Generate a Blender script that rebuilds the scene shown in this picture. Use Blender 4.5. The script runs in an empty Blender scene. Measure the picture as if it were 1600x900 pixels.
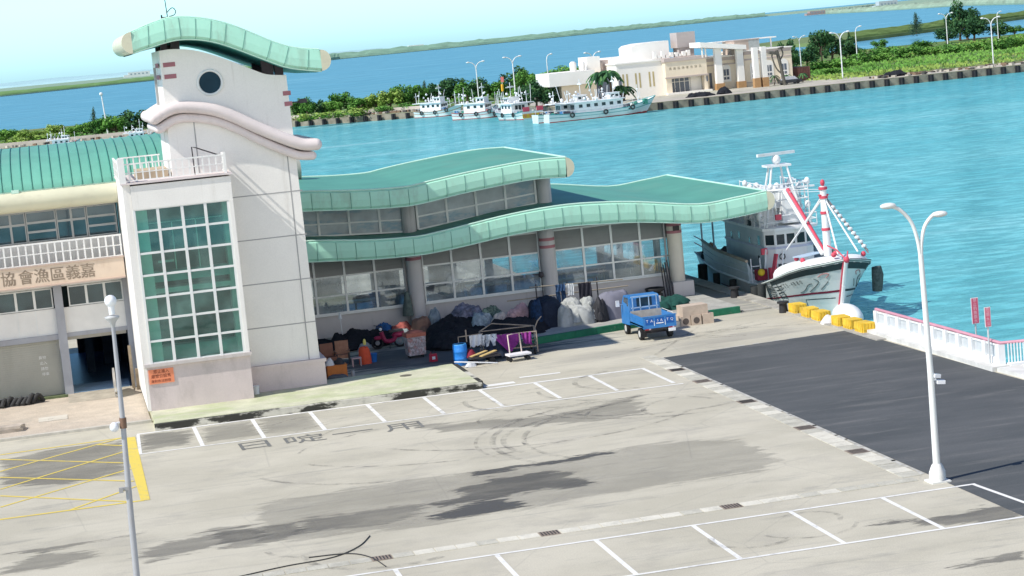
import bpy, math, random
from mathutils import Vector, Matrix, noise as mnoise

scene = bpy.context.scene
col = scene.collection
R = math.radians
random.seed(7)

# ------------------------------------------------------------------ materials
MATS = {}

def nodes_of(m):
    m.use_nodes = True
    return m.node_tree.nodes, m.node_tree.links

def mat(name, color, rough=0.7, var=0.18, scale=2.0, metal=0.0, spec=0.3, bump=0.0,
        stain=None, stain_amt=0.0, stain_scale=(1.2, 1.2, 0.25), stain_lo=0.5, stain_hi=0.72, fine=0.0):
    """Principled surface broken up by world-space noise; optional stains of a second colour."""
    if name in MATS:
        return MATS[name]
    m = bpy.data.materials.new(name)
    N, L = nodes_of(m)
    b = N['Principled BSDF']
    b.inputs['Roughness'].default_value = rough
    b.inputs['Metallic'].default_value = metal
    b.inputs['Specular IOR Level'].default_value = spec
    g = N.new('ShaderNodeNewGeometry')
    n1 = N.new('ShaderNodeTexNoise'); n1.inputs['Scale'].default_value = scale
    n1.inputs['Detail'].default_value = 6; n1.inputs['Roughness'].default_value = 0.62
    L.new(g.outputs['Position'], n1.inputs['Vector'])
    mr = N.new('ShaderNodeMapRange')
    mr.inputs['From Min'].default_value = 0.3; mr.inputs['From Max'].default_value = 0.7
    mr.inputs['To Min'].default_value = 1.0 - var; mr.inputs['To Max'].default_value = 1.0 + var * 0.6
    L.new(n1.outputs['Fac'], mr.inputs['Value'])
    mx = N.new('ShaderNodeMix'); mx.data_type = 'RGBA'; mx.blend_type = 'MULTIPLY'
    mx.inputs['Factor'].default_value = 1.0
    mx.inputs['A'].default_value = (*color, 1)
    L.new(mr.outputs['Result'], mx.inputs['B'])
    out = mx.outputs['Result']
    if stain is not None:
        mp = N.new('ShaderNodeMapping'); mp.inputs['Scale'].default_value = stain_scale
        L.new(g.outputs['Position'], mp.inputs['Vector'])
        n2 = N.new('ShaderNodeTexNoise'); n2.inputs['Scale'].default_value = 1.0
        n2.inputs['Detail'].default_value = 8; n2.inputs['Roughness'].default_value = 0.68
        L.new(mp.outputs['Vector'], n2.inputs['Vector'])
        r2 = N.new('ShaderNodeMapRange'); r2.interpolation_type = 'SMOOTHSTEP'
        r2.inputs['From Min'].default_value = stain_lo; r2.inputs['From Max'].default_value = stain_hi
        r2.inputs['To Max'].default_value = stain_amt
        L.new(n2.outputs['Fac'], r2.inputs['Value'])
        m2 = N.new('ShaderNodeMix'); m2.data_type = 'RGBA'
        L.new(r2.outputs['Result'], m2.inputs['Factor'])
        L.new(out, m2.inputs['A']); m2.inputs['B'].default_value = (*stain, 1)
        out = m2.outputs['Result']
    if fine > 0:
        n4 = N.new('ShaderNodeTexNoise'); n4.inputs['Scale'].default_value = 24
        n4.inputs['Detail'].default_value = 3
        L.new(g.outputs['Position'], n4.inputs['Vector'])
        r4 = N.new('ShaderNodeMapRange')
        r4.inputs['From Min'].default_value = 0.3; r4.inputs['From Max'].default_value = 0.7
        r4.inputs['To Min'].default_value = 1 - fine; r4.inputs['To Max'].default_value = 1 + fine
        L.new(n4.outputs['Fac'], r4.inputs['Value'])
        m4 = N.new('ShaderNodeMix'); m4.data_type = 'RGBA'; m4.blend_type = 'MULTIPLY'
        m4.inputs['Factor'].default_value = 1
        L.new(out, m4.inputs['A']); L.new(r4.outputs['Result'], m4.inputs['B'])
        out = m4.outputs['Result']
    L.new(out, b.inputs['Base Color'])
    if bump > 0:
        n3 = N.new('ShaderNodeTexNoise'); n3.inputs['Scale'].default_value = scale * 5
        n3.inputs['Detail'].default_value = 5
        L.new(g.outputs['Position'], n3.inputs['Vector'])
        bp = N.new('ShaderNodeBump'); bp.inputs['Strength'].default_value = bump
        bp.inputs['Distance'].default_value = 0.05
        L.new(n3.outputs['Fac'], bp.inputs['Height']); L.new(bp.outputs['Normal'], b.inputs['Normal'])
    MATS[name] = m
    return m

def glass(name, tint, gloss=0.12, trans=0.8, rough=0.03, milk=0.42):
    """Window glass: tinted see-through pane with a sky reflection and faint grime."""
    m = bpy.data.materials.new(name)
    N, L = nodes_of(m)
    N.remove(N['Principled BSDF'])
    o = N['Material Output']
    t = N.new('ShaderNodeBsdfTransparent'); t.inputs['Color'].default_value = (*[c * trans for c in tint], 1)
    gl = N.new('ShaderNodeBsdfGlossy'); gl.inputs['Roughness'].default_value = rough
    gl.inputs['Color'].default_value = (0.85, 0.95, 1, 1)
    di = N.new('ShaderNodeBsdfDiffuse'); di.inputs['Color'].default_value = (*[c * 0.5 for c in tint], 1)
    g = N.new('ShaderNodeNewGeometry')
    n = N.new('ShaderNodeTexNoise'); n.inputs['Scale'].default_value = 1.1; n.inputs['Detail'].default_value = 5
    L.new(g.outputs['Position'], n.inputs['Vector'])
    r = N.new('ShaderNodeMapRange'); r.inputs['From Min'].default_value = 0.35; r.inputs['From Max'].default_value = 0.75
    r.inputs['To Min'].default_value = 0.06; r.inputs['To Max'].default_value = milk
    L.new(n.outputs['Fac'], r.inputs['Value'])
    m1 = N.new('ShaderNodeMixShader'); L.new(r.outputs['Result'], m1.inputs['Fac'])
    L.new(t.outputs[0], m1.inputs[1]); L.new(di.outputs[0], m1.inputs[2])
    m2 = N.new('ShaderNodeMixShader'); m2.inputs['Fac'].default_value = gloss
    L.new(m1.outputs[0], m2.inputs[1]); L.new(gl.outputs[0], m2.inputs[2])
    L.new(m2.outputs[0], o.inputs['Surface'])
    MATS[name] = m
    return m

# ------------------------------------------------------------------ mesh building
ORG = {}

class MB:
    def __init__(s):
        s.v = []; s.f = []; s.m = []; s.s = []
    def add(s, vs, fs, m=0, smooth=False):
        o = len(s.v); s.v += [tuple(p) for p in vs]
        for f in fs:
            s.f.append([i + o for i in f]); s.m.append(m); s.s.append(smooth)
        return s
    def box(s, x0, x1, y0, y1, z0, z1, m=0):
        v = [(x0,y0,z0),(x1,y0,z0),(x1,y1,z0),(x0,y1,z0),(x0,y0,z1),(x1,y0,z1),(x1,y1,z1),(x0,y1,z1)]
        return s.add(v, [(3,2,1,0),(4,5,6,7),(0,1,5,4),(1,2,6,5),(2,3,7,6),(3,0,4,7)], m)
    def obox(s, c, size, rz=0, m=0, rx=0, ry=0, taper=1.0):
        M = Matrix.Translation(c) @ Matrix.Rotation(rz, 4, 'Z') @ Matrix.Rotation(rx, 4, 'X') @ Matrix.Rotation(ry, 4, 'Y')
        a, b, d = size[0]/2, size[1]/2, size[2]/2
        v = []
        for k, z in enumerate((-d, d)):
            t = taper if k else 1
            v += [M @ Vector((-a*t,-b*t,z)), M @ Vector((a*t,-b*t,z)), M @ Vector((a*t,b*t,z)), M @ Vector((-a*t,b*t,z))]
        return s.add(v, [(3,2,1,0),(4,5,6,7),(0,1,5,4),(1,2,6,5),(2,3,7,6),(3,0,4,7)], m)
    def quad(s, a, b, c, d, m=0):
        return s.add([a,b,c,d], [(0,1,2,3)], m)
    def prism(s, poly, y0, y1, m=0):
        """polygon in XZ, extruded along Y"""
        n = len(poly)
        v = [(x,y0,z) for x,z in poly] + [(x,y1,z) for x,z in poly]
        fs = [tuple(range(n)), tuple(range(2*n-1, n-1, -1))]
        fs += [(i, i+n, (i+1)%n+n, (i+1)%n) for i in range(n)]
        return s.add(v, fs, m)
    def slab(s, poly, z0, z1, m=0):
        n = len(poly)
        v = [(x,y,z0) for x,y in poly] + [(x,y,z1) for x,y in poly]
        fs = [tuple(range(n-1,-1,-1)), tuple(range(n, 2*n))]
        fs += [(i, (i+1)%n, (i+1)%n+n, i+n) for i in range(n)]
        return s.add(v, fs, m)
    def sheet(s, poly, z, m=0):
        return s.add([(x,y,z) for x,y in poly], [tuple(range(len(poly)))], m)
    def tube(s, pts, r, n=8, m=0, caps=True, smooth=True, flat=1.0):
        P = [Vector(p) for p in pts]; k = len(P)
        rs = r if isinstance(r, (list, tuple)) else [r]*k
        vs = []; up0 = None
        for i, p in enumerate(P):
            d = (P[min(i+1,k-1)] - P[max(i-1,0)]).normalized()
            ref = Vector((0,0,1)) if abs(d.z) < 0.92 else Vector((1,0,0))
            if up0 is not None:
                ref = up0
            a = d.cross(ref)
            if a.length < 1e-5: a = d.cross(Vector((0,1,0)))
            a.normalize(); b = a.cross(d).normalized(); up0 = b
            for j in range(n):
                t = 2*math.pi*j/n
                vs.append(p + (a*math.cos(t) + b*math.sin(t)*flat)*rs[i])
        fs = []
        for i in range(k-1):
            for j in range(n):
                fs.append((i*n+j, i*n+(j+1)%n, (i+1)*n+(j+1)%n, (i+1)*n+j))
        s.add(vs, fs, m, smooth)
        if caps:
            s.add(vs[:n], [tuple(range(n-1,-1,-1))], m); s.add(vs[-n:], [tuple(range(n))], m)
        return s
    def cyl(s, p0, p1, r0, r1=None, n=12, m=0, caps=True, smooth=True):
        return s.tube([p0, p1], [r0, r0 if r1 is None else r1], n, m, caps, smooth)
    def lathe(s, prof, c, n=16, m=0, smooth=True):
        vs = [(c[0]+r*math.cos(2*math.pi*j/n), c[1]+r*math.sin(2*math.pi*j/n), c[2]+z) for r, z in prof for j in range(n)]
        fs = [(i*n+j, i*n+(j+1)%n, (i+1)*n+(j+1)%n, (i+1)*n+j) for i in range(len(prof)-1) for j in range(n)]
        s.add(vs, fs, m, smooth)
        s.add(vs[-n:], [tuple(range(n))], m); s.add(vs[:n], [tuple(range(n-1,-1,-1))], m)
        return s
    def ball(s, c, r, n=12, k=8, m=0, sx=1, sy=1, sz=1, jit=0.0, seed=0, smooth=True):
        vs = []
        for i in range(k+1):
            a = math.pi*i/k
            for j in range(n):
                t = 2*math.pi*j/n
                d = Vector((math.sin(a)*math.cos(t), math.sin(a)*math.sin(t), math.cos(a)))
                q = 1 + (jit*mnoise.noise(d*1.7 + Vector((seed*3.1, seed*1.7, 0))) if jit else 0)
                vs.append((c[0]+d.x*r*sx*q, c[1]+d.y*r*sy*q, c[2]+d.z*r*sz*q))
        fs = [(i*n+j, (i+1)*n+j, (i+1)*n+(j+1)%n, i*n+(j+1)%n) for i in range(k) for j in range(n)]
        return s.add(vs, fs, m, smooth)
    def loft(s, A, B, m=0, smooth=False):
        n = len(A)
        return s.add(list(A)+list(B), [(i, i+1, n+i+1, n+i) for i in range(n-1)], m, smooth)
    def lump(s, cx, cy, w, d, h, z0=0.0, seed=1, m=0, n=26, rough=0.28, sharp=2.4, rz=0.0, freq=2.3, skirt=True):
        """crumpled heap of cloth or netting lying on the ground"""
        vs = []; N = n
        ca, sa = math.cos(rz), math.sin(rz)
        for i in range(N+1):
            for j in range(N+1):
                u = -1+2*i/N; v = -1+2*j/N
                x = u*math.sqrt(1-v*v/2); y = v*math.sqrt(1-u*u/2)
                r = min(1, math.sqrt(x*x+y*y))
                p = Vector((x*w*freq*0.5, y*d*freq*0.5, seed*5.3))
                nz = mnoise.noise(p) + 0.55*abs(mnoise.noise(p*2.3)) + 0.35*mnoise.noise(p*4.7)
                e = 1 + 0.16*mnoise.noise(Vector((x*2, y*2, seed*2.2)))
                z = h*(1-r**sharp)*(0.9 + rough*1.15*nz)
                if r > 0.97: z = -0.03
                X = x*w/2*e; Y = y*d/2*e
                vs.append((cx + X*ca - Y*sa, cy + X*sa + Y*ca, z0 + max(z, -0.03)))
        fs = [(i*(N+1)+j, (i+1)*(N+1)+j, (i+1)*(N+1)+j+1, i*(N+1)+j+1) for i in range(N) for j in range(N)]
        return s.add(vs, fs, m, True)
    def text(s, txt, org, right, up, size, m=0, gap=1.0, thick=0.0, upr=False):
        """lettering as real faces; org = centre, right/up unit vectors"""
        r = Vector(right); u = Vector(up); o = Vector(org); nrm = r.cross(u)
        vs, fs = text_faces(txt, gap)
        if not vs: return s
        pts = [o + r*(x*size) + u*(y*size) + nrm*thick for x, y in vs]
        return s.add(pts, fs, m)
    def build(s, name, mats, parent=None, origin=None, smooth_all=None):
        if not isinstance(mats, (list, tuple)): mats = [mats]
        if origin is None and parent is None:
            xs, ys, zs = zip(*s.v)
            origin = (round((min(xs)+max(xs))/2, 3), round((min(ys)+max(ys))/2, 3), round(min(zs), 3))
        o = origin if origin is not None else ORG[parent.name]
        me = bpy.data.meshes.new(name)
        me.from_pydata([(x-o[0], y-o[1], z-o[2]) for x, y, z in s.v], [], s.f)
        for mm in mats: me.materials.append(mm)
        me.polygons.foreach_set('material_index', s.m)
        me.polygons.foreach_set('use_smooth', [bool(q) for q in s.s])
        me.update()
        ob = bpy.data.objects.new(name, me); col.objects.link(ob)
        ORG[ob.name] = tuple(o)
        if parent is not None: ob.parent = parent
        else: ob.location = o
        return ob

TXT = {}
def text_faces(txt, gap=1.0):
    if (txt, gap) in TXT: return TXT[(txt, gap)]
    cu = bpy.data.curves.new('lettering', 'FONT')
    cu.body = txt; cu.align_x = 'CENTER'; cu.align_y = 'CENTER'; cu.size = 1.0; cu.space_character = gap
    cu.resolution_u = 2
    ob = bpy.data.objects.new('lettering', cu); col.objects.link(ob)
    dg = bpy.context.evaluated_depsgraph_get()
    me = bpy.data.meshes.new_from_object(ob.evaluated_get(dg))
    vs = [(v.co.x, v.co.y) for v in me.vertices]
    fs = [tuple(p.vertices) for p in me.polygons]
    col.objects.unlink(ob); bpy.data.objects.remove(ob); bpy.data.curves.remove(cu); bpy.data.meshes.remove(me)
    TXT[(txt, gap)] = (vs, fs)
    return vs, fs

def tag(o, label=None, cat=None, group=None, kind=None):
    if label: o['label'] = label
    if cat: o['category'] = cat
    if group: o['group'] = group
    if kind: o['kind'] = kind
    return o

def empty(name, loc, label, cat, group=None):
    o = bpy.data.objects.new(name, None); col.objects.link(o)
    o.empty_display_size = 0.3; o.location = loc
    ORG[o.name] = tuple(loc)
    return tag(o, label, cat, group)

def struct(name, mb, mats):
    return tag(mb.build(name, mats), kind='structure')

def copy_tree(o, loc=None, rz=None, label=None, scale=None, parent=None):
    c = o.copy(); col.objects.link(c)
    if parent is not None: c.parent = parent
    if loc is not None: c.location = loc
    if rz is not None: c.rotation_euler = (0, 0, rz)
    if scale is not None: c.scale = scale
    if label: c['label'] = label
    for ch in list(o.children): copy_tree(ch, parent=c)
    return c

def interp(pts, x):
    if x <= pts[0][0]: return pts[0][1]
    for (a, za), (b, zb) in zip(pts, pts[1:]):
        if x <= b: return za + (zb-za)*(x-a)/(b-a)
    return pts[-1][1]

def smooth_curve(pts, n):
    """Catmull-Rom resample of (x,z) points"""
    out = []
    P = [pts[0]] + list(pts) + [pts[-1]]
    k = len(pts)-1
    for i in range(k):
        p0, p1, p2, p3 = P[i], P[i+1], P[i+2], P[i+3]
        for j in range(n):
            t = j/n
            out.append(tuple(0.5*((2*p1[q]) + (-p0[q]+p2[q])*t + (2*p0[q]-5*p1[q]+4*p2[q]-p3[q])*t*t + (-p0[q]+3*p1[q]-3*p2[q]+p3[q])*t**3) for q in range(len(p1))))
    out.append(tuple(pts[-1]))
    return out

# ------------------------------------------------------------------ camera, sun, sky
YAW, PITCH, ROLL = 0.213590, 0.120579, 0.0949712
F = Vector((math.sin(YAW)*math.cos(PITCH), math.cos(YAW)*math.cos(PITCH), -math.sin(PITCH)))
r0 = Vector((math.cos(YAW), -math.sin(YAW), 0)); d0 = F.cross(r0)
r2 = r0*math.cos(ROLL) + d0*math.sin(ROLL); d2 = -r0*math.sin(ROLL) + d0*math.cos(ROLL)
cam_d = bpy.data.cameras.new('camera'); cam = bpy.data.objects.new('camera', cam_d); col.objects.link(cam)
cam.matrix_world = Matrix(((r2.x, -d2.x, -F.x, 0), (r2.y, -d2.y, -F.y, 0), (r2.z, -d2.z, -F.z, 13.0), (0, 0, 0, 1)))
cam_d.sensor_width = 36; cam_d.lens = 36*3229.08/1600
cam_d.clip_start = 0.5; cam_d.clip_end = 60000
scene.camera = cam

SUN_EL, SUN_AZ = R(48), R(15.5)       # light travels toward +X and a little toward +Y
sd = Vector((math.cos(SUN_EL)*math.cos(SUN_AZ), math.cos(SUN_EL)*math.sin(SUN_AZ), -math.sin(SUN_EL)))
sl = bpy.data.lights.new('sun', 'SUN'); sl.energy = 5.0; sl.angle = R(0.53); sl.color = (1, 0.955, 0.88)
so = bpy.data.objects.new('sun', sl); col.objects.link(so)
so.rotation_mode = 'QUATERNION'; so.rotation_quaternion = sd.to_track_quat('-Z', 'Y'); so.location = (-40, 20, 60)

w = bpy.data.worlds.new('World'); scene.world = w; w.use_nodes = True
N, L = w.node_tree.nodes, w.node_tree.links
bg = N['Background']; bg.inputs['Strength'].default_value = 0.115
sky = N.new('ShaderNodeTexSky'); sky.sky_type = 'NISHITA'; sky.sun_disc = False
sky.sun_elevation = SUN_EL; sky.sun_rotation = math.atan2(-math.cos(SUN_AZ), -math.sin(SUN_AZ))
sky.altitude = 10; sky.air_density = 1.0; sky.dust_density = 1.2; sky.ozone_density = 1.0
tc = N.new('ShaderNodeTexCoord'); sx = N.new('ShaderNodeSeparateXYZ'); L.new(tc.outputs['Generated'], sx.inputs[0])
gr = N.new('ShaderNodeValToRGB'); gr.color_ramp.interpolation = 'EASE'
e = gr.color_ramp.elements
e[0].position = 0.0; e[0].color = (0.94, 1.20, 1.26, 1)
e[1].position = 1.0; e[1].color = (0.10, 0.14, 0.22, 1)
for p_, c_ in ((0.03, (0.84, 1.15, 1.16, 1)), (0.10, (0.42, 0.56, 0.60, 1)), (0.30, (0.17, 0.23, 0.30, 1))):
    k_ = e.new(p_); k_.color = c_
L.new(sx.outputs['Z'], gr.inputs['Fac'])
tn = N.new('ShaderNodeMix'); tn.data_type = 'RGBA'; tn.blend_type = 'MULTIPLY'; tn.inputs['Factor'].default_value = 1
L.new(sky.outputs['Color'], tn.inputs['A']); L.new(gr.outputs['Color'], tn.inputs['B'])
# overall gain and blue-cyan tint on the whole sky
hz_ = N.new('ShaderNodeMix'); hz_.data_type = 'RGBA'; hz_.blend_type = 'MULTIPLY'; hz_.inputs['Factor'].default_value = 1
hz_.inputs['B'].default_value = (2.15, 2.75, 3.5, 1)
L.new(tn.outputs['Result'], hz_.inputs['A'])
# unseen white cloud glow added behind the camera to fill the front walls
mx_ = N.new('ShaderNodeMapRange'); mx_.interpolation_type = 'SMOOTHSTEP'
mx_.inputs['From Min'].default_value = -0.15; mx_.inputs['From Max'].default_value = -0.6
L.new(sx.outputs['Y'], mx_.inputs['Value'])
mz_ = N.new('ShaderNodeMapRange'); mz_.interpolation_type = 'SMOOTHSTEP'
mz_.inputs['From Min'].default_value = 0.55; mz_.inputs['From Max'].default_value = 0.15
L.new(sx.outputs['Z'], mz_.inputs['Value'])
cn_ = N.new('ShaderNodeTexNoise'); cn_.inputs['Scale'].default_value = 2.6; cn_.inputs['Detail'].default_value = 6
L.new(tc.outputs['Generated'], cn_.inputs['Vector'])
cr_ = N.new('ShaderNodeMapRange'); cr_.inputs['From Min'].default_value = 0.38; cr_.inputs['From Max'].default_value = 0.55
L.new(cn_.outputs['Fac'], cr_.inputs['Value'])
m1_ = N.new('ShaderNodeMath'); m1_.operation = 'MULTIPLY'; L.new(mx_.outputs[0], m1_.inputs[0]); L.new(mz_.outputs[0], m1_.inputs[1])
m2_ = N.new('ShaderNodeMath'); m2_.operation = 'MULTIPLY'; L.new(m1_.outputs[0], m2_.inputs[0]); L.new(cr_.outputs[0], m2_.inputs[1])
cl_ = N.new('ShaderNodeMix'); cl_.data_type = 'RGBA'; L.new(m2_.outputs[0], cl_.inputs['Factor'])
L.new(hz_.outputs['Result'], cl_.inputs['A']); cl_.inputs['B'].default_value = (20.0, 18.9, 17.4, 1)
L.new(cl_.outputs['Result'], bg.inputs['Color'])
scene.view_settings.view_transform = 'Standard'; scene.view_settings.look = 'None'
scene.view_settings.exposure = 0; scene.view_settings.gamma = 1
scene.render.engine = 'CYCLES'
scene.cycles.transparent_max_bounces = 12
scene.cycles.max_bounces = 6
scene.cycles.sample_clamp_indirect = 6

# ------------------------------------------------------------------ ground surfaces
def patch(N, L, pos, nz, cx, cy, rx, ry, ang=0.0, soft=0.5, distort=0.9):
    """soft-edged ragged blotch on the ground (dirt, painted shade by the hall), in metres"""
    s = N.new('ShaderNodeVectorMath'); s.operation = 'SUBTRACT'; s.inputs[1].default_value = (cx, cy, 0)
    L.new(pos, s.inputs[0])
    mp = N.new('ShaderNodeMapping'); mp.vector_type = 'TEXTURE'
    mp.inputs['Rotation'].default_value = (0, 0, ang); mp.inputs['Scale'].default_value = (rx, ry, 1)
    L.new(s.outputs[0], mp.inputs['Vector'])
    ln = N.new('ShaderNodeVectorMath'); ln.operation = 'LENGTH'; L.new(mp.outputs[0], ln.inputs[0])
    a = N.new('ShaderNodeMath'); a.operation = 'MULTIPLY_ADD'; a.inputs[1].default_value = distort
    L.new(nz, a.inputs[0]); L.new(ln.outputs['Value'], a.inputs[2])
    r = N.new('ShaderNodeMapRange'); r.interpolation_type = 'SMOOTHSTEP'
    r.inputs['From Min'].default_value = 1.0 + distort*0.5; r.inputs['From Max'].default_value = 1.0 + distort*0.5 - soft
    L.new(a.outputs[0], r.inputs['Value'])
    return r.outputs['Result']

def noise_node(N, L, vec, scale, sv=(1, 1, 1), detail=7, rough=0.62):
    mp = N.new('ShaderNodeMapping'); mp.inputs['Scale'].default_value = sv; L.new(vec, mp.inputs['Vector'])
    n = N.new('ShaderNodeTexNoise'); n.inputs['Scale'].default_value = scale
    n.inputs['Detail'].default_value = detail; n.inputs['Roughness'].default_value = rough
    L.new(mp.outputs[0], n.inputs['Vector'])
    return n.outputs['Fac']

def ramp(N, L, v, lo, hi, a, b, smooth=True):
    r = N.new('ShaderNodeMapRange')
    if smooth: r.interpolation_type = 'SMOOTHSTEP'
    r.inputs['From Min'].default_value = lo; r.inputs['From Max'].default_value = hi
    r.inputs['To Min'].default_value = a; r.inputs['To Max'].default_value = b
    L.new(v, r.inputs['Value']); return r.outputs['Result']

def mixc(N, L, fac, a, b, mode='MIX'):
    m = N.new('ShaderNodeMix'); m.data_type = 'RGBA'; m.blend_type = mode
    if isinstance(fac, (int, float)): m.inputs['Factor'].default_value = fac
    else: L.new(fac, m.inputs['Factor'])
    for k, v in (('A', a), ('B', b)):
        if isinstance(v, tuple): m.inputs[k].default_value = (*v, 1)
        else: L.new(v, m.inputs[k])
    return m.outputs['Result']

def mul(N, L, a, b):
    m = N.new('ShaderNodeMath'); m.operation = 'MULTIPLY'
    L.new(a, m.inputs[0])
    if isinstance(b, (int, float)): m.inputs[1].default_value = b
    else: L.new(b, m.inputs[1])
    return m.outputs[0]

def lot_material():
    m = bpy.data.materials.new('weathered_asphalt'); N, L = nodes_of(m); b = N['Principled BSDF']
    b.inputs['Roughness'].default_value = 0.9; b.inputs['Specular IOR Level'].default_value = 0.15
    pos = N.new('ShaderNodeNewGeometry').outputs['Position']
    big = noise_node(N, L, pos, 0.22, (1, 1.3, 1), 6, 0.6)
    med = noise_node(N, L, pos, 0.9, (0.3, 1.3, 1), 10, 0.74)
    fin = noise_node(N, L, pos, 26, (1, 1, 1), 4, 0.7)
    edge = noise_node(N, L, pos, 1.0, (0.22, 1.5, 1), 12, 0.74)
    c = mixc(N, L, ramp(N, L, big, 0.35, 0.65, 0, 1), (0.465, 0.435, 0.345), (0.545, 0.51, 0.41))
    c = mixc(N, L, ramp(N, L, med, 0.53, 0.72, 0, 0.62), c, (0.25, 0.245, 0.22))
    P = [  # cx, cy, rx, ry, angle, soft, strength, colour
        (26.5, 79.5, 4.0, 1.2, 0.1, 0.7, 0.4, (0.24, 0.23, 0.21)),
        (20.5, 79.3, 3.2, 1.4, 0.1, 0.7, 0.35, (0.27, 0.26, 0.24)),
        (15.8, 85.6, 7.2, 4.2, 0.0, 0.35, 0.95, (0.10, 0.105, 0.11)),  # dark asphalt, darkened further to paint in the hall-front shade
        (29.5, 93.0, 2.6, 8.0, 0.0, 0.5, 0.7, (0.20, 0.2, 0.2)),  # painted shade on the quay between hall and boat
    ]
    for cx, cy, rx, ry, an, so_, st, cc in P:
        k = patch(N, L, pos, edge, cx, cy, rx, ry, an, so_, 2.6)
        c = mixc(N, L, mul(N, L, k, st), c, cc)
    ln_ = noise_node(N, L, pos, 1.0, (0.10, 3.2, 1), 8, 0.7)
    c = mixc(N, L, ramp(N, L, ln_, 0.55, 0.70, 0, 0.40), c, (0.29, 0.28, 0.25))
    dn_ = noise_node(N, L, pos, 0.35, (1, 1.2, 1), 8, 0.7)
    c = mixc(N, L, ramp(N, L, dn_, 0.5, 0.66, 0, 0.30), c, (0.33, 0.31, 0.27))
    # pale scuffs
    sc = noise_node(N, L, pos, 1.6, (0.35, 1.2, 1), 8, 0.75)
    c = mixc(N, L, ramp(N, L, sc, 0.60, 0.72, 0, 0.35), c, (0.47, 0.46, 0.42))
    cr = N.new('ShaderNodeTexVoronoi'); cr.feature = 'DISTANCE_TO_EDGE'; cr.inputs['Scale'].default_value = 0.16
    wv = N.new('ShaderNodeMapping'); L.new(pos, wv.inputs['Vector'])
    L.new(wv.outputs[0], cr.inputs['Vector'])
    c = mixc(N, L, ramp(N, L, cr.outputs['Distance'], 0.006, 0.0, 0, 0.16), c, (0.2, 0.2, 0.19))
    c = mixc(N, L, 1.0, c, ramp(N, L, fin, 0.3, 0.7, 0.86, 1.12, False), 'MULTIPLY')
    L.new(c, b.inputs['Base Color'])
    return m

def tar_material():
    m = bpy.data.materials.new('fresh_asphalt'); N, L = nodes_of(m); b = N['Principled BSDF']
    b.inputs['Roughness'].default_value = 0.82; b.inputs['Specular IOR Level'].default_value = 0.25
    pos = N.new('ShaderNodeNewGeometry').outputs['Position']
    n1 = noise_node(N, L, pos, 0.35, (0.5, 1.4, 1), 7, 0.6)
    n2 = noise_node(N, L, pos, 30, (1, 1, 1), 3, 0.7)
    n3 = noise_node(N, L, pos, 1.0, (0.25, 1.6, 1), 8, 0.7)
    c = mixc(N, L, ramp(N, L, n1, 0.35, 0.7, 0, 1), (0.078, 0.084, 0.085), (0.108, 0.112, 0.112))
    c = mixc(N, L, ramp(N, L, n3, 0.50, 0.74, 0, 0.75), c, (0.175, 0.172, 0.162))
    c = mixc(N, L, 1.0, c, ramp(N, L, n2, 0.3, 0.7, 0.75, 1.25, False), 'MULTIPLY')
    L.new(c, b.inputs['Base Color']); return m

def paint_material(name, color, wear=0.5, under=(0.36, 0.35, 0.32)):
    m = bpy.data.materials.new(name); N, L = nodes_of(m); b = N['Principled BSDF']
    b.inputs['Roughness'].default_value = 0.7
    pos = N.new('ShaderNodeNewGeometry').outputs['Position']
    n = noise_node(N, L, pos, 3.0, (1, 1, 1), 9, 0.75)
    n2 = noise_node(N, L, pos, 0.4, (1, 1, 1), 3, 0.5)
    k = N.new('ShaderNodeMath'); k.operation = 'MULTIPLY_ADD'; k.inputs[1].default_value = 0.35
    L.new(n2, k.inputs[0]); L.new(n, k.inputs[2])
    c = mixc(N, L, ramp(N, L, k.outputs[0], 0.68, 0.86, 0, wear), color, under)
    L.new(c, b.inputs['Base Color']); return m

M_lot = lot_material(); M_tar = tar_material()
M_white_paint = paint_material('white_road_paint', (0.78, 0.77, 0.72), 0.55)
M_yellow_paint = paint_material('yellow_road_paint', (0.75, 0.58, 0.10), 0.5)
M_conc = mat('quay_concrete', (0.42, 0.40, 0.35), 0.9, 0.2, 1.5, stain=(0.16, 0.15, 0.13), stain_amt=0.6, stain_scale=(0.8, 0.8, 0.6), fine=0.08)
M_slab = mat('drain_slab_concrete', (0.66, 0.63, 0.53), 0.9, 0.15, 1.4, stain=(0.30, 0.29, 0.25), stain_amt=0.7, stain_scale=(0.9, 0.9, 1), fine=0.08)
M_rust = mat('rusty_grate', (0.27, 0.22, 0.18), 0.9, 0.3, 6)
M_dark = mat('dark_gap', (0.05, 0.05, 0.05), 0.95, 0.1)
M_moss = mat('mossy_concrete', (0.58, 0.57, 0.42), 0.95, 0.22, 1.2, stain=(0.42, 0.47, 0.25), stain_amt=0.8, stain_scale=(0.5, 0.9, 1), stain_lo=0.42, stain_hi=0.66, fine=0.1)
M_kerbface = mat('stained_kerb', (0.55, 0.53, 0.45), 0.95, 0.2, 2, stain=(0.03, 0.03, 0.025), stain_amt=0.97, stain_scale=(0.55, 0.6, 1.6), stain_lo=0.44, stain_hi=0.52)
M_brick = mat('brick_paving', (0.50, 0.43, 0.345), 0.95, 0.15, 1.5, stain=(0.36, 0.33, 0.28), stain_amt=0.5, stain_scale=(0.7, 0.9, 1), fine=0.15)

# quay deck: one solid with its harbour wall
g = MB()
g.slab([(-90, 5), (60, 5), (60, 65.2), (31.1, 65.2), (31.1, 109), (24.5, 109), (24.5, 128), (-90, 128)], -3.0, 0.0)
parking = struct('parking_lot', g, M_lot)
a = MB(); a.sheet([(22.45, 77.0), (30.55, 77.75), (30.75, 66.0), (30.9, 62.3), (33, 58.5), (40, 52), (48, 40), (40, 5), (22.6, 5), (22.5, 50)], 0.004)
struct('asphalt_road', a, M_tar)
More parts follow.
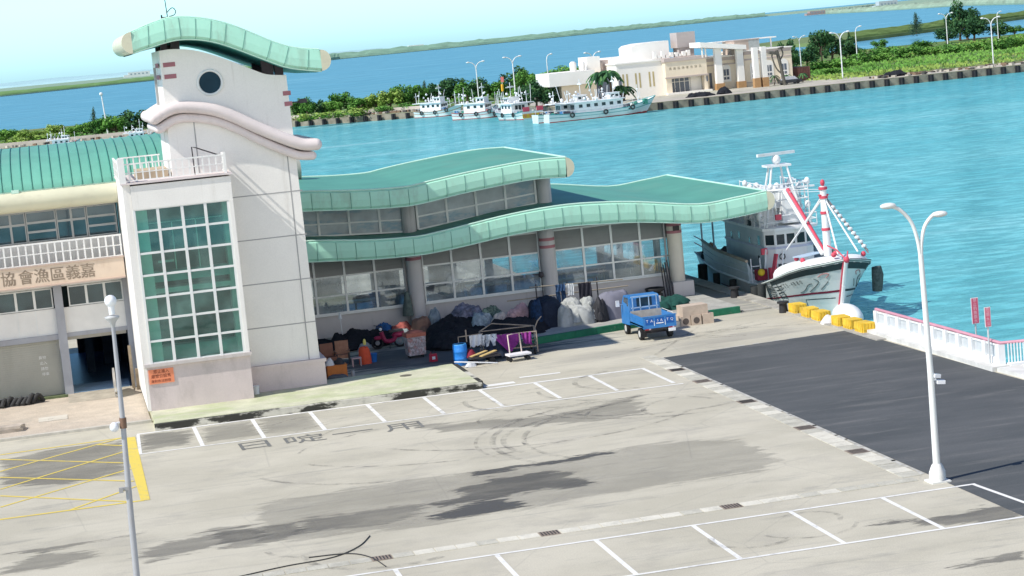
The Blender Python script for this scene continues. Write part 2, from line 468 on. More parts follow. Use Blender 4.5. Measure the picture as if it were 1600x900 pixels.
# pale worn rim where the new asphalt stops
e = MB()
rnd = random.Random(3)
y = 52.3
while y < 76.8:
    l = rnd.uniform(0.2, 0.9)
    wd = rnd.uniform(0.03, 0.14)
    e.sheet([(22.42-wd, y), (22.47, y), (22.47, y+l), (22.42-wd*rnd.uniform(.5, 1), y+l)], 0.0075)
    y += l*rnd.uniform(0.75, 1.1)
for i in range(26):
    x = 22.6+i*0.31; yy = 77.02+i*0.31*0.093
    wd = rnd.uniform(0.05, 0.2)
    if rnd.random() < 0.75: e.sheet([(x, yy), (x+0.3, yy+.028), (x+0.3, yy+.028+wd), (x, yy+wd*.8)], 0.0075)
struct('asphalt_edge', e, mat('chalky_edge', (0.5, 0.49, 0.44), 0.95, 0.3, 4))

# drain channels
d = MB()
rnd = random.Random(11)
x = 2.4
gr_x = (7.0, 11.45, 16.55)
while x < 21.9:
    wd = 0.56
    grate = any(abs(x + wd/2 - q) < 0.3 for q in gr_x)
    pale = 0 if (8 < x < 19.5 and rnd.random() < 0.85) else 2
    d.box(x, x+wd-0.03, 51.62, 52.08, 0.001, 0.012 + rnd.uniform(0, .006), 1 if grate else pale)
    if grate:
        for k in range(6): d.box(x+0.04+k*0.085, x+0.075+k*0.085, 51.66, 52.04, 0.013, 0.021, 3)
    x += wd
y = 52.2
gr_y = (56.0, 60.7, 65.9, 70.6, 73.6)
while y < 77.4:
    grate = any(abs(y + .3 - q) < 0.31 for q in gr_y)
    d.box(21.75, 22.33, y, y+0.58, 0.001, 0.011 + rnd.uniform(0, .007), 1 if grate else (0 if rnd.random() < .3 else 2))
    if grate:
        for k in range(6): d.box(21.8, 22.28, y+0.05+k*.085, y+0.085+k*.085, 0.013, 0.021, 3)
    y += 0.61
struct('drain_channel', d, [M_slab, M_rust, mat('worn_drain_slab', (0.50, 0.48, 0.40), .9, .25, 2, fine=.1), M_dark])

# oil, tar and damp stains: thin films with ragged edges
STAINS = [
([(11.11, 60.43), (11.45, 60.78), (12.66, 61.09), (13.35, 60.78), (14.54, 60.91), (15.42, 61.3), (16.07, 61.1), (15.83, 60.55), (15.23, 60.6), (14.59, 60.24), (13.82, 60.21), (12.86, 60.33), (12.06, 60.12), (11.29, 60.02)], 0.75) ,
([(10.39, 58.48), (10.8, 59.11), (11.62, 59.47), (12.66, 59.48), (13.38, 59.34), (14.24, 58.89), (13.88, 58.38), (14.25, 57.53), (14.45, 56.93), (13.76, 56.78), (12.79, 56.93), (12.06, 56.91), (11.31, 56.74), (10.44, 56.66), (9.61, 56.72), (9.42, 57.2), (9.89, 57.4), (10.29, 57.65)], 0.60) ,
([(9.47, 55.98), (10.44, 56.66), (11.3, 56.68), (11.79, 56.05), (11.89, 55.29), (11.34, 55.01), (10.47, 55.12), (9.84, 55.06), (9.09, 55.42), (8.71, 55.58)], 0.85) ,
([(4.92, 60.56), (6.24, 60.72), (7.36, 60.86), (8.49, 60.99), (9.54, 61.0), (10.89, 61.0), (12.98, 60.85), (16.16, 61.16), (17.76, 61.23), (19.82, 60.27), (19.84, 56.45), (18.82, 55.28), (15.15, 55.4), (13.79, 55.32), (11.79, 54.86), (9.84, 54.74), (8.78, 54.51), (7.76, 54.82), (6.19, 55.01), (4.89, 55.27), (4.25, 55.39)], 0.22) ,
([(5.75, 57.89), (7.23, 57.53), (8.95, 57.71), (9.34, 56.75), (8.6, 55.75), (7.58, 55.33), (6.29, 55.73), (5.52, 56.08)], 0.30) ,
([(3.17, 58.33), (4.49, 57.75), (5.54, 57.36), (5.72, 56.59), (4.93, 55.55), (4.2, 54.97), (3.26, 55.44)], 0.35) ,
([(11.21, 70.41), (12.36, 69.2), (14.0, 68.89), (15.54, 68.13), (19.41, 69.83), (18.37, 66.3), (16.72, 66.12), (15.17, 66.64), (13.62, 67.15), (11.77, 67.9), (11.08, 69.21)], 0.32) ,
([(-2.62, 58.51), (-1.62, 58.81), (0.21, 58.56), (1.19, 58.9), (1.55, 58.94), (1.18, 58.76), (-0.09, 58.48), (-1.45, 58.15)], 0.38) ,
([(-2.59, 56.8), (-1.56, 57.96), (0.01, 57.46), (0.16, 56.83), (-0.88, 56.21), (-2.24, 56.08), (-2.58, 56.17)], 0.38) ,
([(1.06, 56.24), (1.82, 57.35), (4.18, 57.73), (4.77, 57.04), (4.5, 56.11), (2.52, 55.54), (1.35, 55.03)], 0.38) ,
([(18.97, 47.87), (20.07, 47.85), (21.24, 47.79), (22.21, 48.03), (23.11, 47.7), (22.44, 46.36), (21.55, 46.39), (20.47, 46.84), (19.77, 47.46)], 0.55) ,
([(18.75, 43.22), (19.85, 43.5), (21.0, 43.5), (20.71, 42.93), (19.58, 42.93)], 0.50) ,
([(2.0, 75.11), (3.9, 74.75), (3.68, 71.75), (2.8, 71.79), (1.9, 71.42)], 0.42) ,
([(4.22, 74.96), (6.11, 75.11), (6.15, 71.78), (4.14, 71.83)], 0.28) ,
([(6.28, 75.22), (8.23, 75.08), (8.25, 71.68), (6.29, 71.67)], 0.25) ,
([(-2.89, 73.62), (-1.04, 74.79), (1.43, 74.19), (1.32, 68.05), (-0.75, 67.71), (-2.8, 68.84)], 0.40) ,
]

def film_material():
    m = bpy.data.materials.new('dirt_film'); N, L = nodes_of(m); b = N['Principled BSDF']
    b.inputs['Roughness'].default_value = 0.85; b.inputs['Specular IOR Level'].default_value = 0.2
    pos = N.new('ShaderNodeNewGeometry').outputs['Position']
    n1 = noise_node(N, L, pos, 1.0, (0.5, 2.6, 1), 12, 0.74)
    n2 = noise_node(N, L, pos, 0.5, (0.6, 1.6, 1), 5, 0.6)
    n3 = noise_node(N, L, pos, 22, (1, 1, 1), 3, 0.7)
    e = N.new('ShaderNodeAttribute'); e.attribute_name = 'inside'
    g_ = N.new('ShaderNodeAttribute'); g_.attribute_name = 'strength'
    a = N.new('ShaderNodeMath'); a.operation = 'MULTIPLY_ADD'; a.inputs[1].default_value = 2.8
    L.new(n1, a.inputs[0]); L.new(e.outputs['Fac'], a.inputs[2])
    k = ramp(N, L, a.outputs[0], 1.78, 2.0, 0.0, 1.0)
    k = mul(N, L, k, g_.outputs['Fac']); k = mul(N, L, k, ramp(N, L, n2, 0.3, 0.6, 0.65, 1.0))
    L.new(k, b.inputs['Alpha'])
    L.new(mixc(N, L, 1.0, mixc(N, L, n2, (0.085, 0.088, 0.09), (0.13, 0.13, 0.125)), ramp(N, L, n3, .3, .7, .75, 1.25, False), 'MULTIPLY'), b.inputs['Base Color'])
    return m
def seg_d(px_, py_, a, b):
    vx, vy = b[0]-a[0], b[1]-a[1]; t = max(0, min(1, ((px_-a[0])*vx+(py_-a[1])*vy)/(vx*vx+vy*vy+1e-9)))
    return math.hypot(px_-a[0]-t*vx, py_-a[1]-t*vy)
def in_poly(x, y, P_):
    c = False
    for (x0, y0), (x1, y1) in zip(P_, P_[1:]+P_[:1]):
        if (y0 > y) != (y1 > y) and x < (x1-x0)*(y-y0)/(y1-y0)+x0: c = not c
    return c
fm_ = MB(); ins = []; stg = []
for si, (P_, al) in enumerate(STAINS):
    xs_ = [q_[0] for q_ in P_]; ys_ = [q_[1] for q_ in P_]; st_ = .2
    x0, x1, y0, y1 = min(xs_)-.5, max(xs_)+.5, min(ys_)-.5, max(ys_)+.5
    nx, ny = int((x1-x0)/st_)+1, int((y1-y0)/st_)+1
    sc_ = min(.6, .22*min(x1-x0, y1-y0))
    V = {}; 
    def sd_(i, j):
        if (i, j) not in V:
            x, y = x0+i*st_, y0+j*st_
            d = min(seg_d(x, y, a, b) for a, b in zip(P_, P_[1:]+P_[:1]))
            V[(i, j)] = d if in_poly(x, y, P_) else -d
        return V[(i, j)]
    idx = {}
    for i in range(nx):
        for j in range(ny):
            c4 = [(i, j), (i+1, j), (i+1, j+1), (i, j+1)]
            if max(sd_(*c) for c in c4) < -.3: continue
            f_ = []
            for c in c4:
                if c not in idx:
                    idx[c] = len(fm_.v); fm_.v.append((x0+c[0]*st_, y0+c[1]*st_, .0012+.00016*si)); ins.append(max(0, min(1, .42+.58*sd_(*c)/sc_))); stg.append(al)
                f_.append(idx[c])
            fm_.f.append(f_); fm_.m.append(0); fm_.s.append(False)
fo = struct('ground_stain', fm_, film_material())
for nm_, vals in (('inside', ins), ('strength', stg)):
    at_ = fo.data.attributes.new(nm_, 'FLOAT', 'POINT'); at_.data.foreach_set('value', vals)

# parking bay lines
p = MB()
def line(x0, y0, x1, y1, wd, z=0.008, m=0, mb=None):
    d_ = Vector((x1-x0, y1-y0, 0)).normalized(); n_ = Vector((-d_.y, d_.x, 0))*wd/2
    (mb or p).add([(x0-n_.x, y0-n_.y, z), (x1-n_.x, y1-n_.y, z), (x1+n_.x, y1+n_.y, z), (x0+n_.x, y0+n_.y, z)], [(0, 1, 2, 3)], m)
line(1.95, 75.3, 21.0, 75.12, 0.2); line(1.85, 71.25, 21.35, 70.85, 0.13)
line(1.98, 75.2, 1.88, 71.25, 0.12, 0.0085)
for i in range(9):
    X = 4.0 + 2.135*i
    line(X, 75.2, X+0.02, 71.2, 0.15, 0.0085)
line(4.5, 50.52, 23.05, 50.38, 0.13); line(4.5, 46.72, 24.6, 46.42, 0.13)
for X in (7.26, 9.88, 12.5, 15.12, 17.78, 20.37):
    line(X, 50.45, X-0.02, 46.55, 0.13, 0.0085)
line(22.98, 50.38, 23.25, 46.45, 0.12, 0.0085)
line(4.5, 46.75, 4.5, 50.5, 0.13, 0.0085)
p.sheet([(14.9, 75.6), (16.2, 75.6), (16.2, 76.05), (14.9, 76.05)], 0.0085); p.sheet([(16.6, 76.6), (18.2, 76.5), (18.2, 76.75), (16.6, 76.85)], 0.0085)
struct('parking_marking', p, M_white_paint)
h = MB()
def ext(a, b, k, zz, wd):
    a, b = Vector(a), Vector(b); a2 = a - (b-a)*k
    line(a2.x, a2.y, b.x, b.y, wd, zz, mb=h)
ext((-2.91, 74.79), (1.45, 74.99), 1.5, .0080, .13); ext((-2.71, 63.47), (1.61, 63.36), 1.5, .0081, .15)
for a_, b_ in (((-2.85, 71.51), (1.3, 74.94)), ((-2.79, 68.29), (1.57, 72.36)), ((-2.74, 65.34), (1.64, 68.98)), ((-.61, 63.45), (1.49, 65.72))): ext(a_, b_, 0, .0088, .11)
for a_, b_ in (((-2.89, 73.88), (1.56, 69.75)), ((-2.83, 70.44), (1.45, 66.6)), ((-2.77, 67.2), (1.13, 63.5)), ((.52, 74.23), (1.54, 73.17))): ext(a_, b_, 0, .0094, .11)
h.sheet([(1.42, 74.9), (1.86, 74.85), (1.80, 63.3), (1.52, 63.35)], 0.0100)
struct('yellow_hatching', h, M_yellow_paint)

# blacked-out lettering on the lot
t = MB()
for ch, X, Y_, rot in (('日', 5.7, 70.0, .03), ('啶', 7.4, 69.9, .02), ('一', 9.1, 69.95, .02), ('用', 10.9, 69.75, 0.0)):
    t.text(ch, (X, Y_, 0.0095), (math.cos(rot), math.sin(rot), 0), (-math.sin(rot), math.cos(rot), 0), 1.55)
struct('faded_lettering', t, mat('blacked_out_paint', (0.19, 0.19, 0.175), 0.95, 0.35, 3))

# tyre marks: thin arcs of rubber
def rubber_material():
    m = bpy.data.materials.new('tyre_rubber_mark'); N, L = nodes_of(m); b = N['Principled BSDF']
    b.inputs['Roughness'].default_value = 0.9; b.inputs['Base Color'].default_value = (0.1, 0.1, 0.1, 1)
    pos = N.new('ShaderNodeNewGeometry').outputs['Position']
    n = noise_node(N, L, pos, 1.5, (1, 1, 1), 8, 0.75)
    L.new(ramp(N, L, n, 0.40, 0.70, 0.0, 0.40), b.inputs['Alpha']); return m
tm = MB()
def arc(cx, cy, r, a0, a1, wd=0.16, ry=1.0, z=0.011):
    n = 26
    A = []; B = []
    for i in range(n+1):
        q = R(a0 + (a1-a0)*i/n)
        A.append((cx + (r-wd/2)*math.cos(q), cy + (r-wd/2)*math.sin(q)*ry, z)); B.append((cx + (r+wd/2)*math.cos(q), cy + (r+wd/2)*math.sin(q)*ry, z))
    tm.loft(A, B)
rnd = random.Random(5)
for cx, cy, r, a0, a1 in ((19, 63.5, 5.2, 100, 215), (19.2, 63.6, 6.4, 105, 205), (17.2, 64.0, 4.0, 95, 200), (17.4, 64, 5.1, 110, 200),
                          (20, 70, 4.2, 200, 300), (20.5, 70.5, 5.4, 195, 290), (15, 70, 6.5, 215, 320), (12, 69, 6.2, 215, 300),
                          (18, 72.5, 3.4, 180, 270), (19.5, 72.5, 3.1, 170, 265), (16.2, 72.3, 2.6, 160, 260), (20.2, 73.4, 2.2, 100, 260),
                          (16, 48.4, 1.0, 150, 330), (17.6, 48.8, 1.3, 200, 340), (17.9, 49.3, 0.8, -40, 130),
                          (7.5, 53.0, 2.2, 170, 300), (6.0, 54.6, 1.6, 190, 300), (10, 66, 5, 200, 260), (19, 66.5, 2.4, 20, 170), (20.6, 66.4, 2.0, 40, 200)):
    arc(cx, cy, r, a0, a1, rnd.uniform(.12, .22), 1.0, 0.011 + rnd.uniform(0, .002))
for k in range(16):
    x0 = rnd.uniform(13, 20); y0 = rnd.uniform(64, 74)
    arc(x0, y0, rnd.uniform(3, 9), rnd.uniform(60, 130), rnd.uniform(135, 190), 0.1, 0.5, 0.0135 + k*0.0002)
for k in range(10):
    line(rnd.uniform(20, 26), 76+rnd.uniform(1, 7), rnd.uniform(24, 30), 77+rnd.uniform(1, 7), 0.14, 0.017+k*0.0002, mb=tm)
struct('tyre_marks', tm, rubber_material())
# black skid marks near the front drain, modelled as thin tubes
sm = MB()
sm.tube(smooth_curve([(3.0, 51.9, .02), (3.84, 52.18, .02), (4.78, 52.45, .02), (5.97, 52.63, .02), (6.77, 53.4, .02), (7.24, 54.43, .02)], 6), 0.015, 6)
sm.tube(smooth_curve([(5.39, 53.0, .02), (6.42, 52.79, .02), (6.89, 52.03, .02), (7.09, 50.88, .02)], 6), 0.015, 6)
tag(sm.build('skid_mark', mat('skid_mark_black', (0.05, 0.05, 0.05), .8)), 'thin black skid mark curling across the front drain in the lot', 'hose')

# raised walkway of mossy concrete in front of the tower
k = MB()
k.slab([(2.66, 75.7), (14.75, 75.55), (14.75, 80.7), (9.7, 80.7), (9.4, 84.5), (2.66, 84.5)], 0.0, 0.25)
walk = struct('walkway', k, M_moss)
k = MB(); k.slab([(2.62, 75.45), (14.85, 75.35), (14.85, 75.62), (2.62, 75.72)], 0.0, 0.235); k.box(14.7, 14.95, 75.66, 80.6, 0, 0.24)
struct('walkway_kerb', k, M_kerbface)
# brick forecourt by the left wing, with ramp
k = MB()
k.slab([(-30, 78.0), (2.58, 77.75), (2.58, 86.55), (-30, 86.55)], 0.0, 0.07)
struct('forecourt', k, M_brick)
k = MB(); k.slab([(-30, 77.72), (2.6, 77.47), (2.6, 77.72), (-30, 77.97)], 0, 0.10)
struct('forecourt_kerb', k, mat('pale_kerb', (0.52, 0.49, 0.42), .9, .25, 2))
k = MB()
k.add([(-.35, 84.3, .075), (2.3, 84.3, .075), (2.3, 86.5, .16), (-.35, 86.5, .16)], [(0, 1, 2, 3)])
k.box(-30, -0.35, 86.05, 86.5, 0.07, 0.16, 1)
struct('door_ramp', k, [mat('shaded_ramp', (0.40, 0.36, 0.29), .9, .25, 2), mat('dark_wall_foot', (0.13, 0.16, 0.08), .95, .3, 3)])  # rear shade painted into the ramp colour; dark strip along the wall foot
# raised apron along the market hall with green painted kerb
k = MB(); k.slab([(9.0, 91.9), (17.2, 91.9), (17.2, 84.3), (24.0, 85.9), (28.9, 86.4), (28.9, 106), (9.0, 106)], 0.0, 0.27)
struct('hall_apron', k, mat('apron_concrete', (0.40, 0.39, 0.35), .9, .25, 1.5, fine=.08))
k = MB()
for q in range(12):
    xa = 17.1 + q*0.98; ya = 84.05 + (xa-17.1)*0.232 if xa < 24 else 85.65 + (xa-24)*0.1
    xb = xa + 0.97; yb = 84.05 + (xb-17.1)*0.232 if xb < 24 else 85.65 + (xb-24)*0.1
    k.slab([(xa, ya), (xb, yb), (xb, yb+.22), (xa, ya+.22)], 0, 0.285)
struct('green_kerb', k, mat('green_kerb_paint', (0.02, 0.17, 0.09), .7, .3, 2, stain=(.35, .35, .3), stain_amt=.6, stain_scale=(1.5, 1.5, 1.5), stain_lo=.58, stain_hi=.7))
# quay coping beside the boat
k = MB(); k.box(30.35, 31.16, 74.4, 108.9, 0.0, 0.05); k.box(28.95, 30.3, 86.2, 86.5, 0.0, .06)
struct('quay_coping', k, M_conc)
# white ledge beneath the harbour fence
k = MB(); k.slab([(30.75, 65.2), (31.5, 65.2), (31.5, 76.4), (30.75, 76.4)], 0.0, 0.16); k.slab([(31.0, 62.4), (33.0, 58.6), (40, 52.2), (48, 47), (60, 47), (60, 65.1), (31.5, 65.15), (30.9, 65.15)], 0.0, 0.14)
struct('promenade', k, mat('white_promenade', (0.66, 0.65, 0.61), .85, .15, 2, stain=(.4, .39, .36), stain_amt=.4))

# ------------------------------------------------------------------ water
def water_material(name, c_lo, c_hi, sx, sy, gloss_rough, bump, refl, streak=0.3, wind_patch=0.0):
    m = bpy.data.materials.new(name); N, L = nodes_of(m); N.remove(N['Principled BSDF'])
    o = N['Material Output']
    pos = N.new('ShaderNodeNewGeometry').outputs['Position']
    n1 = noise_node(N, L, pos, 1.0, (sx, sy, 1), 5, 0.6)
    n2 = noise_node(N, L, pos, 0.02, (0.5, 2.5, 1), 6, 0.6)
    n3 = noise_node(N, L, pos, 3.1, (sx, sy, 1), 4, 0.55)
    c = mixc(N, L, ramp(N, L, n2, 0.35, 0.7, 0, 1), c_lo, c_hi)
    c = mixc(N, L, ramp(N, L, n1, 0.44, 0.62, streak, 0), c, tuple(v*0.55 for v in c_lo))  # shade of the wave troughs painted into the water colour
    if wind_patch > 0:
        c = mixc(N, L, ramp(N, L, n2, 0.60, 0.70, 0, wind_patch), c, (0.45, 0.72, 0.78))  # pale wind patches mixed into the water colour
    bp = N.new('ShaderNodeBump'); bp.inputs['Strength'].default_value = bump; bp.inputs['Distance'].default_value = 0.35
    ad = N.new('ShaderNodeMath'); ad.operation = 'MULTIPLY_ADD'; ad.inputs[1].default_value = 0.45
    L.new(n3, ad.inputs[0]); L.new(n1, ad.inputs[2]); L.new(ad.outputs[0], bp.inputs['Height'])
    di = N.new('ShaderNodeBsdfDiffuse'); L.new(c, di.inputs['Color']); L.new(bp.outputs[0], di.inputs['Normal'])
    gl = N.new('ShaderNodeBsdfGlossy'); gl.inputs['Roughness'].default_value = gloss_rough
    gl.inputs['Color'].default_value = (0.62, 0.9, 1.0, 1)
    L.new(bp.outputs[0], gl.inputs['Normal'])
    fr = N.new('ShaderNodeFresnel'); fr.inputs['IOR'].default_value = 1.33; L.new(bp.outputs[0], fr.inputs['Normal'])
    ms = N.new('ShaderNodeMixShader'); L.new(mul(N, L, fr.outputs[0], refl), ms.inputs['Fac'])
    L.new(di.outputs[0], ms.inputs[1]); L.new(gl.outputs[0], ms.inputs[2]); L.new(ms.outputs[0], o.inputs['Surface'])
    return m
k = MB(); k.sheet([(-600, -40), (900, -40), (900, 460), (-600, 460)], -1.0)
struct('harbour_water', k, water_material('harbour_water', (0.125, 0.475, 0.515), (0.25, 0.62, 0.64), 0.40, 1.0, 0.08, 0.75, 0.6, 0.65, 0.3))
k = MB(); k.sheet([(-20000, 460), (20000, 460), (20000, 45000), (-20000, 45000)], -1.0)
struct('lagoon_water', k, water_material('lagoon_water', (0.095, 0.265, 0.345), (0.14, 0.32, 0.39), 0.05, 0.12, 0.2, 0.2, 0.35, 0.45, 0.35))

# ------------------------------------------------------------------ far bank
M_bank = mat('grassy_bank', (0.11, 0.20, 0.045), .95, .35, .12, stain=(.27, .25, .10), stain_amt=.75, stain_scale=(.035, .07, 1), stain_lo=.5, stain_hi=.62)
M_quaytop = mat('pale_quay_top', (0.47, 0.43, 0.36), .9, .15, .4)
M_quaywall = mat('old_quay_wall', (0.30, 0.26, 0.20), .95, .3, .8, stain=(.10, .09, .08), stain_amt=.8, stain_scale=(.7, .7, 1.5))
FRONT = [(-400, 480), (-10, 432), (49, 421), (72, 399.5), (77, 396), (86, 392), (86, 322), (420, 322)]
k = MB(); k.slab(FRONT + [(420, 540), (150, 545), (60, 548), (-14, 590), (-400, 640)], -2.5, 0.25)
struct('far_bank', k, M_bank)
k = MB()
F2 = [(-400, 484), (-10, 436), (49.5, 424.5), (74, 403), (79, 400), (90, 396), (90, 331), (420, 331)]
for (a0, a1), (b0, b1) in zip(zip(FRONT, FRONT[1:]), zip(F2, F2[1:])):
    k.add([(*a0, .256), (*a1, .256), (*b1, .256), (*b0, .256)], [(0, 1, 2, 3)])
    n_ = Vector((a1[1]-a0[1], -(a1[0]-a0[0]), 0)).normalized()*0.06
    k.add([(a0[0]+n_.x, a0[1]+n_.y, -2.5), (a1[0]+n_.x, a1[1]+n_.y, -2.5), (a1[0]+n_.x, a1[1]+n_.y, .2), (a0[0]+n_.x, a0[1]+n_.y, .2)], [(0, 1, 2, 3)], 1)
struct('far_quay', k, [M_quaytop, M_quaywall])
k = MB(); k.slab([(90, 331), (140, 331), (140, 372), (90, 372)], .25, .27); k.slab([(90, 372), (98, 372), (98, 415), (90, 415)], .25, .268)
k.slab([(140, 333), (400, 334.5), (400, 337.5), (140, 336)], .25, .28, 1)
struct('far_yard', k, [mat('far_yard_concrete', (0.47, 0.44, 0.36), .9, .25, .3, stain=(.2, .28, .1), stain_amt=.6, stain_scale=(.15, .3, 1)), mat('quay_timber', (.25, .17, .11), .9, .35, .5)])
rnd = random.Random(21)
k = MB()
for i in range(90):
    X = rnd.uniform(136, 172); Y_ = 322.8 + rnd.random()*8
    k.obox((X, Y_, .42), (rnd.uniform(.3, 1.2), rnd.uniform(.3, .8), rnd.uniform(.2, .5)), rnd.random()*3, rnd.randrange(3))
for i in range(120):
    u = rnd.random(); X = 49 + 24*u; Y_ = 421.5 - 22*u + rnd.random()*2
    k.obox((X, Y_, .45), (rnd.uniform(.3, 1.0), .5, rnd.uniform(.2, .6)), rnd.random()*3, rnd.randrange(3))
for i in range(60):
    u = rnd.random(); X = -12 + 60*u; Y_ = 433 - 11*u + rnd.random()*2
    k.obox((X, Y_, .45), (rnd.uniform(.3, 1.4), .5, rnd.uniform(.2, .6)), rnd.random()*3, rnd.randrange(3))
tag(k.build('quay_rubble', [mat('rubble_pale', (.5, .46, .38), .9), mat('rubble_brown', (.22, .15, .1), .9), mat('rubble_dark', (.08, .075, .07), .9)]), kind='stuff')
fd = MB(); fd.box(-.42, .42, -.35, 0, -1.3, .15); fd.cyl((0, -.36, -1.2), (0, -.36, .1), .26, n=8)
fend = fd.build('quay_fender', mat('black_rubber', (.025, .025, .028), .8), origin=(0, 0, 0)); fend.location = (86.6, 321.9, 0)
tag(fend, 'black rubber fender on the far quay wall below the buildings', 'fender', 'black fenders along the far quay walls')
n_f = 0
for i in range(1, 35):
    copy_tree(fend, (86.6 + 2.62*i, 321.9, 0), 0)
for i in range(9):
    u = i/8.6; c_ = copy_tree(fend, (50 + 21.0*u, 420.0 - 20.2*u - .2, 0), -.75, 'black rubber fender on the far quay wall left of the moored boats')

# lagoon strip island, far shores
k = MB(); k.slab([(280, 700), (294, 724), (333, 757), (393, 821), (433, 862), (700, 1100), (700, 1300), (500, 1010), (415, 940), (374, 915), (330, 880), (270, 800)], -2, .2)
struct('lagoon_islet', k, mat('islet_scrub', (.16, .22, .08), .95, .4, .05))
FAR = [(-2500, 2300), (-900, 2450), (-48, 2610), (156, 2945), (400, 3700), (650, 4558), (1000, 4950), (1710, 5806), (2396, 6612), (2350, 5600), (1462, 3751), (1239, 2991), (1048, 2243), (819, 1627), (900, 1300)]
k = MB(); k.slab(FAR + [(6000, 1500), (9000, 14000), (-6000, 14000), (-6000, 2500)], -2, .3)
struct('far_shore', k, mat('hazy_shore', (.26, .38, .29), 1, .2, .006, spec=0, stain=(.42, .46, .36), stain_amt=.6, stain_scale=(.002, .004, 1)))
def belt(name, line_, depth, h, color, seed, step=24):
    pts = []
    for (a, b) in zip(line_, line_[1:]):
        n = max(1, int(math.dist(a, b)/step))
        for i in range(n): pts.append((a[0]+(b[0]-a[0])*i/n, a[1]+(b[1]-a[1])*i/n))
    rows = []
    for r_, (dd, hh) in enumerate(((0, 0), (.02, .35), (.12, .7), (.35, .9), (.7, 1), (1, .3))):
        row = []
        for i, (X, Y_) in enumerate(pts):
            D = math.hypot(X, Y_); s_ = 1 + dd*depth/D
            nz = mnoise.noise(Vector((i*.35, r_*2.1, seed)))*.5 + mnoise.noise(Vector((i*1.3, r_*4, seed)))*.45
            row.append((X*s_, Y_*s_, max(0, hh*h*(1 + nz*.55)) + .2))
        rows.append(row)
    mb = MB()
    for a, b in zip(rows, rows[1:]): mb.loft(a, b)
    return tag(mb.build(name, color), kind='stuff')
hz = lambda n, c, v=.25, s=.02: mat(n, c, 1, v, s, spec=0)  # distance haze painted into the base colour
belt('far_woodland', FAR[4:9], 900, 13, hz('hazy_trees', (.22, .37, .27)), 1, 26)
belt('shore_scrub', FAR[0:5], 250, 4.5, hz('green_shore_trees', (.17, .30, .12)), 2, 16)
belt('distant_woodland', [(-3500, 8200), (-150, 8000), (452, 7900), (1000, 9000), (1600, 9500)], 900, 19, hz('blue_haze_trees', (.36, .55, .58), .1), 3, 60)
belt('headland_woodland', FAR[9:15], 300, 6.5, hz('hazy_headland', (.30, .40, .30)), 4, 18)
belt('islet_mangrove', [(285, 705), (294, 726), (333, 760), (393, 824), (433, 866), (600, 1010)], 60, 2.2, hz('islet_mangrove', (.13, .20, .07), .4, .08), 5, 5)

# ------------------------------------------------------------------ shared building materials
M_wall = mat('white_wall_panel', (0.79, 0.765, 0.72), .7, .05, .6, stain=(0.44, 0.40, 0.34), stain_amt=.5, stain_scale=(2.4, 2.4, .16), stain_lo=.54, stain_hi=.78, fine=.03)
M_wall2 = mat('grey_render', (0.50, 0.48, 0.475), .8, .08, .8, stain=(0.27, 0.26, 0.25), stain_amt=.6, stain_scale=(2.2, 2.2, .18), stain_lo=.56, stain_hi=.74)
M_pink = mat('pinkish_plinth', (0.60, 0.52, 0.505), .85, .08, .9, stain=(0.40, 0.35, 0.33), stain_amt=.5, stain_scale=(1.2, 1.2, .5), fine=.04)
M_pinktrim = mat('pink_stone_trim', (0.70, 0.62, 0.60), .8, .08, 1.0, stain=(.45, .38, .36), stain_amt=.4, stain_scale=(1, 1, .6))
M_red = mat('dusky_red_tile', (0.36, 0.15, 0.17), .7, .15, 3)
M_mint = mat('mint_cladding', (0.40, 0.74, 0.58), .45, .06, .7, spec=.4, stain=(0.30, 0.47, 0.36), stain_amt=.6, stain_scale=(1.6, 1.6, .5), stain_lo=.48, stain_hi=.72)
M_minttrim = mat('pale_mint_trim', (0.55, 0.78, 0.66), .45, .08, 1)
M_seam = mat('cladding_seam', (0.17, 0.38, 0.31), .7, .1)
M_roof = mat('green_roof_sheet', (0.11, 0.335, 0.25), .55, .14, .5, spec=.3, stain=(0.17, 0.34, 0.25), stain_amt=.5, stain_scale=(.35, .15, 1))
M_under = mat('teal_soffit', (0.10, 0.40, 0.37), .6, .12, 1)
M_beige = mat('beige_eave_cladding', (0.64, 0.62, 0.46), .5, .07, .8, stain=(.48, .45, .34), stain_amt=.4, stain_scale=(.9, .9, 2))
M_joint = mat('panel_joint', (0.36, 0.355, 0.35), .9, .1)
M_frame = mat('white_window_frame', (0.72, 0.73, 0.71), .5, .06, 2)
M_rail = mat('white_railing_paint', (0.78, 0.77, 0.74), .6, .08, 2)
M_steel = mat('dark_steel', (0.05, 0.045, 0.05), .6, .2, 3)
M_ggreen = glass('green_glass', (0.42, 0.82, 0.72), .10, .8)
M_gdark = glass('dark_blue_glass', (0.25, 0.42, 0.52), .10, .55)
M_gclear = glass('hall_glass', (0.74, 0.84, 0.88), .18, .82, milk=.85)
M_gteal = glass('teal_glass', (0.30, 0.55, 0.60), .12, .6)
M_in = mat('interior_wall', (0.30, 0.32, 0.31), .9, .1)
M_inlight = mat('pale_interior', (0.72, 0.76, 0.70), .8, .05)
M_indark = mat('dark_interior', (0.05, 0.065, 0.07), .9, .2)

